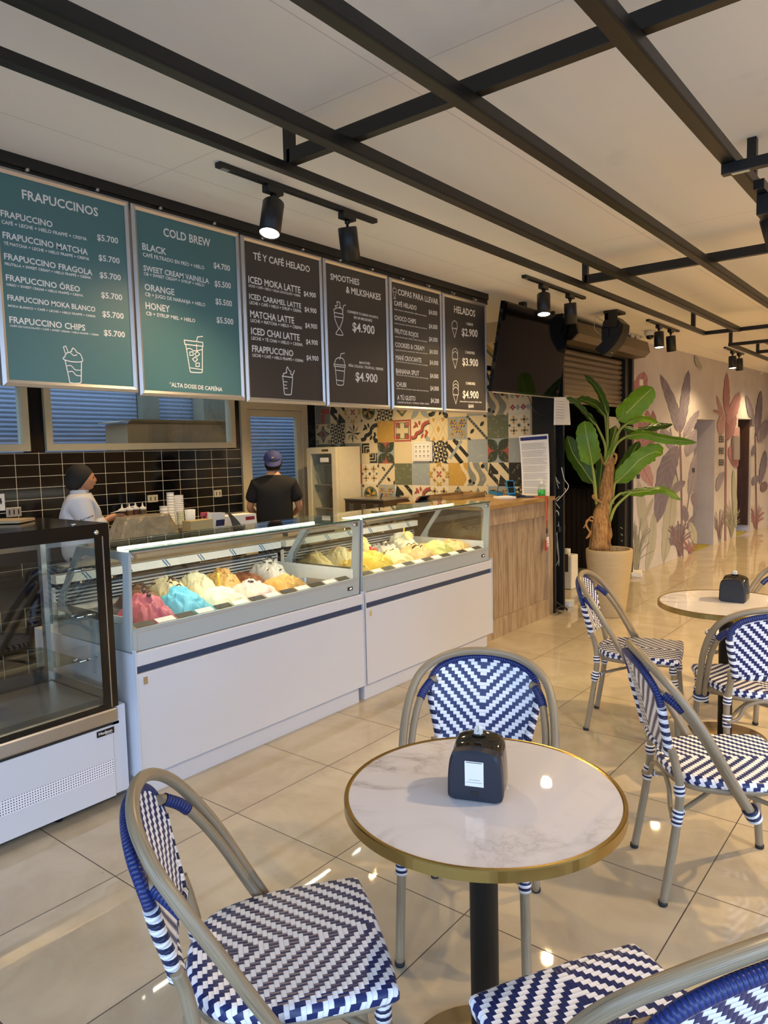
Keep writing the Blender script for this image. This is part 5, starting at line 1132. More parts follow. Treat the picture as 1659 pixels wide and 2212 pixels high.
M['cookie'] = mat('dark_cookie', srgb(46,32,26), .6); M['berry'] = mat('dark_berry', srgb(44,20,44), .35); M['nuts'] = mat('chopped_nuts', srgb(190,132,62), .6); M['fruit'] = mat('yellow_fruit', srgb(240,206,60), .4); M['red_fruit'] = mat('red_fruit', srgb(206,58,62), .4); M['drizzle'] = mat('chocolate_drizzle', srgb(66,38,24), .3); M['wafer'] = mat('banana_slice', srgb(238,222,150), .5)
def gelato(x, y, kind, label, pk=.075, seed=0, top=None, lx=.318, ly=.222, empty=False, swirl=1.0):
    z = .789; peak = pk*.82
    t = thing('gelato_tub', (x,y,z-.065), label, 'gelato tub', 'gelato tubs in the freezers')
    hx_, hy = lx/2, ly/2; b = MB()
    o = rrect(x-hx_,y-hy,x+hx_,y+hy,.02); i_ = rrect(x-hx_+.012,y-hy+.012,x+hx_-.012,y+hy-.012,.018); lo = rrect(x-hx_+.02,y-hy+.02,x+hx_-.02,y+hy-.02,.018); n = len(o)
    vs_ = [(p[0],p[1],z) for p in o]+[(p[0],p[1],z+.001) for p in i_]+[(p[0],p[1],z-.065) for p in lo]+[(p[0],p[1],z-.004) for p in o]
    fs = []
    for k in range(n): q = (k+1) % n; fs += [(k,q,n+q,n+k),(n+k,n+q,2*n+q,2*n+k),(3*n+k,3*n+q,q,k)]
    fs.append(tuple(2*n+k for k in range(n))); b.add(vs_, fs); b.build('pan', M['steel'], t)
    if empty: return t
    rnd = random.Random(seed*13+5); N = 54
    fx0, fy0 = rnd.uniform(-.25,.25), rnd.uniform(-.2,.2); ph = rnd.uniform(0,6); lobes = rnd.randint(3,5); hgt = {}
    def H(u, v):
        # u,v in -1..1: mounded body with folded, ridged swirls
        edge = (1-abs(u)**6)*(1-abs(v)**6); r = math.hypot(u-fx0, v-fy0)
        uu = u+.30*math.sin(2.6*v*swirl+ph)+.12*math.sin(6*v+2*ph); vv = v+.30*math.sin(2.9*u*swirl+ph*1.7)+.12*math.sin(7*u+ph)
        r1 = 1-abs(noise.noise(Vector((uu*1.5, vv*1.5, seed*1.7))))*2.2; r2 = 1-abs(noise.noise(Vector((uu*3.6+9, vv*3.6, seed*2.3))))*2.2; r3 = 1-abs(noise.noise(Vector((uu*7+3, vv*6, seed*.7))))*2.2
        base = math.exp(-(r*1.0)**2)
        q = .18+.46*base+(.30*max(0,r1)**1.25+.15*max(0,r2)**1.4+.07*max(0,r3)**1.4)*(.35+.65*base)
        return max(-.012, peak*q*edge*1.15+.012*edge)-.006
    b = MB(); vs_ = []
    for i in range(N+1):
        for j in range(N+1):
            u, v = -1+2*i/N, -1+2*j/N; k = .018*noise.noise(Vector((u*3,v*3,seed+7)))*(1-max(abs(u),abs(v))**4)
            vs_.append((x+u*(hx_-.013)+k, y+v*(hy-.013)+k*.8, z+H(u,v)))
    fs = [(i*(N+1)+j,(i+1)*(N+1)+j,(i+1)*(N+1)+j+1,i*(N+1)+j+1) for i in range(N) for j in range(N)]
    b.add(vs_, fs, 0, None, True); g = b.build('gelato', GM[kind], t)
    at = lambda u, v: Vector((x+u*(hx_-.013), y+v*(hy-.013), z+H(u,v)))
    for (nm, m_, cnt, r0, mode) in (top or []):
        b = MB()
        for k in range(cnt):
            u, v = fx0+rnd.gauss(0,.33), fy0+rnd.gauss(0,.33); u = max(-.8,min(.8,u)); v = max(-.8,min(.8,v)); p = at(u,v)
            if mode == 'ball': b.ball((p.x,p.y,p.z+r0*.5), r0, 0, (1,1,.85), 10)
            elif mode == 'chip': a = rnd.uniform(0,3); b.obox((p.x,p.y,p.z+r0*.3), (r0*math.cos(a),r0*math.sin(a),rnd.uniform(-.4,.4)*r0), (-r0*.6*math.sin(a),r0*.6*math.cos(a),0), (0,0,r0*.35))
            elif mode == 'disc': b.lathe([(0,-.004),(r0,-.004),(r0,.004),(0,.004)], (p.x,p.y,p.z+r0*.7), 18, axis=(.8,-.35+rnd.uniform(-.3,.3),.45))
            elif mode == 'stick': b.cyl((p.x,p.y,p.z), (p.x+.02,p.y-.02,p.z+.075), .007, 8)
            elif mode == 'line':
                a = rnd.uniform(-.5,.5); pts = [at(max(-.85,min(.85,u+math.cos(a)*s_*.4)), max(-.85,min(.85,v*.3+math.sin(a)*s_*.3+s_*.75)))+Vector((0,0,.003)) for s_ in [q/8-.5 for q in range(9)]]; b.tube(pts, r0, 6)
        o = b.build(nm, M[m_], g)
        if cnt > 1: o['kind'] = 'stuff'
    return t
XF_, XR = -3.208, -3.534
d1 = (F1Y[1]-F1Y[0]-.05)/6; d2 = (F2Y[1]-F2Y[0]-.05)/6
y1c = [2.065, 2.305, 2.540, 2.775, 3.010, 3.250]; y2c = [F2Y[0]+.03+d2*(k+.5) for k in range(6)]
yb = [2.035, 2.235, 2.425, 2.615, 2.805, 2.995, 3.185]
gelato(XF_, y1c[0], 'pink', 'pink raspberry gelato tub topped with dark berries, front row', .13, 1, [('berries','berry',4,.013,'ball')])
gelato(XF_, y1c[1], 'blue', 'bright sky blue gelato tub in the front row', .12, 2)
gelato(XF_, y1c[2], 'white', 'smooth cream white gelato tub with a pineapple slice, front row', .085, 3, [('fruit_slice','fruit',1,.028,'stick')], swirl=.4)
gelato(XF_, y1c[3], 'rose', 'pale pink gelato tub with dark crumbs, front row', .085, 4, [('crumbs','cookie',5,.009,'chip')], swirl=.4)
gelato(XF_, y1c[4], 'caramel', 'orange caramel gelato tub, front row of the left freezer', .085, 5, None, swirl=.5)
gelato(XF_, y1c[5], 'caramel', 'empty steel gelato tub at the right end of the left freezer, front row', empty=True)
gelato(XR, yb[0], 'choc', 'empty steel tub beside the chocolate swirl gelato, back left corner', empty=True, ly=.18)
gelato(XR, yb[1], 'choc', 'milk chocolate gelato tub with dark chocolate swirls, back row', .11, 7, [('drizzle','drizzle',6,.006,'line'),('chips','cookie',3,.012,'chip')], ly=.18)
gelato(XR, yb[2], 'cream', 'cream gelato tub with caramel cookie pieces, back row', .13, 8, [('cookies','cookie',7,.012,'chip'),('syrup','drizzle',2,.004,'line')], ly=.18)
gelato(XR, yb[3], 'pale', 'tall pale yellow whipped gelato tub, back row', .13, 9, ly=.18)
gelato(XR, yb[4], 'gold', 'golden caramel gelato tub covered in chopped nuts, back row', .12, 10, [('nuts','nuts',60,.005,'chip')], ly=.18)
gelato(XR, yb[5], 'brown', 'brown chocolate gelato tub, back row beside the cookie one', .07, 11, ly=.18)
gelato(XR, yb[6], 'stracc', 'white gelato tub with black cookie crumbs, back right of the left freezer', .14, 12, [('crumbs','cookie',60,.008,'chip')], ly=.18)
gelato(XF_, y2c[0], 'yellow', 'yellow mango gelato tub at the left front of the right freezer', .09, 13, [('fruit','fruit',3,.010,'ball')])
gelato(XF_, y2c[1], 'yellow', 'tall bright yellow gelato tub, second in the front row of the right freezer', .12, 14)
gelato(XF_, y2c[2], 'vanilla', 'vanilla gelato tub with chocolate drizzle, front row of the right freezer', .10, 15, [('drizzle','drizzle',8,.0035,'line')])
gelato(XF_, y2c[3], 'nut', 'nut cream gelato tub with chocolate lines, front row of the right freezer', .11, 16, [('drizzle','drizzle',7,.0035,'line')])
gelato(XF_, y2c[4], 'pist', 'yellow-green pistachio gelato tub, front row of the right freezer', .10, 17)
gelato(XF_, y2c[5], 'nut', 'toffee gelato tub with red-brown crumbs at the right end of the front row', .09, 18, [('nuts','nuts',40,.006,'chip')])
gelato(XR, y2c[0], 'vanilla', 'cream coloured whipped gelato tub, back left of the right freezer', .13, 19)
gelato(XR, y2c[1], 'cream', 'cream gelato tub with brownish swirl, second in the back row of the right freezer', .12, 20, [('syrup','nuts',4,.004,'line')])
gelato(XR, y2c[2], 'white', 'white gelato tub with red fruit and banana slices, back row', .11, 21, [('red_fruit','red_fruit',5,.020,'ball'),('banana_slices','wafer',2,.036,'disc')])
gelato(XR, y2c[3], 'stracc', 'white gelato tub with dark brown cookie pieces, back row of the right freezer', .10, 22, [('cookies','cookie',26,.010,'chip')])
gelato(XR, y2c[4], 'white', 'white lemon gelato tub with a lemon slice and a yellow stick, back row', .15, 23, [('lemon_slice','wafer',1,.042,'disc'),('lemon_stick','fruit',1,.03,'stick')])
gelato(XR, y2c[5], 'vanilla', 'half empty pale gelato tub at the back right corner', .03, 24)
# ================================================================== WOODEN COUNTER AND WHAT STANDS ON IT
t = thing('wood_counter', (-3.45,5.74,0), 'weathered wooden panelled counter at the end of the gelato freezers', 'counter')
CX, CY0, CY1, CZ = -3.04, 5.105, 6.372, 1.098
b = MB(); b.box((-3.86,CY0,.0), (CX-.03,CY1,CZ)); b.build('body', M['dark_wood'], t)
b = MB()
for (y0,y1,z0,z1) in ((CY0,CY0+.09,.16,.96),(CY1-.10,CY1,.16,.96),(CY0,CY1,0,.16),(CY0,CY1,.96,CZ)): b.box((CX-.03,y0,z0), (CX,y1,z1), 0, .002)
b.build('front_frame', M['counter_wood'], t)
b = MB(); n = 13; wd = (CY1-.10-CY0-.09)/n
for k in range(n): b.box((CX-.03,CY0+.09+k*wd+.003,.16), (CX-.018,CY0+.09+(k+1)*wd-.003,.96), 0, .002)
b.build('boards', M['counter_wood'], t)
b = MB(); b.box((-3.92,CY0-.02,CZ), (CX+.022,CY1+.01,CZ+.038), 0, .004); b.build('counter_top', M['counter_top'], t)
TZ = CZ+.0385
q = lambda u, v, z=TZ: PZ(u, v, z)
def at(u, v): p = q(u, v); return (p.x, p.y)
# sanitizer
p = Vector((PY(1170,1064,6.2).x,6.2,TZ)); t = thing('sanitizer_bottle', p, 'clear pump bottle half full of green sanitizer on the wooden counter', 'bottle')
M['green_gel'] = mat('green_gel', srgb(52,190,84), .15); M['clear_plastic'] = glass_mat('clear_plastic', (.92,.94,.90), 1.45)
b = MB(); b.lathe([(.0,.002),(.0345,.002),(.0345,.068),(0,.068)], p, 24); b.build('gel', M['green_gel'], t)
b = MB(); b.lathe([(.036,.0),(.036,.095),(.030,.112),(.014,.118),(.014,.128)], p, 24); b.build('bottle_body', M['clear_plastic'], t)
b = MB(); b.lathe([(.016,.120),(.016,.135),(.006,.138),(.006,.166),(0,.166)], p, 14); b.box((p.x-.042,p.y-.008,p.z+.164), (p.x+.012,p.y+.008,p.z+.173), 0, .002); b.build('pump', M['white_plastic'], t)
# notice sheet standing against the post
A, B, C, D = PY(1121,942,6.375), PY(1184,937,6.375), PY(1187,1060,6.33), PY(1128,1064,6.33)
t = thing('notice_sheet', (D+C)/2, 'tall white notice sheet with a blue heading propped behind the sanitizer', 'notice', None)
t.location = (t.location.x, t.location.y, TZ)
D.z = C.z = TZ+.002; nv_ = (B-A).cross(D-A).normalized(); nv_ = nv_ if nv_.y < 0 else -nv_
b = MB(); mid = lambda f: (A.lerp(D, f)+Vector((0,.012*math.sin(f*3.14),0)), B.lerp(C, f)+Vector((0,.012*math.sin(f*3.14),0)))
for k in range(8): a0, a1 = mid(k/8); c0_, c1_ = mid((k+1)/8); b.quad(a0, c0_, c1_, a1); b.quad(a0-nv_*.002, a1-nv_*.002, c1_-nv_*.002, c0_-nv_*.002)
sh = b.build('sheet', M['paper'], t)
def onsheet(f, g): l, r = mid(g); return l.lerp(r, f)+nv_*.0012
b = MB(); b.quad(onsheet(.04,.03), onsheet(.96,.03), onsheet(.96,.085), onsheet(.04,.085)); b.build('heading', mat('heading_blue', srgb(28,42,108), .6), sh)
b = MB(); M['text_grey'] = mat('text_grey', srgb(150,150,146), .7)
rr = random.Random(4)
for k in range(62):
    g = .12+k*.0138
    if k % 9 == 0: continue
    b.quad(onsheet(.06,g), onsheet(rr.uniform(.7,.95),g), onsheet(.94,g+.005), onsheet(.06,g+.005))
b.build('text_lines', M['text_grey'], sh)
# card terminals, papers, tray
M['term_blue'] = mat('terminal_blue', srgb(34,122,176), .4)
def terminal(u, v, label, rot, lift, L=.17, W=.075):
    p = Vector((PY(u, v, 6.12).x, 6.12, TZ)); t = thing('card_terminal', p, label, 'card terminal', 'blue card terminals on the counter')
    ax = Vector((math.cos(rot), math.sin(rot), 0)); ay = Vector((-math.sin(rot), math.cos(rot), 0)); upv = (ax*math.cos(lift)+Vector((0,0,1))*math.sin(lift)); nn = (Vector((0,0,1))*math.cos(lift)-ax*math.sin(lift))
    c = p+Vector((0,0,.014+L/2*math.sin(lift)))
    b = MB(); b.prism([c+upv*x+ay*y for x, y in rrect(-L/2,-W/2,L/2,W/2,.02)], nn*.028); b.build('body', M['term_blue'], t)
    b = MB(); b.prism([c+nn*.0285+upv*x+ay*y for x, y in rrect(.0,-W*.38,L*.42,W*.38,.006)], nn*.001); b.build('screen', M['black_gloss'], t)
    b = MB(); b.prism([c+nn*.0285+upv*x+ay*y for x, y in rrect(-L*.42,-W*.36,-.01,W*.36,.006)], nn*.0015); b.build('keypad', M['black_plastic'], t)
    return t, c, upv, ay, nn
terminal(1071,1068,'blue card terminal lying flat on the wooden counter', 2.6, .12)
r_ = terminal(1103,1068,'blue card terminal propped upright on a black cradle beside the notice', 2.2, .75, .18)
b = MB(); b.obox(Vector((PY(1116,1069,6.08).x,6.08,TZ+.011)), (.05,-.03,0), (.03,.05,0), (0,0,.010)); tag(b.build('terminal_cradle', M['black_plastic']), 'black cradle under the propped card terminal', 'cradle')
b = MB(); b.tube(curve([PY(1088,1043,6.1), PY(1078,1046,6.1), PY(1075,1058,6.08), Vector((PY(1076,1070,6.05).x,6.05,TZ+.004))],5), .003, 6); tag(b.build('terminal_cable', M['black_plastic']), 'thin black cable curving down from the propped card terminal', 'cable')
pp = PZ(1090,1076,TZ); b = MB(); b.obox(pp+Vector((0,0,.0085)), (.055,.06,0), (-.06,.05,0), (0,0,.008)); tag(b.build('paper_pad', M['paper']), 'white paper pad on the wooden counter below the blue terminals', 'paper pad')
pp = Vector((PY(1138,1067,6.12).x,6.12,TZ)); b = MB(); b.obox(pp+Vector((0,.0,.006)), (.06,.03,0), (-.03,.05,0), (0,0,.005)); tag(b.build('clipboard', M['black_plastic']), 'small black folder lying in front of the notice sheet', 'folder')
p0 = PZ(1004,1074,TZ); p1 = PZ(1052,1072,TZ)
t = thing('wooden_tray', (-3.75,5.75,TZ), 'shallow wooden tray at the back of the counter top', 'tray')
b = MB(); b.box((-3.88,5.36,TZ), (-3.62,6.1,TZ+.008)); b.build('tray_floor', M['counter_top'], t)
for lo, hi in (((-3.88,5.36,TZ+.008),(-3.62,5.375,TZ+.045)),((-3.88,6.085,TZ+.008),(-3.62,6.1,TZ+.045)),((-3.88,5.375,TZ+.008),(-3.865,6.085,TZ+.045)),((-3.635,5.375,TZ+.008),(-3.62,6.085,TZ+.045))): b = MB(); b.box(lo, hi); b.build('tray_side', M['counter_top'], t)
b = MB(); b.obox((-3.62,5.22,TZ+.016), (.13,.02,0), (-.015,.09,0), (0,0,.010)); b.obox((-3.71,5.2,TZ+.04), (.02,.004,.02), (-.015,.09,0), (0,0,.004)); tag(b.build('keyboard', M['black_plastic']), 'black flat keyboard on the counter end nearest the freezer', 'keyboard')
# lanyard with cards hanging from the counter corner
t = thing('lanyard', (CX+.03,6.28,.8), 'red lanyard with small pink cards hanging down the counter edge', 'lanyard')
M['orange_strap'] = mat('orange_strap', srgb(196,92,56), .6); M['red_strap'] = mat('red_strap', srgb(176,52,48), .6)
yl = PX(1181,1090,CX+.03).y
b = MB(); pts = [(-3.14,yl-.10,TZ+.004),(-3.06,yl-.04,TZ+.005),(CX+.027,yl-.01,TZ-.002),(CX+.028,yl,1.04),(CX+.028,yl+.004,.90)]
b.tube(curve(pts,5), .008, 6, flat=.25); pts = [(-3.10,yl+.05,TZ+.004),(CX+.027,yl+.02,TZ-.002),(CX+.030,yl+.012,1.0),(CX+.029,yl+.002,.84)]; b.tube(curve(pts,5), .0065, 6, flat=.25)
o = b.build('strap', M['orange_strap'], t)
b = MB(); b.box((CX+.026,yl-.010,.80), (CX+.034,yl+.012,.845), 0, .003); b.build('clip', M['black_plastic'], t)
for k, (dy, z) in enumerate(((-.012,.66),(.018,.69))):
    b = MB(); b.box((CX+.024+k*.005,yl+dy-.024,z-.02), (CX+.026+k*.005,yl+dy+.024,z+.075), 0, .001); c_ = b.build('card', M['paper'] if k else M['red_strap'], t)
b = MB()
for k in range(10): b.box((CX+.0312,yl-.002+.008*(k%4),.672+.022*(k//4)), (CX+.0316,yl+.003+.008*(k%4),.686+.022*(k//4)))
b.build('card_pattern', M['red_strap'], c_)
# framed notice on the tiles
A, B, C, D = PY(891,955,6.49), PY(934,956,6.49), PY(934,996,6.49), PY(891,997,6.49)
t = thing('framed_notice', ((A.x+B.x)/2,6.49,C.z), 'small framed notice with rows of icons on the patterned tile wall', 'notice')
b = MB(); b.box((A.x,6.478,C.z), (B.x,6.497,A.z), 0, .002); b.build('frame', M['white_plastic'], t)
b = MB(); w_ = B.x-A.x; h_ = A.z-C.z
for (x0,x1,z0,z1) in ((.06,.94,.06,.075),(.06,.94,.925,.94),(.06,.075,.06,.94),(.925,.94,.06,.94)): b.box((A.x+w_*x0,6.4772,C.z+h_*z0),(A.x+w_*x1,6.4779,C.z+h_*z1))
for r in range(3):
    for k in range(4): x = A.x+w_*(.16+.2*k); z = C.z+h_*(.72-.24*r); b.box((x,6.4772,z),(x+w_*.09,6.4779,z+h_*.08)); b.box((x-w_*.02,6.4772,z-h_*.06),(x+w_*.11,6.4779,z-h_*.04))
b.build('print', M['text_grey'], t)
# ================================================================== KITCHEN SIDE
t = thing('back_worktop', (-5.92,2.4,0), 'long dark worktop along the black tiled kitchen wall', 'worktop')
b = MB(); b.box((-6.245,-2.2,.05), (-5.66,4.25,.90)); b.build('cabinet_body', M['black_plastic'], t)
b = MB(); b.box((-6.245,-2.2,.9005), (-5.62,4.27,.94)); b.build('worktop', M['steel'], t)
t = thing('prep_table', (-4.75,3.6,0), 'steel prep table behind the gelato freezers', 'table')
b = MB(); b.box((-4.96,2.6,.86), (-4.46,4.85,.90)); b.build('table_top', M['steel'], t)
for x in (-4.92,-4.5):
    for y in (2.66,4.79): b = MB(); b.cyl((x,y,0), (x,y,.86), .02, 10); b.build('leg', M['steel'], t)
b = MB(); b.box((-4.94,2.62,.25), (-4.48,4.83,.27)); b.build('shelf', M['steel'], t)
WZ, PTZ = .9405, .9005
KX = -5.85
K = lambda u, v: (230+u/5.027, 1060+v/5.027)
def on_wall(u, v, w_, h_, label, m_='cream_plastic', holes=2, cat='socket'):
    c = PX(u, v, XB); t = thing('wall_socket', c, label, cat, 'sockets on the black tiled wall')
    b = MB(); b.box((XB+.001,c.y-w_/2,c.z-h_/2), (XB+.012,c.y+w_/2,c.z+h_/2), 0, .003); b.build('plate', M[m_], t)
    for k in range(holes): y = c.y+(k-(holes-1)/2)*w_/(holes+.3); b = MB(); b.box((XB+.0122,y-.005,c.z-h_*.25), (XB+.0132,y+.005,c.z+h_*.25)); b.build('slot', M['black_plastic'], t)
on_wall(329,1077,.115,.072,'cream double socket on the black tiles above the wrapped tray'); on_wall(469.5,1066,.10,.075,'cream double socket on the black tiles nearest the kitchen door'); on_wall(29,1106,.125,.08,'grey triple socket on the black tiles at the far left', 'alu', 3)
c = PX(2,1085,XB); b = MB(); b.box((XB+.001,c.y-.08,c.z-.07), (XB+.004,c.y+.03,c.z+.07)); lb_ = b.build('wall_sticker', M['paper']); tag(lb_, 'white notice with a number at the left edge of the black tiles', 'notice')
b = MB(); text_on(b, '4', (XB+.0045,c.y-.03,c.z-.015), (XB+.0045,c.y+.01,c.z-.015), (0,0,1), .05); b.build('number', M['black_matte'], lb_)
# sauce bottles
for k, (u, base) in enumerate(((172,250),(251,250),(318,250),(396,245))):
    c = PX(*K(u, 250), KX); c = Vector((KX, c.y, WZ)); hz = PX(*K(u, (148,140,130,130)[k]), KX).z; hb = hz-WZ
    t = thing('sauce_bottle', c, ('leftmost','second','third','rightmost')[k]+' of the four sauce squeeze bottles with white nozzles', 'bottle', 'sauce squeeze bottles in a row')
    r0 = .032; b = MB(); b.lathe([(0,0),(r0,0),(r0,hb-.062),(r0*.8,hb-.054)], c, 18); b.build('bottle_body', mat('sauce', (srgb(52,36,28),srgb(96,72,44),srgb(70,40,30),srgb(84,70,48))[k], .3), t)
    b = MB(); b.lathe([(r0*1.02,hb-.062),(r0*1.02,hb-.044),(r0*.5,hb-.036),(.008,hb-.028),(.004,hb)], c, 18); b.build('nozzle', M['white_plastic'], t)
    b = MB(); b.box((c.x+r0*.7,c.y-.02,c.z+hb*.3), (c.x+r0+.001,c.y+.02,c.z+hb*.55)); b.build('bottle_label', M['paper'], t)
# cup stacks and cups
def cups(u, vtop, r, label, n, x=KX, flip=1, m_='white_plastic', base=None):
    bz = WZ if base is None else base
    ct = PX(*K(u, vtop), x); c = Vector((x, ct.y, bz)); H_ = ct.z-bz
    t = thing('paper_cup_stack', c, label, 'cup stack', 'stacked paper cups'); b = MB(); st = H_/n
    prof = []
    for k in range(n): prof += [(r*.93,k*st+.0005),(r,(k+.85)*st),(r*1.04,(k+.9)*st),(r*1.04,(k+1)*st)]
    b.lathe(prof, c, 24); return tag(b.build('cups', M[m_], t), None) and t
cups(690,20,.035,'tall thin stack of white paper cups on the worktop', 12); cups(772,50,.053,'wide stack of white paper tubs on the worktop', 16); cups(620,168,.038,'short stack of clear cup lids left of the cup stacks', 6)
def frustum(name, u, v, x, z, r0, r1, h, m_, label, cat, band=None):
    c = PX(*K(u, v), x); c = Vector((x, c.y, z)); t = thing(name, c, label, cat)
    b = MB(); b.lathe([(0,0),(r0,0),(r1,h),(r1*.94,h),(r0*.9,.004),(0,.004)], c, 24); b.build('cup', M[m_], t)
    if band: b = MB(); b.lathe([(r0+(r1-r0)*.60+.001,h*.60),(r0+(r1-r0)*.66+.001,h*.66)], c, 24, caps=False); b.build('print', M['black_matte'], t)
    return t
hz = lambda v, x, u: PX(*K(u, v), x).z
frustum('paper_cup', 912, 330, -4.765, PTZ, .030, .042, hz(205,-4.765,912)-PTZ, 'white_plastic', 'white paper cup with dark print beside the clear cups', 'cup', True)
frustum('clear_cup', 825, 330, -4.88, PTZ, .033, .044, hz(228,-4.88,825)-PTZ, 'clear_plastic', 'clear plastic cup stack between the wrapped tray and the printed cup', 'cup')
# wrapped tray
def wrapm():
    tt = NT('plastic_wrap'); v = tt.coord('Object'); q = tt.noise(v, 9, 5, .65, 1.2); tt.set(Base_Color=tt.mix(q, srgb(120,104,78), srgb(186,172,140)), Roughness=.22); tt.bump(q, .9, .03); return tt.m
A, B = PX(*K(120,430),-4.52), PX(*K(820,430),-4.52); T1, T2 = PX(*K(290,292),-4.56), PX(*K(760,276),-4.56)
t = thing('wrapped_tray', (-4.75,(A.y+B.y)/2,PTZ), 'large brown tray under wrinkled clear plastic wrap behind the freezer', 'tray')
zb_, zt_ = .985, max(T1.z,T2.z)
b = MB(); lo_ = [(-4.74,A.y,zb_),(-4.52,A.y,zb_),(-4.52,B.y,zb_),(-4.74,B.y,zb_)]; ya, yb_ = A.y+.11, B.y-.06; hi_ = [(-4.72,ya,zt_),(-4.58,ya,zt_),(-4.58,yb_,zt_),(-4.72,yb_,zt_)]
bm = bmesh.new(); V_ = [bm.verts.new(p) for p in lo_+hi_]
for f in ((3,2,1,0),(4,5,6,7),(0,1,5,4),(1,2,6,5),(2,3,7,6),(3,0,4,7)): bm.faces.new([V_[i] for i in f])
bmesh.ops.subdivide_edges(bm, edges=list(bm.edges), cuts=9, use_grid_fill=True)
for v in bm.verts: nn = noise.noise(v.co*9)*.010+abs(noise.noise(Vector((v.co.x*6,v.co.y*24,v.co.z*6))))*.012; v.co += Vector((nn, nn*.3, nn*.6 if v.co.z > zb_+.02 else 0))
b.bm(bm, 0, True); b.build('plastic_wrap', wrapm(), t)
b = MB(); b.box((-4.73,A.y+.03,PTZ), (-4.55,B.y-.03,.972)); b.build('carton_base', M['carton'], t)
# more things on the prep table
c = PX(*K(965,370),-4.62); b = MB(); b.prism([(-4.60,c.y-.06,PTZ),(-4.60,c.y+.15,PTZ),(-4.60,c.y+.155,hz(325,-4.6,1000)),(-4.60,c.y-.055,hz(325,-4.6,1000))], (-.11,0,0)); tag(b.build('kraft_box', mat('pale_carton', srgb(190,172,124), .7)), 'pale cardboard box in front of the pink spray bottle', 'box')
c = PX(*K(1085,330),-4.82); c = Vector((-4.82,c.y,PTZ)); t = thing('spray_bottle', c, 'clear spray bottle with red-brown liquid and pink trigger', 'spray bottle')
hsp = hz(238,-4.79,1060)-PTZ
b = MB(); b.lathe([(0,0),(.036,0),(.038,hsp*.45),(.026,hsp*.62),(.012,hsp*.7)], c, 20); b.build('bottle_body', mat('red_brown_liquid', srgb(150,84,70), .2), t)
b = MB(); b.box((c.x-.012,c.y-.05,c.z+hsp*.86), (c.x+.012,c.y+.03,c.z+hsp), 0, .004); b.box((c.x-.008,c.y-.045,c.z+hsp*.66), (c.x+.008,c.y-.035,c.z+hsp*.86)); b.cyl((c.x,c.y,c.z+hsp*.68), (c.x,c.y,c.z+hsp*.87), .013, 12); b.build('trigger', mat('pink_trigger', srgb(206,96,104), .4), t)
c = PX(*K(1175,330),-4.72); t = thing('milk_bag', (-4.72,c.y,PTZ), 'silver white bag with a dark label leaning between spray bottle and cartons', 'bag'); zz = hz(248,-4.72,1180)
b = MB(); b.prism([(-4.70,c.y-.06,PTZ),(-4.70,c.y+.06,PTZ),(-4.72,c.y+.11,zz),(-4.72,c.y-.03,zz+.01)], (-.05,0,0)); b.build('bag_body', M['white_plastic'], t)
b = MB(); z_ = PTZ+(zz-PTZ)*.55; b.prism([(-4.7085,c.y+.0,z_),(-4.7085,c.y+.085,z_),(-4.712,c.y+.095,z_+.05),(-4.712,c.y+.01,z_+.05)], (.0025,0,0)); b.build('bag_label', mat('dark_blue_label', srgb(34,40,84), .5), t)
c = PX(*K(1300,330),-4.74); b = MB(); zz = hz(222,-4.74,1240); fin = Cv([(c.y-.085,zz),(c.y-.02,zz-.05),(c.y+.05,zz-.13),(c.y+.075,PTZ+.02),(c.y+.075,PTZ),(c.y-.02,PTZ),(c.y-.015,PTZ+.06),(c.y-.05,zz-.06)],4); b.prism([(-4.60,y,z) for y, z in fin], (-.025,0,0)); tag(b.build('grey_scoop', mat('dark_grey_plastic', srgb(74,74,66), .5)), 'dark grey curved scoop standing behind the glass top', 'scoop')
c = PX(*K(1455,330),-4.80); t = thing('printed_box', (-4.8,c.y,PTZ), 'white and dark red printed carton left of the man in black', 'box'); zz = hz(262,-4.8,1450)
b = MB(); b.box((-4.95,c.y-.17,PTZ), (-4.78,c.y+.16,zz)); b.build('carton_body', M['paper'], t)
b = MB(); b.box((-4.7795,c.y-.17,PTZ), (-4.779,c.y-.06,PTZ+.05)); b.box((-4.7795,c.y+.04,zz-.05), (-4.779,c.y+.14,zz-.02)); b.build('print', mat('dark_red_print', srgb(140,28,44), .5), t)
c2_ = PX(*K(1468,345),-4.68); c2_ = Vector((-4.68,c2_.y,PTZ+.055)); t = thing('tape_dispenser', c2_, 'black tape dispenser with a pale roll in front of the printed carton', 'tape dispenser')
b = MB(); b.lathe([(.030,-.018),(.056,-.018),(.056,.018),(.030,.018)], c2_, 24, axis=(1,0,0)); b.box((-4.70,c2_.y-.07,PTZ), (-4.66,c2_.y+.09,PTZ+.018)); b.build('dispenser_body', M['black_plastic'], t)
b = MB(); b.lathe([(.0,-.019),(.030,-.019),(.030,.019),(0,.019)], c2_, 20, axis=(1,0,0)); b.build('tape_roll', M['cream_plastic'], t)
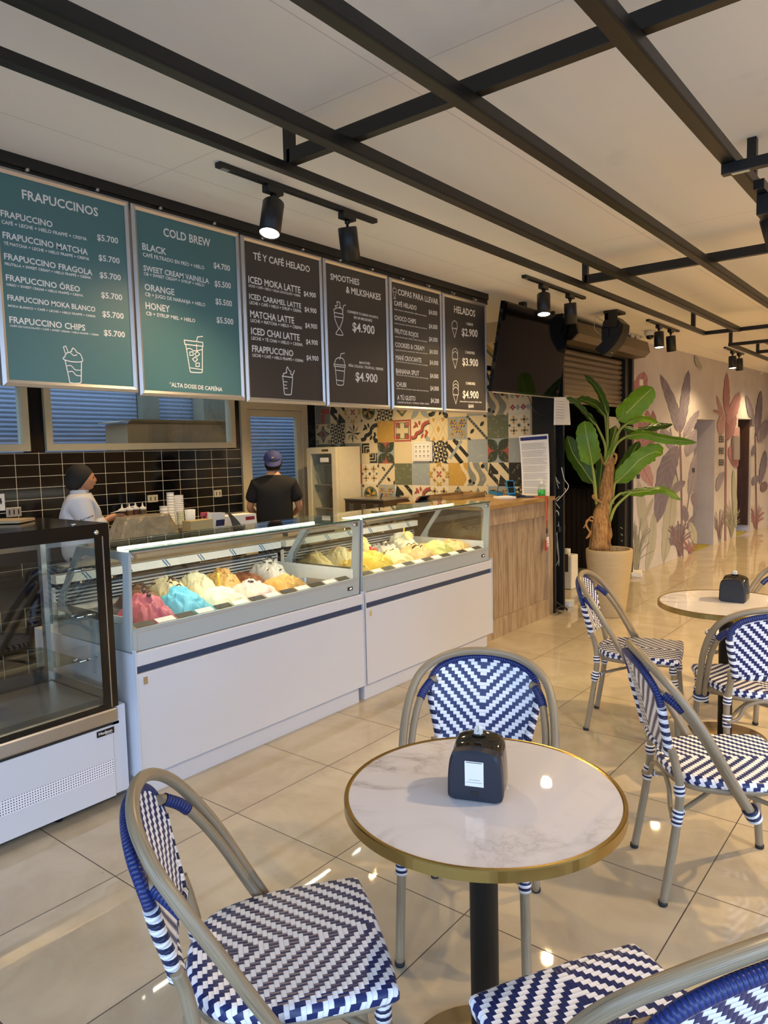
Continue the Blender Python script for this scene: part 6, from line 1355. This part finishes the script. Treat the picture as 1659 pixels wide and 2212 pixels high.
# ---- glass-door fridge
def fridge():
    xr = PY(778,1000,6.44).x; yf = PX(725,1000,xr).y; xl = PY(663,1000,yf).x; zt = PY(725,965,yf).z
    t = thing('upright_fridge', ((xr+xl)/2,(yf+6.44)/2,0), 'cream upright fridge with a glass door in the tiled corner', 'fridge')
    g = M['cream_plastic']
    b = MB(); b.box((xl,yf+.05,.05),(xl+.03,6.44,zt)); b.box((xr-.03,yf+.05,.05),(xr,6.44,zt)); b.box((xl+.03,yf+.05,zt-.04),(xr-.03,6.44,zt)); b.box((xl+.03,yf+.05,.05),(xr-.03,6.44,.12)); b.box((xl+.03,6.40,.12),(xr-.03,6.44,zt-.04)); b.build('body', g, t)
    dw = .06; b = MB(); b.box((xl,yf,.10),(xl+dw,yf+.045,zt-.005)); b.box((xr-dw,yf,.10),(xr,yf+.045,zt-.005)); b.box((xl+dw,yf,zt-.075),(xr-dw,yf+.045,zt-.005)); b.box((xl+dw,yf,.10),(xr-dw,yf+.045,.62)); d = b.build('door', g, t)
    b = MB(); b.box((xl+dw,yf+.015,.62),(xr-dw,yf+.021,zt-.075)); b.build('door_glass', M['glass'], d)
    b = MB(); b.box((xl+dw+.14,yf+.012,zt-.17),(xl+dw+.27,yf+.0145,zt-.12)); b.build('door_label', M['paper'], d)
    b = MB(); b.box((xl+.24,yf-.001,zt-.05),(xl+.34,yf,zt-.025)); b.build('name_plate', M['brass'], d)
    for z in (.95, 1.22, 1.45): b = MB(); b.box((xl+.035,yf+.08,z),(xr-.035,6.39,z+.008)); b.build('shelf', M['alu'], t)
    for x in (xl+.05, xr-.05):
        for y in (yf+.1, 6.38): b = MB(); b.cyl((x,y,0),(x,y,.05),.02,8); b.build('foot', M['rubber'], t)
    for (x, z, r, h, m_, lb) in ((xl+.20,.958,.05,.22,'black_plastic','dark jug standing inside the glass-door fridge'), (xl+.32,.958,.04,.24,'steel','steel shaker standing inside the glass-door fridge'), (xl+.26,1.229,.06,.13,'green_gel','green tub on a middle shelf inside the fridge'), (xl+.30,1.459,.055,.11,'cream_plastic','pale tub on the top shelf inside the fridge')):
        b = MB(); b.lathe([(0,0),(r,0),(r,h*.8),(r*.7,h)], (x,yf+.22,z), 16); tag(b.build('container', M[m_]), lb, 'container')
    return xr, yf
fr_xr, fr_yf = fridge()
# stainless appliance by the tiles
xr = PX(745,1085,-4.9); A, B, C = PY(745,1080,6.0), PY(828,1076,6.0), PY(868,1072,6.40)
t = thing('steel_oven', ((A.x+B.x)/2,6.2,0), 'dark stainless appliance with vent slots in front of the patterned tiles', 'appliance')
b = MB(); b.box((A.x,6.0,.90),(B.x,6.44,A.z), 0, .004); b.build('housing', mat('bronze_steel', srgb(120,106,84), .3, .8), t)
b = MB(); b.box((A.x-.01,5.99,A.z+.0005),(B.x+.01,6.45,A.z+.018), 0, .004); b.build('lid', M['steel'], t)
for k in range(3):
    for j in range(5): x = A.x+(B.x-A.x)*(.12+.32*k); z = A.z-.05-j*.022; b = MB(); b.box((x,5.9975,z),(x+.06,5.9998,z+.008)); b.build('vent_slot', M['alu'], t)
b = MB(); b.tube(curve([(B.x-.12,6.1,A.z+.018),(B.x-.10,6.1,A.z+.06),(B.x-.06,6.06,A.z+.07)],4), .008, 8); b.build('lever', M['black_plastic'], t)
t = thing('oven_stand', ((A.x+B.x)/2,6.2,0), 'steel stand under the vented appliance by the tiles', 'stand')
b = MB(); b.box((A.x-.05,5.95,.86),(B.x+.05,6.46,.899)); b.build('stand_top', M['steel'], t)
for x in (A.x,B.x):
    for y in (5.98,6.43): b = MB(); b.cyl((x,y,0),(x,y,.86),.018,8); b.build('leg', M['steel'], t)
# cream box and produce visible through the end glass of the right freezer
b = MB(); b.box((-3.84,4.86+.25,TZ),(-3.56,5.11+.1,TZ+.0)); 
# ================================================================== PEOPLE
def skin_mesh(name, verts, edges, radii, mats, parent, sub=2, branch=True):
    me = bpy.data.meshes.new(name); me.from_pydata(verts, edges, []); o = bpy.data.objects.new(name, me); COL.objects.link(o)
    sk = o.modifiers.new('skin', 'SKIN'); sk.use_smooth_shade = True
    sv = me.skin_vertices[0].data
    for i, r in enumerate(radii):
        sv[i].radius = (r, r) if not hasattr(r, '__len__') else r
    for v in sv: v.use_root = False
    sv[0].use_root = True
    ss = o.modifiers.new('sub', 'SUBSURF'); ss.levels = sub; ss.render_levels = sub
    dg = bpy.context.evaluated_depsgraph_get(); m2 = bpy.data.meshes.new_from_object(o.evaluated_get(dg)); m2.name = name
    bpy.data.objects.remove(o); o = bpy.data.objects.new(name, m2); COL.objects.link(o); m2.materials.clear(); m2.materials.append(mats)
    m2.polygons.foreach_set('use_smooth', [True]*len(m2.polygons))
    if parent is not None: o.parent = parent
    return o
M['skin_tan'] = mat('skin', srgb(196,140,104), .5, 0, .05, 8)
M['hair_dark'] = mat('dark_hair', srgb(30,24,20), .5)
def head_mesh(c, s, face):
    # c: head centre, s: head height; local +y is the face
    bm = bmesh.new(); bmesh.ops.create_uvsphere(bm, u_segments=28, v_segments=22, radius=1)
    for v in bm.verts:
        x, y, z = v.co; w = .70*(1-.10*max(0,-z)**1.5); d = .86
        nx, ny, nz = x*w, y*d, z*1.0
        if z < -.1: ny += .10*(-z)*max(0,y); nx *= 1-.22*max(0,-z-.1); ny = ny if y > 0 else ny*(1-.35*(-z-.1))
        if y > .55:
            nose = math.exp(-((x/.13)**2))*math.exp(-(((z+.10)/.20)**2)); ny += .15*nose*(1-.4*max(0,z))
            ny -= .07*(math.exp(-(((abs(x)-.32)/.13)**2))*math.exp(-(((z-.08)/.10)**2)))
            ny += .05*math.exp(-((x/.26)**2))*math.exp(-(((z+.44)/.07)**2)); ny -= .03*math.exp(-((x/.28)**2))*math.exp(-(((z+.53)/.03)**2)); ny += .10*math.exp(-((x/.25)**2))*math.exp(-(((z+.82)/.15)**2))
        v.co = Vector((c[0]+nx*s/2, c[1]+ny*s/2, c[2]+nz*s/2))
    return bm
def person(name, loc, facing, label, H, female, pose):
    t = thing(name, loc, label, 'person'); t.rotation_euler = (0,0,math.atan2(facing[1], facing[0])-math.pi/2)
    k = H/1.70; sw = .180*k if female else .182*k
    V = []; E = []; R = []
    def jn(p, r, frm=None):
        V.append((p[0]*k, p[1]*k, p[2]*k)); R.append(r*k if not hasattr(r,'__len__') else (r[0]*k, r[1]*k)); i = len(V)-1
        if frm is not None: E.append((frm, i))
        return i
    pel = jn((0,0,.93), .135); wai = jn((0,.0,1.08), .12, pel); che = jn((0,.0,1.25), .135, wai); col = jn((0,-.01,1.40), .085, che); nk = jn((0,.01,1.47), .052, col); hb = jn((0,.02,1.54), .055, nk)
    S_ = sw/k
    for sx in (1, -1):
        hip = jn((.09*sx,0,.86), .095, pel); kn = jn((.095*sx,.015,.48), .058, hip); an = jn((.10*sx,-.02,.09), .040, kn); ft = jn((.11*sx,.11,.04), .035, an)
        sh = jn((S_*sx,-.01,1.350), .048, col); el = jn(pose[sx][0], .040, sh); wr = jn(pose[sx][1], .026, el); pm = jn(pose[sx][2], .034, wr)
        P_ = Vector(pose[sx][2]); d = (P_-Vector(pose[sx][1])).normalized(); sd = d.cross(Vector((0,0,1))).normalized(); nrm = sd.cross(d)
        for q, L_ in enumerate((.060,.072,.068,.052)):
            b0 = P_+sd*(.026-.0175*q)+d*.022; b1 = b0+d*L_*.55-nrm*.012; b2 = b1+d*L_*.4-nrm*.028
            i0 = jn(b0, .0105, pm); i1 = jn(b1, .0088, i0); jn(b2, .0075, i1)
        b0 = P_+sd*.030*sx*-1-d*.01; b1 = b0+sd*.020*sx*-1+d*.030; i0 = jn(b0, .0115, pm); jn(b1+d*.02-nrm*.01, .009, i0)
    skin_mesh('body', V, E, R, M['skin_tan'], t)
    return t, k
def clothes(t, name, pts, edges, rad, m_, k, sub=2): return skin_mesh(name, [(p[0]*k,p[1]*k,p[2]*k) for p in pts], edges, [r*k if not hasattr(r,'__len__') else (r[0]*k,r[1]*k) for r in rad], m_, t, sub)
def localb(t, mb, name, m_):
    o = mb.build(name, m_, None, origin=(0,0,0)); o.parent = t; return o
# woman in white shirt

wpose = {1: [(.255,.06,1.15),(.15,.20,1.245),(.11,.265,1.265)], -1: [(-.25,.06,1.14),(-.08,.22,1.225),(-.03,.285,1.245)]}
WP = (-5.28, PX(172,1060,-5.28).y, 0)
wh = PX(180,1004,-5.28).z
t, k = person('person', WP, (.45,.89), 'person in a white shirt and black head cover, looking down at paper in both hands', wh+.005, True, wpose)
b = MB(); b.bm(head_mesh((0,.035*k,1.575*k), .205*k, 1), 0, True)
localb(t, b, 'head', M['skin_tan'])
b = MB(); 
for sx in (1,-1): b.ball((.034*k*sx,.112*k,1.584*k), .010*k, 0, (1,.5,.6), 8); b.obox((.034*k*sx,.118*k,1.600*k), (.016*k,0,0), (0,.002*k,0), (0,0,.003*k))
localb(t, b, 'eyes', M['hair_dark'])
b = MB(); bm = bmesh.new(); bmesh.ops.create_uvsphere(bm, u_segments=28, v_segments=20, radius=1)
for v in bm.verts:
    x, y, z = v.co
    cut = -.80+1.15*max(0,y+.15) if y > -.15 else -.95
    zz = max(z, cut); v.co = Vector((x*.088*k*(1.0 if y < .3 else .92), (.006+y*.112)*k-(.014*k if zz < -.2 and y < 0 else 0), (1.582+zz*.124)*k))
b.bm(bm, 0, True); localb(t, b, 'head_cover', mat('black_head_cover', srgb(30,28,24), .8))
M['white_shirt'] = mat('white_shirt', srgb(206,208,214), .75, 0, .05, 8, bump=.3)
sp_ = [(0,0,.84),(0,0,1.05),(0,-.005,1.26),(0,-.012,1.39),(0,.0,1.445)]; se = [(0,1),(1,2),(2,3),(3,4)]; sr = [(.24,.19),(.225,.18),(.225,.19),(.13,.12),(.074,.066)]
for sx in (1,-1):
    i = len(sp_); sp_ += [(.185*sx,-.012,1.375),wpose[sx][0],tuple(Vector(wpose[sx][0]).lerp(Vector(wpose[sx][1]),.85))]; se += [(3,i),(i,i+1),(i+1,i+2)]; sr += [.100,.080,.056]
clothes(t, 'shirt', sp_, se, sr, M['white_shirt'], k)
b = MB(); b.lathe([(.074*k,1.425*k),(.068*k,1.475*k),(.060*k,1.485*k)], (0,0,0), 24, caps=False); b.lathe([(.084*k,1.415*k),(.070*k,1.488*k)], (0,-.002,0), 24, caps=False); localb(t, b, 'collar', M['white_shirt'])
clothes(t, 'trousers', [(0,0,.95),(.09,0,.84),(.095,.01,.48),(.10,-.01,.10),(-.09,0,.84),(-.095,.01,.48),(-.10,-.01,.10)], [(0,1),(1,2),(2,3),(0,4),(4,5),(5,6)], [.15,.115,.080,.065,.115,.080,.065], M['black_matte'], k)
wt_ = t
Rz = Matrix.Rotation(wt_.rotation_euler.z, 3, 'Z'); hp = Vector(WP)+Rz @ Vector((.05*k,.335*k,1.31*k))
b = MB(); a = Rz @ Vector((.10,.02,.012)); c = Rz @ Vector((-.02,.075,.02)); b.obox(hp, a, c, (0,0,.0012)); tag(b.build('paper_sheet', M['paper']), 'white paper held in the hands of the person in the white shirt', 'paper')
# shirt sleeve print
sl = Vector(wpose[1][0])*k; b = MB()
e0_, e1_ = Vector((.185,-.012,1.375))*k, Vector(wpose[1][0])*k; mid_ = e0_.lerp(e1_, .62)+Vector((.071*k,.0,.02*k))
text_on(b, 'Romana', mid_+Vector((0,-.045,-.01)), mid_+Vector((0,.045,.025)), (0,-.2,.9), .018*k); localb(t, b, 'sleeve_print', M['black_matte'])
# man in black T-shirt
MP = (-5.35, PX(592,1060,-5.35).y, 0); mh = PX(590,974,-5.35).z
mpose = {1: [(.262,.03,1.11),(.20,.26,1.02),(.17,.33,1.03)], -1: [(-.262,.03,1.11),(-.18,.25,1.00),(-.14,.32,1.01)]}
t, k = person('person', MP, (-.72,.69), 'person seen from behind in a black T-shirt and backwards blue cap, by the kitchen door', mh+.0, False, mpose)
b = MB(); b.bm(head_mesh((0,.03*k,1.575*k), .225*k, 1), 0, True)
for sx in (1,-1): b.ball((.079*k*sx,.02*k,1.565*k), .030*k, 0, (.4,.7,1), 10)
localb(t, b, 'head', M['skin_tan'])
b = MB(); bm = bmesh.new(); bmesh.ops.create_uvsphere(bm, u_segments=24, v_segments=16, radius=1)
for v in bm.verts:
    x, y, z = v.co; z = max(z, -.75 if y < .1 else .15); v.co = Vector((x*.090*k*(1+.04*math.sin(x*40+z*30)), (.008+y*.105)*k, (1.585+z*.115)*k))
b.bm(bm, 0, True); localb(t, b, 'hair', M['hair_dark'])
b = MB(); 
for sx in (1,-1): b.ball((.036*k*sx,.118*k,1.585*k), .011*k, 0, (1,.5,.6), 8)
localb(t, b, 'eyes', M['hair_dark'])
M['cap_blue'] = mat('blue_cap_cloth', srgb(58,64,116), .8)
b = MB(); bm = bmesh.new(); bmesh.ops.create_uvsphere(bm, u_segments=28, v_segments=18, radius=1)
for v in bm.verts:
    x, y, z = v.co; z = max(z, -.12); v.co = Vector((x*.097*k, (.018+y*.114)*k, (1.612+z*.098)*k))
b.bm(bm, 0, True); cp = localb(t, b, 'cap', M['cap_blue'])
b = MB(); nb = 14; top_, bot_ = [], []
for i in range(nb+1):
    a = math.pi*(1+i/nb); x = math.cos(a); y = math.sin(a)
    top_.append(Vector((x*.092*k, (.018-.100*abs(math.sin(a))**.6)*k, 1.606*k))); bot_.append(Vector((x*.084*k, (.01-.135*abs(math.sin(a))**.6)*k, (1.606-.066*abs(math.sin(a))**.5)*k)))
for i in range(nb): b.quad(top_[i], top_[i+1], bot_[i+1], bot_[i]); b.quad(top_[i]+Vector((0,.004,0)), bot_[i]+Vector((0,.004,0)), bot_[i+1]+Vector((0,.004,0)), top_[i+1]+Vector((0,.004,0)))
br_ = localb(t, b, 'cap_brim', M['cap_blue'])
b = MB(); b.obox((0,-.0975*k,1.632*k), (.012*k,0,0), (0,.002,0), (0,0,.006*k)); localb(t, b, 'cap_mark', mat('yellow_mark', srgb(226,206,96), .6))
b = MB(); b.ball((0,.018*k,1.711*k), .008*k, 0, (1,1,.5), 8); localb(t, b, 'cap_button', M['black_matte'])
tp = [(0,0,.84),(0,0,1.05),(0,-.005,1.26),(0,-.012,1.40),(0,-.003,1.462)]; te = [(0,1),(1,2),(2,3),(3,4)]; tr_ = [(.215,.15),(.205,.145),(.205,.15),(.135,.115),(.072,.066)]
for sx in (1,-1):
    i = len(tp); e1_ = Vector((.185*sx,-.012,1.36)).lerp(Vector(mpose[sx][0]), .78); tp += [(.175*sx,-.012,1.352),tuple(e1_)]; te += [(3,i),(i,i+1)]; tr_ += [.085,.080]
clothes(t, 't_shirt', tp, te, tr_, mat('black_t_shirt', srgb(17,16,15), .85), k)
clothes(t, 'trousers', [(0,0,.95),(.09,0,.84),(.095,.01,.48),(.10,-.01,.10),(-.09,0,.84),(-.095,.01,.48),(-.10,-.01,.10)], [(0,1),(1,2),(2,3),(0,4),(4,5),(5,6)], [.16,.12,.085,.07,.12,.085,.07], M['dark_paint'], k)
# ================================================================== POTTED BANANA PLANT
U8 = lambda u, v: (1180+u/3.4635, 800+v/3.4635)
PC_ = Vector((-2.58, 6.60, 0)); fwd = Vector(RM[2]); right = Vector(RM[0])
DP = float(np.dot(RM[2], np.array(PC_)-CPOS)); DP = DP+0.02
rim_r = .212
t = thing('potted_banana_plant', PC_, 'tall banana plant in a big beige ribbed pot in front of the dark doorway', 'plant')
def potm():
    tt = NT('ribbed_stone_pot'); v = tt.coord('Object', (6,6,90)); q = tt.noise(v, 1.5, 4, .6); tt.set(Base_Color=tt.mix(q, srgb(168,146,106), srgb(196,174,132)), Roughness=.7); tt.bump(q, .5, .004); return tt.m
b = MB(); b.lathe([(0,.0),(.140,.0),(.146,.01),(.165,.16),(.190,.36),(.208,.52),(.213,.60),(.212,.628),(.208,.634),(.190,.634),(.186,.628),(.184,.58),(0,.575)], PC_, 56); b.build('pot', potm(), t)
M['soil'] = mat('dark_soil', srgb(40,30,20), .95)
b = MB(); b.lathe([(0,.588),(.183,.580)], PC_, 40); b.build('soil', M['soil'], t)
def trunkm():
    tt = NT('fibrous_trunk'); v = tt.coord('Object', (14,14,2.5)); q = tt.noise(v, 3, 6, .7, 1.5); tt.set(Base_Color=tt.ramp(q, [(.3, srgb(104,66,34)), (.48, srgb(180,128,70)), (.68, srgb(222,178,110))]), Roughness=.8); tt.bump(q, .9, .02); return tt.m
TM = trunkm()
def P8(u, v, dd=0.0): return PD(*U8(u, v), DP+dd)
b = MB(); c1 = [P8(395,1345),P8(400,1200),P8(415,1080),P8(440,960),P8(458,830),P8(475,700),P8(482,650)]
b.tube(curve(c1,5), [.085-.0013*i for i in range(31)], 16)
c2 = [P8(445,1345,.03),P8(450,1200,.03),P8(440,1060,.02),P8(420,1000,0)]; b.tube(curve(c2,4), [.045]*13, 12)
c3 = [P8(360,1340,.05),P8(365,1200,.05),P8(385,1080,.04)]; b.tube(curve(c3,4), [.05,.05,.05,.048,.046,.044,.042,.036,.03], 12)
for v in range(len(b.v)):
    p = Vector(b.v[v]); q = noise.noise(Vector((p.x*14,p.y*14,p.z*5)))*.018; b.v[v] = (p.x+q, p.y+q*.7, p.z)
b.build('trunk', TM, t)
b = MB()
for (pts, r) in (([(350,1130),(310,1120),(300,1160),(330,1220),(310,1250)],.010),([(360,1110),(330,1100),(280,1180)],.008),([(470,1140),(490,1230),(470,1280),(485,1310)],.008),([(370,930),(350,950),(420,990)],.014),([(340,1200),(318,1230),(300,1260)],.008),([(500,620),(525,640),(510,700)],.012),([(405,620),(420,680),(450,720)],.012)):
    b.tube(curve([P8(*p,-.06) for p in pts],4), r, 6, flat=.4)
b.build('dry_sheath', TM, t)
M['petiole'] = mat('leaf_stalk', srgb(150,160,70), .45, 0, .12, 10)
def leafmat2(n, c1, c2, trans=.35):
    tt = NT('banana_leaf_'+n); sx = tt.n('ShaderNodeSeparateXYZ'); uv = tt.coord('UV'); tt.l(uv, sx.inputs[0])
    a = tt.math('ABSOLUTE', sx.outputs[0]); vein = tt.math('SINE', tt.math('MULTIPLY', tt.math('SUBTRACT', sx.outputs[1], tt.math('MULTIPLY', a, .25)), 150)); mid = tt.math('LESS_THAN', a, .05)
    q = tt.noise(tt.coord('Object'), 9, 4); c = tt.mix(q, c1, c2); c = tt.mix(tt.math('MULTIPLY_ADD', vein, .08, .08), c, srgb(120,150,70)); c = tt.mix(mid, c, srgb(168,184,100))
    brown = tt.ramp(tt.math('ADD', a, tt.math('MULTIPLY', q, .3)), [(1.10,(0,0,0)),(1.2,(1,1,1))]); c = tt.mix(brown, c, srgb(130,100,50))
    tt.set(Base_Color=c, Roughness=.38); tt.bump(vein, .25, .003)
    tb = tt.n('ShaderNodeBsdfTranslucent'); tt.l(c, tb.inputs[0]); mx = tt.n('ShaderNodeMixShader'); mx.inputs[0].default_value = trans; tt.l(tt.p.outputs[0], mx.inputs[1]); tt.l(tb.outputs[0], mx.inputs[2]); tt.l(mx.outputs[0], tt.out.inputs[0]); return tt.m
LG = leafmat2('green', srgb(80,126,12), srgb(122,166,28)); LDk = leafmat2('dark', srgb(44,74,12), srgb(72,106,20), .2); LY = leafmat2('bright', srgb(130,180,30), srgb(176,210,50), .5)  # green made brighter to carry the warm spot's light on the lit leaves
def pleaf(mid, hw, m_, dd=(0,0,0), tilt=(0,0), stalk=None, fold=.25):
    # mid: midrib in photo pixels, dd: depth offset along it; hw: half width (m); tilt: rotates blade about the midrib
    n = 18; mp = [Vector((*p, 0)) for p in mid]; cs = curve([(p[0],p[1],dd[min(i,len(dd)-1)]) for i, p in enumerate(mid)], 8); N_ = len(cs); pts = [P8(c.x, c.y, c.z) for c in cs]
    vs_, uv, fs, fu = [], [], [], []; W_ = 8; L = 0
    for i in range(N_):
        f = i/(N_-1); tg = (pts[min(N_-1,i+1)]-pts[max(0,i-1)]).normalized(); vw = (pts[i]-Vector(CPOS)).normalized(); sd = tg.cross(vw).normalized(); nn = sd.cross(tg).normalized()
        a = math.radians(tilt[0]+(tilt[1]-tilt[0])*f); s2 = sd*math.cos(a)+nn*math.sin(a); n2 = s2.cross(tg).normalized()
        if i: L += (pts[i]-pts[i-1]).length
        wd = hw*min(1, (f/.16))**.7*(1 if f < .55 else math.sqrt(max(0,1-((f-.55)/.45)**2.3)))+.001
        wd *= 1+.05*math.sin(i*1.7+hw*90)
        for j in range(W_+1):
            g = -1+2*j/W_; vs_.append(pts[i]+s2*wd*g+n2*(abs(g)**1.3*wd*fold+.006*math.sin(i*1.3+j*2))); uv.append((g, L))
    for i in range(N_-1):
        for j in range(W_): q = (i*(W_+1)+j, i*(W_+1)+j+1, (i+1)*(W_+1)+j+1, (i+1)*(W_+1)+j); fs.append(q); fu.append([uv[k_] for k_ in q])
    b = MB(); b.add(vs_, fs, 0, fu, True); lf = b.build('leaf', m_, t)
    b = MB(); st = ([P8(*p, d_) for p, d_ in stalk] if stalk else [])+[pts[0], pts[2], pts[6]]; cc = curve(st, 4); b.tube(cc, [.016-.010*i/(len(cc)-1) for i in range(len(cc))], 8); b.build('stalk', M['petiole'], lf)
pleaf([(535,378),(620,300),(720,200),(800,128)], .105, LG, (0,-.05,-.1,-.12), (5,10), [((465,690),0),((490,560),0),((520,440),0)])
pleaf([(345,715),(325,600),(300,480),(285,378)], .095, LG, (-.12,-.16,-.18,-.16), (-10,0), [((375,1000),-.04),((365,850),-.08)], .12)
pleaf([(460,340),(425,230),(375,130),(285,35)], .040, LDk, (.02,.06,.1,.14), (30,40), [((458,690),.02),((458,500),.02)])
pleaf([(440,345),(380,270),(300,230),(230,215)], .055, LDk, (.05,.08,.1,.12), (50,50), [((455,690),.02),((455,520),.03)])
pleaf([(380,420),(300,330),(220,245),(150,205)], .035, LDk, (-.05,-.05,0,.05), (40,50), [((440,690),0),((440,560),-.03)])
pleaf([(355,850),(280,740),(200,620),(155,490)], .085, LDk, (.08,.1,.14,.16), (20,30), [((380,1010),.02),((365,930),.05)])
pleaf([(590,500),(720,475),(880,510),(1125,540)], .045, LG, (-.12,-.2,-.26,-.3), (35,20), [((470,690),-.02),((520,560),-.06)])
pleaf([(570,420),(680,450),(800,420),(945,403)], .048, LDk, (-.02,-.03,-.03,0), (45,45), [((475,690),0),((510,540),0)])
pleaf([(600,400),(680,362),(760,362),(840,392)], .036, LY, (-.10,-.13,-.13,-.12), (25,40), [((480,680),0),((530,480),-.05)])
pleaf([(515,845),(610,760),(710,660),(815,610),(870,625)], .085, LG, (-.05,-.1,-.14,-.16,-.14), (-12,-5), [((495,1000),0),((500,920),-.02)])
pleaf([(510,830),(570,740),(630,640),(695,530)], .062, LDk, (.02,.03,.05,.06), (10,15), [((485,1000),.02),((500,900),.02)])
pleaf([(620,925),(740,905),(880,890),(1005,968)], .048, LG, (-.12,-.18,-.2,-.2), (55,40), [((475,1130),-.04),((520,1020),-.08)])
pleaf([(550,925),(650,905),(760,890),(850,900)], .040, LDk, (-.08,-.1,-.1,-.1), (50,45), [((465,1090),-.03),((490,985),-.06)])
pleaf([(485,610),(500,520),(510,440),(515,370)], .045, LDk, (.05,.05,.05,.05), (20,20), None)
pleaf([(395,900),(405,800),(415,700),(420,640)], .060, LDk, (.06,.07,.08,.08), (15,15), None)
pleaf([(440,700),(480,600),(520,520),(545,450)], .018, LY, (-.03,-.04,-.03,-.02), (0,0), None)
b = MB(); b.add([P8(*p,-.04) for p in ((470,345),(520,350),(555,410),(545,450),(520,410),(470,440))], [(0,1,4,5),(1,2,3,4)]); b.add([P8(*p,-.038) for p in ((470,345),(520,350),(555,410),(545,450),(520,410),(470,440))], [(5,4,1,0),(4,3,2,1)]); b.build('withered_leaf', mat('withered_leaf', srgb(206,178,136), .8), t)
# ================================================================== CABLES AND BITS BY THE POST
H8 = lambda u, v: (1190+u/7.6286, 1050+v/7.6286)
def wire(pts, x, r, m_, label):
    b = MB(); b.tube(curve([PX(*p, x) for p in pts],6), r, 6); return tag(b.build('loose_cable', M[m_]), label, 'cable')
wire([(1196,1020),(1205,1040),(1222,1060),(1200,1080),(1210,1100)], -3.06, .004, 'white_plastic', 'white cable looping out of the black post at counter height')
wire([(1213,1010),(1219,1035),(1228,1052),(1210,1075),(1203,1082)], -2.995, .004, 'white_plastic', 'white cable bulging past the right side of the black post')
wire([(1201,1035),(1208,1060),(1214,1085),(1209,1103)], -3.07, .003, 'white_plastic', 'thin white cable crossing inside the black post')
wire([(1204,1135),(1203,1180),(1206,1210),(1197,1228)], -3.075, .003, 'cream_plastic', 'thin pale cable hanging low inside the black post')
wire([(1202,1150),(1206,1190),(1208,1233)], -3.07, .006, 'alu', 'straight grey cable end hanging down inside the black post')
wire([(1197,1110),(1202,1103),(1207,1112),(1207,1140)], -3.07, .006, 'white_plastic', 'white bent charger cable at the middle of the black post')
wire([(1198,1298),(1210,1306),(1226,1316),(1214,1310),(1200,1318),(1212,1324),(1228,1325),(1220,1312)], -2.985, .006, 'black_plastic', 'tangle of black cable on the floor at the foot of the post')
c = PX(1211,1141,-3.05); b = MB(); b.box((-3.085,c.y-.07,c.z-.03),(-3.035,c.y+.07,c.z+.02)); tag(b.build('cable_clamp', M['black_plastic']), 'black clamp holding the cables inside the post', 'clamp')
c = PX(1201,1005,-3.06); b = MB(); b.box((-3.088,c.y-.03,c.z-.07),(-3.06,c.y+.03,c.z+.07), 0, .004); tag(b.build('wall_switch', M['black_plastic']), 'dark switch box on the black post right of the notice sheet', 'switch')
p = PZ(1228,1309,.0); b = MB(); b.obox((p.x,p.y,.03), (.045,.03,0), (-.02,.05,0), (0,0,.028)); tag(b.build('power_adapter', M['white_plastic']), 'white power adapter on the floor beside the black post', 'adapter')
p = PZ(1376,1245,.0); 
for k in range(3): b = MB(); b.obox((p.x-.01*k,p.y+.02*k,.011+.018*k), (.055,.02,0), (-.03,.10,0), (0,0,.008)); tag(b.build('tile_piece', M['white_plastic']), ('bottom','middle','top')[k]+' of the three pale tile pieces stacked at the foot of the mural', 'tile', 'tile pieces at the foot of the mural')
# white container behind the post
c = PZ(1226,1270,0.0); t = thing('white_canister', (c.x,c.y,0), 'white plastic canister on the floor just behind the black post', 'canister')
hh = PX(1226,1185,c.x).z
b = MB(); b.box((c.x-.09,c.y-.09,0),(c.x+.09,c.y+.09,hh*.86), 0, .015); b.build('canister_body', M['white_plastic'], t); b = MB(); b.cyl((c.x,c.y,hh*.86),(c.x,c.y,hh), .035, 14); b.build('canister_neck', M['white_plastic'], t)
b = MB(); b.box((c.x-.05,c.y-.0925,.2),(c.x+.05,c.y-.0905,.4)); b.build('canister_label', M['charcoal'], t)
# white paper bag on the post under the television
A, B, C, D = PX(1197,858,-3.005), PX(1226,858,-3.005), PX(1230,918,-3.005), PX(1196,918,-3.005)
t = thing('paper_holder', ((-3.0),(A.y+B.y)/2,C.z), 'white paper sheets hanging on the black post under the television', 'papers')
b = MB(); b.prism([A,B,C,D], (.012,0,0)); b.build('sheets', M['paper'], t)
b = MB()
for k in range(7): z = A.z-(A.z-D.z)*(.15+.1*k); b.box((-2.9929,A.y+.01,z),(-2.9922,A.y+(B.y-A.y)*.6,z+.004))
b.build('text_lines', M['text_grey'], t)
wire([(1138,850),(1145,866),(1153,885),(1172,898),(1195,893)], -3.07, .003, 'black_plastic', 'black cable hanging in a curve below the television')
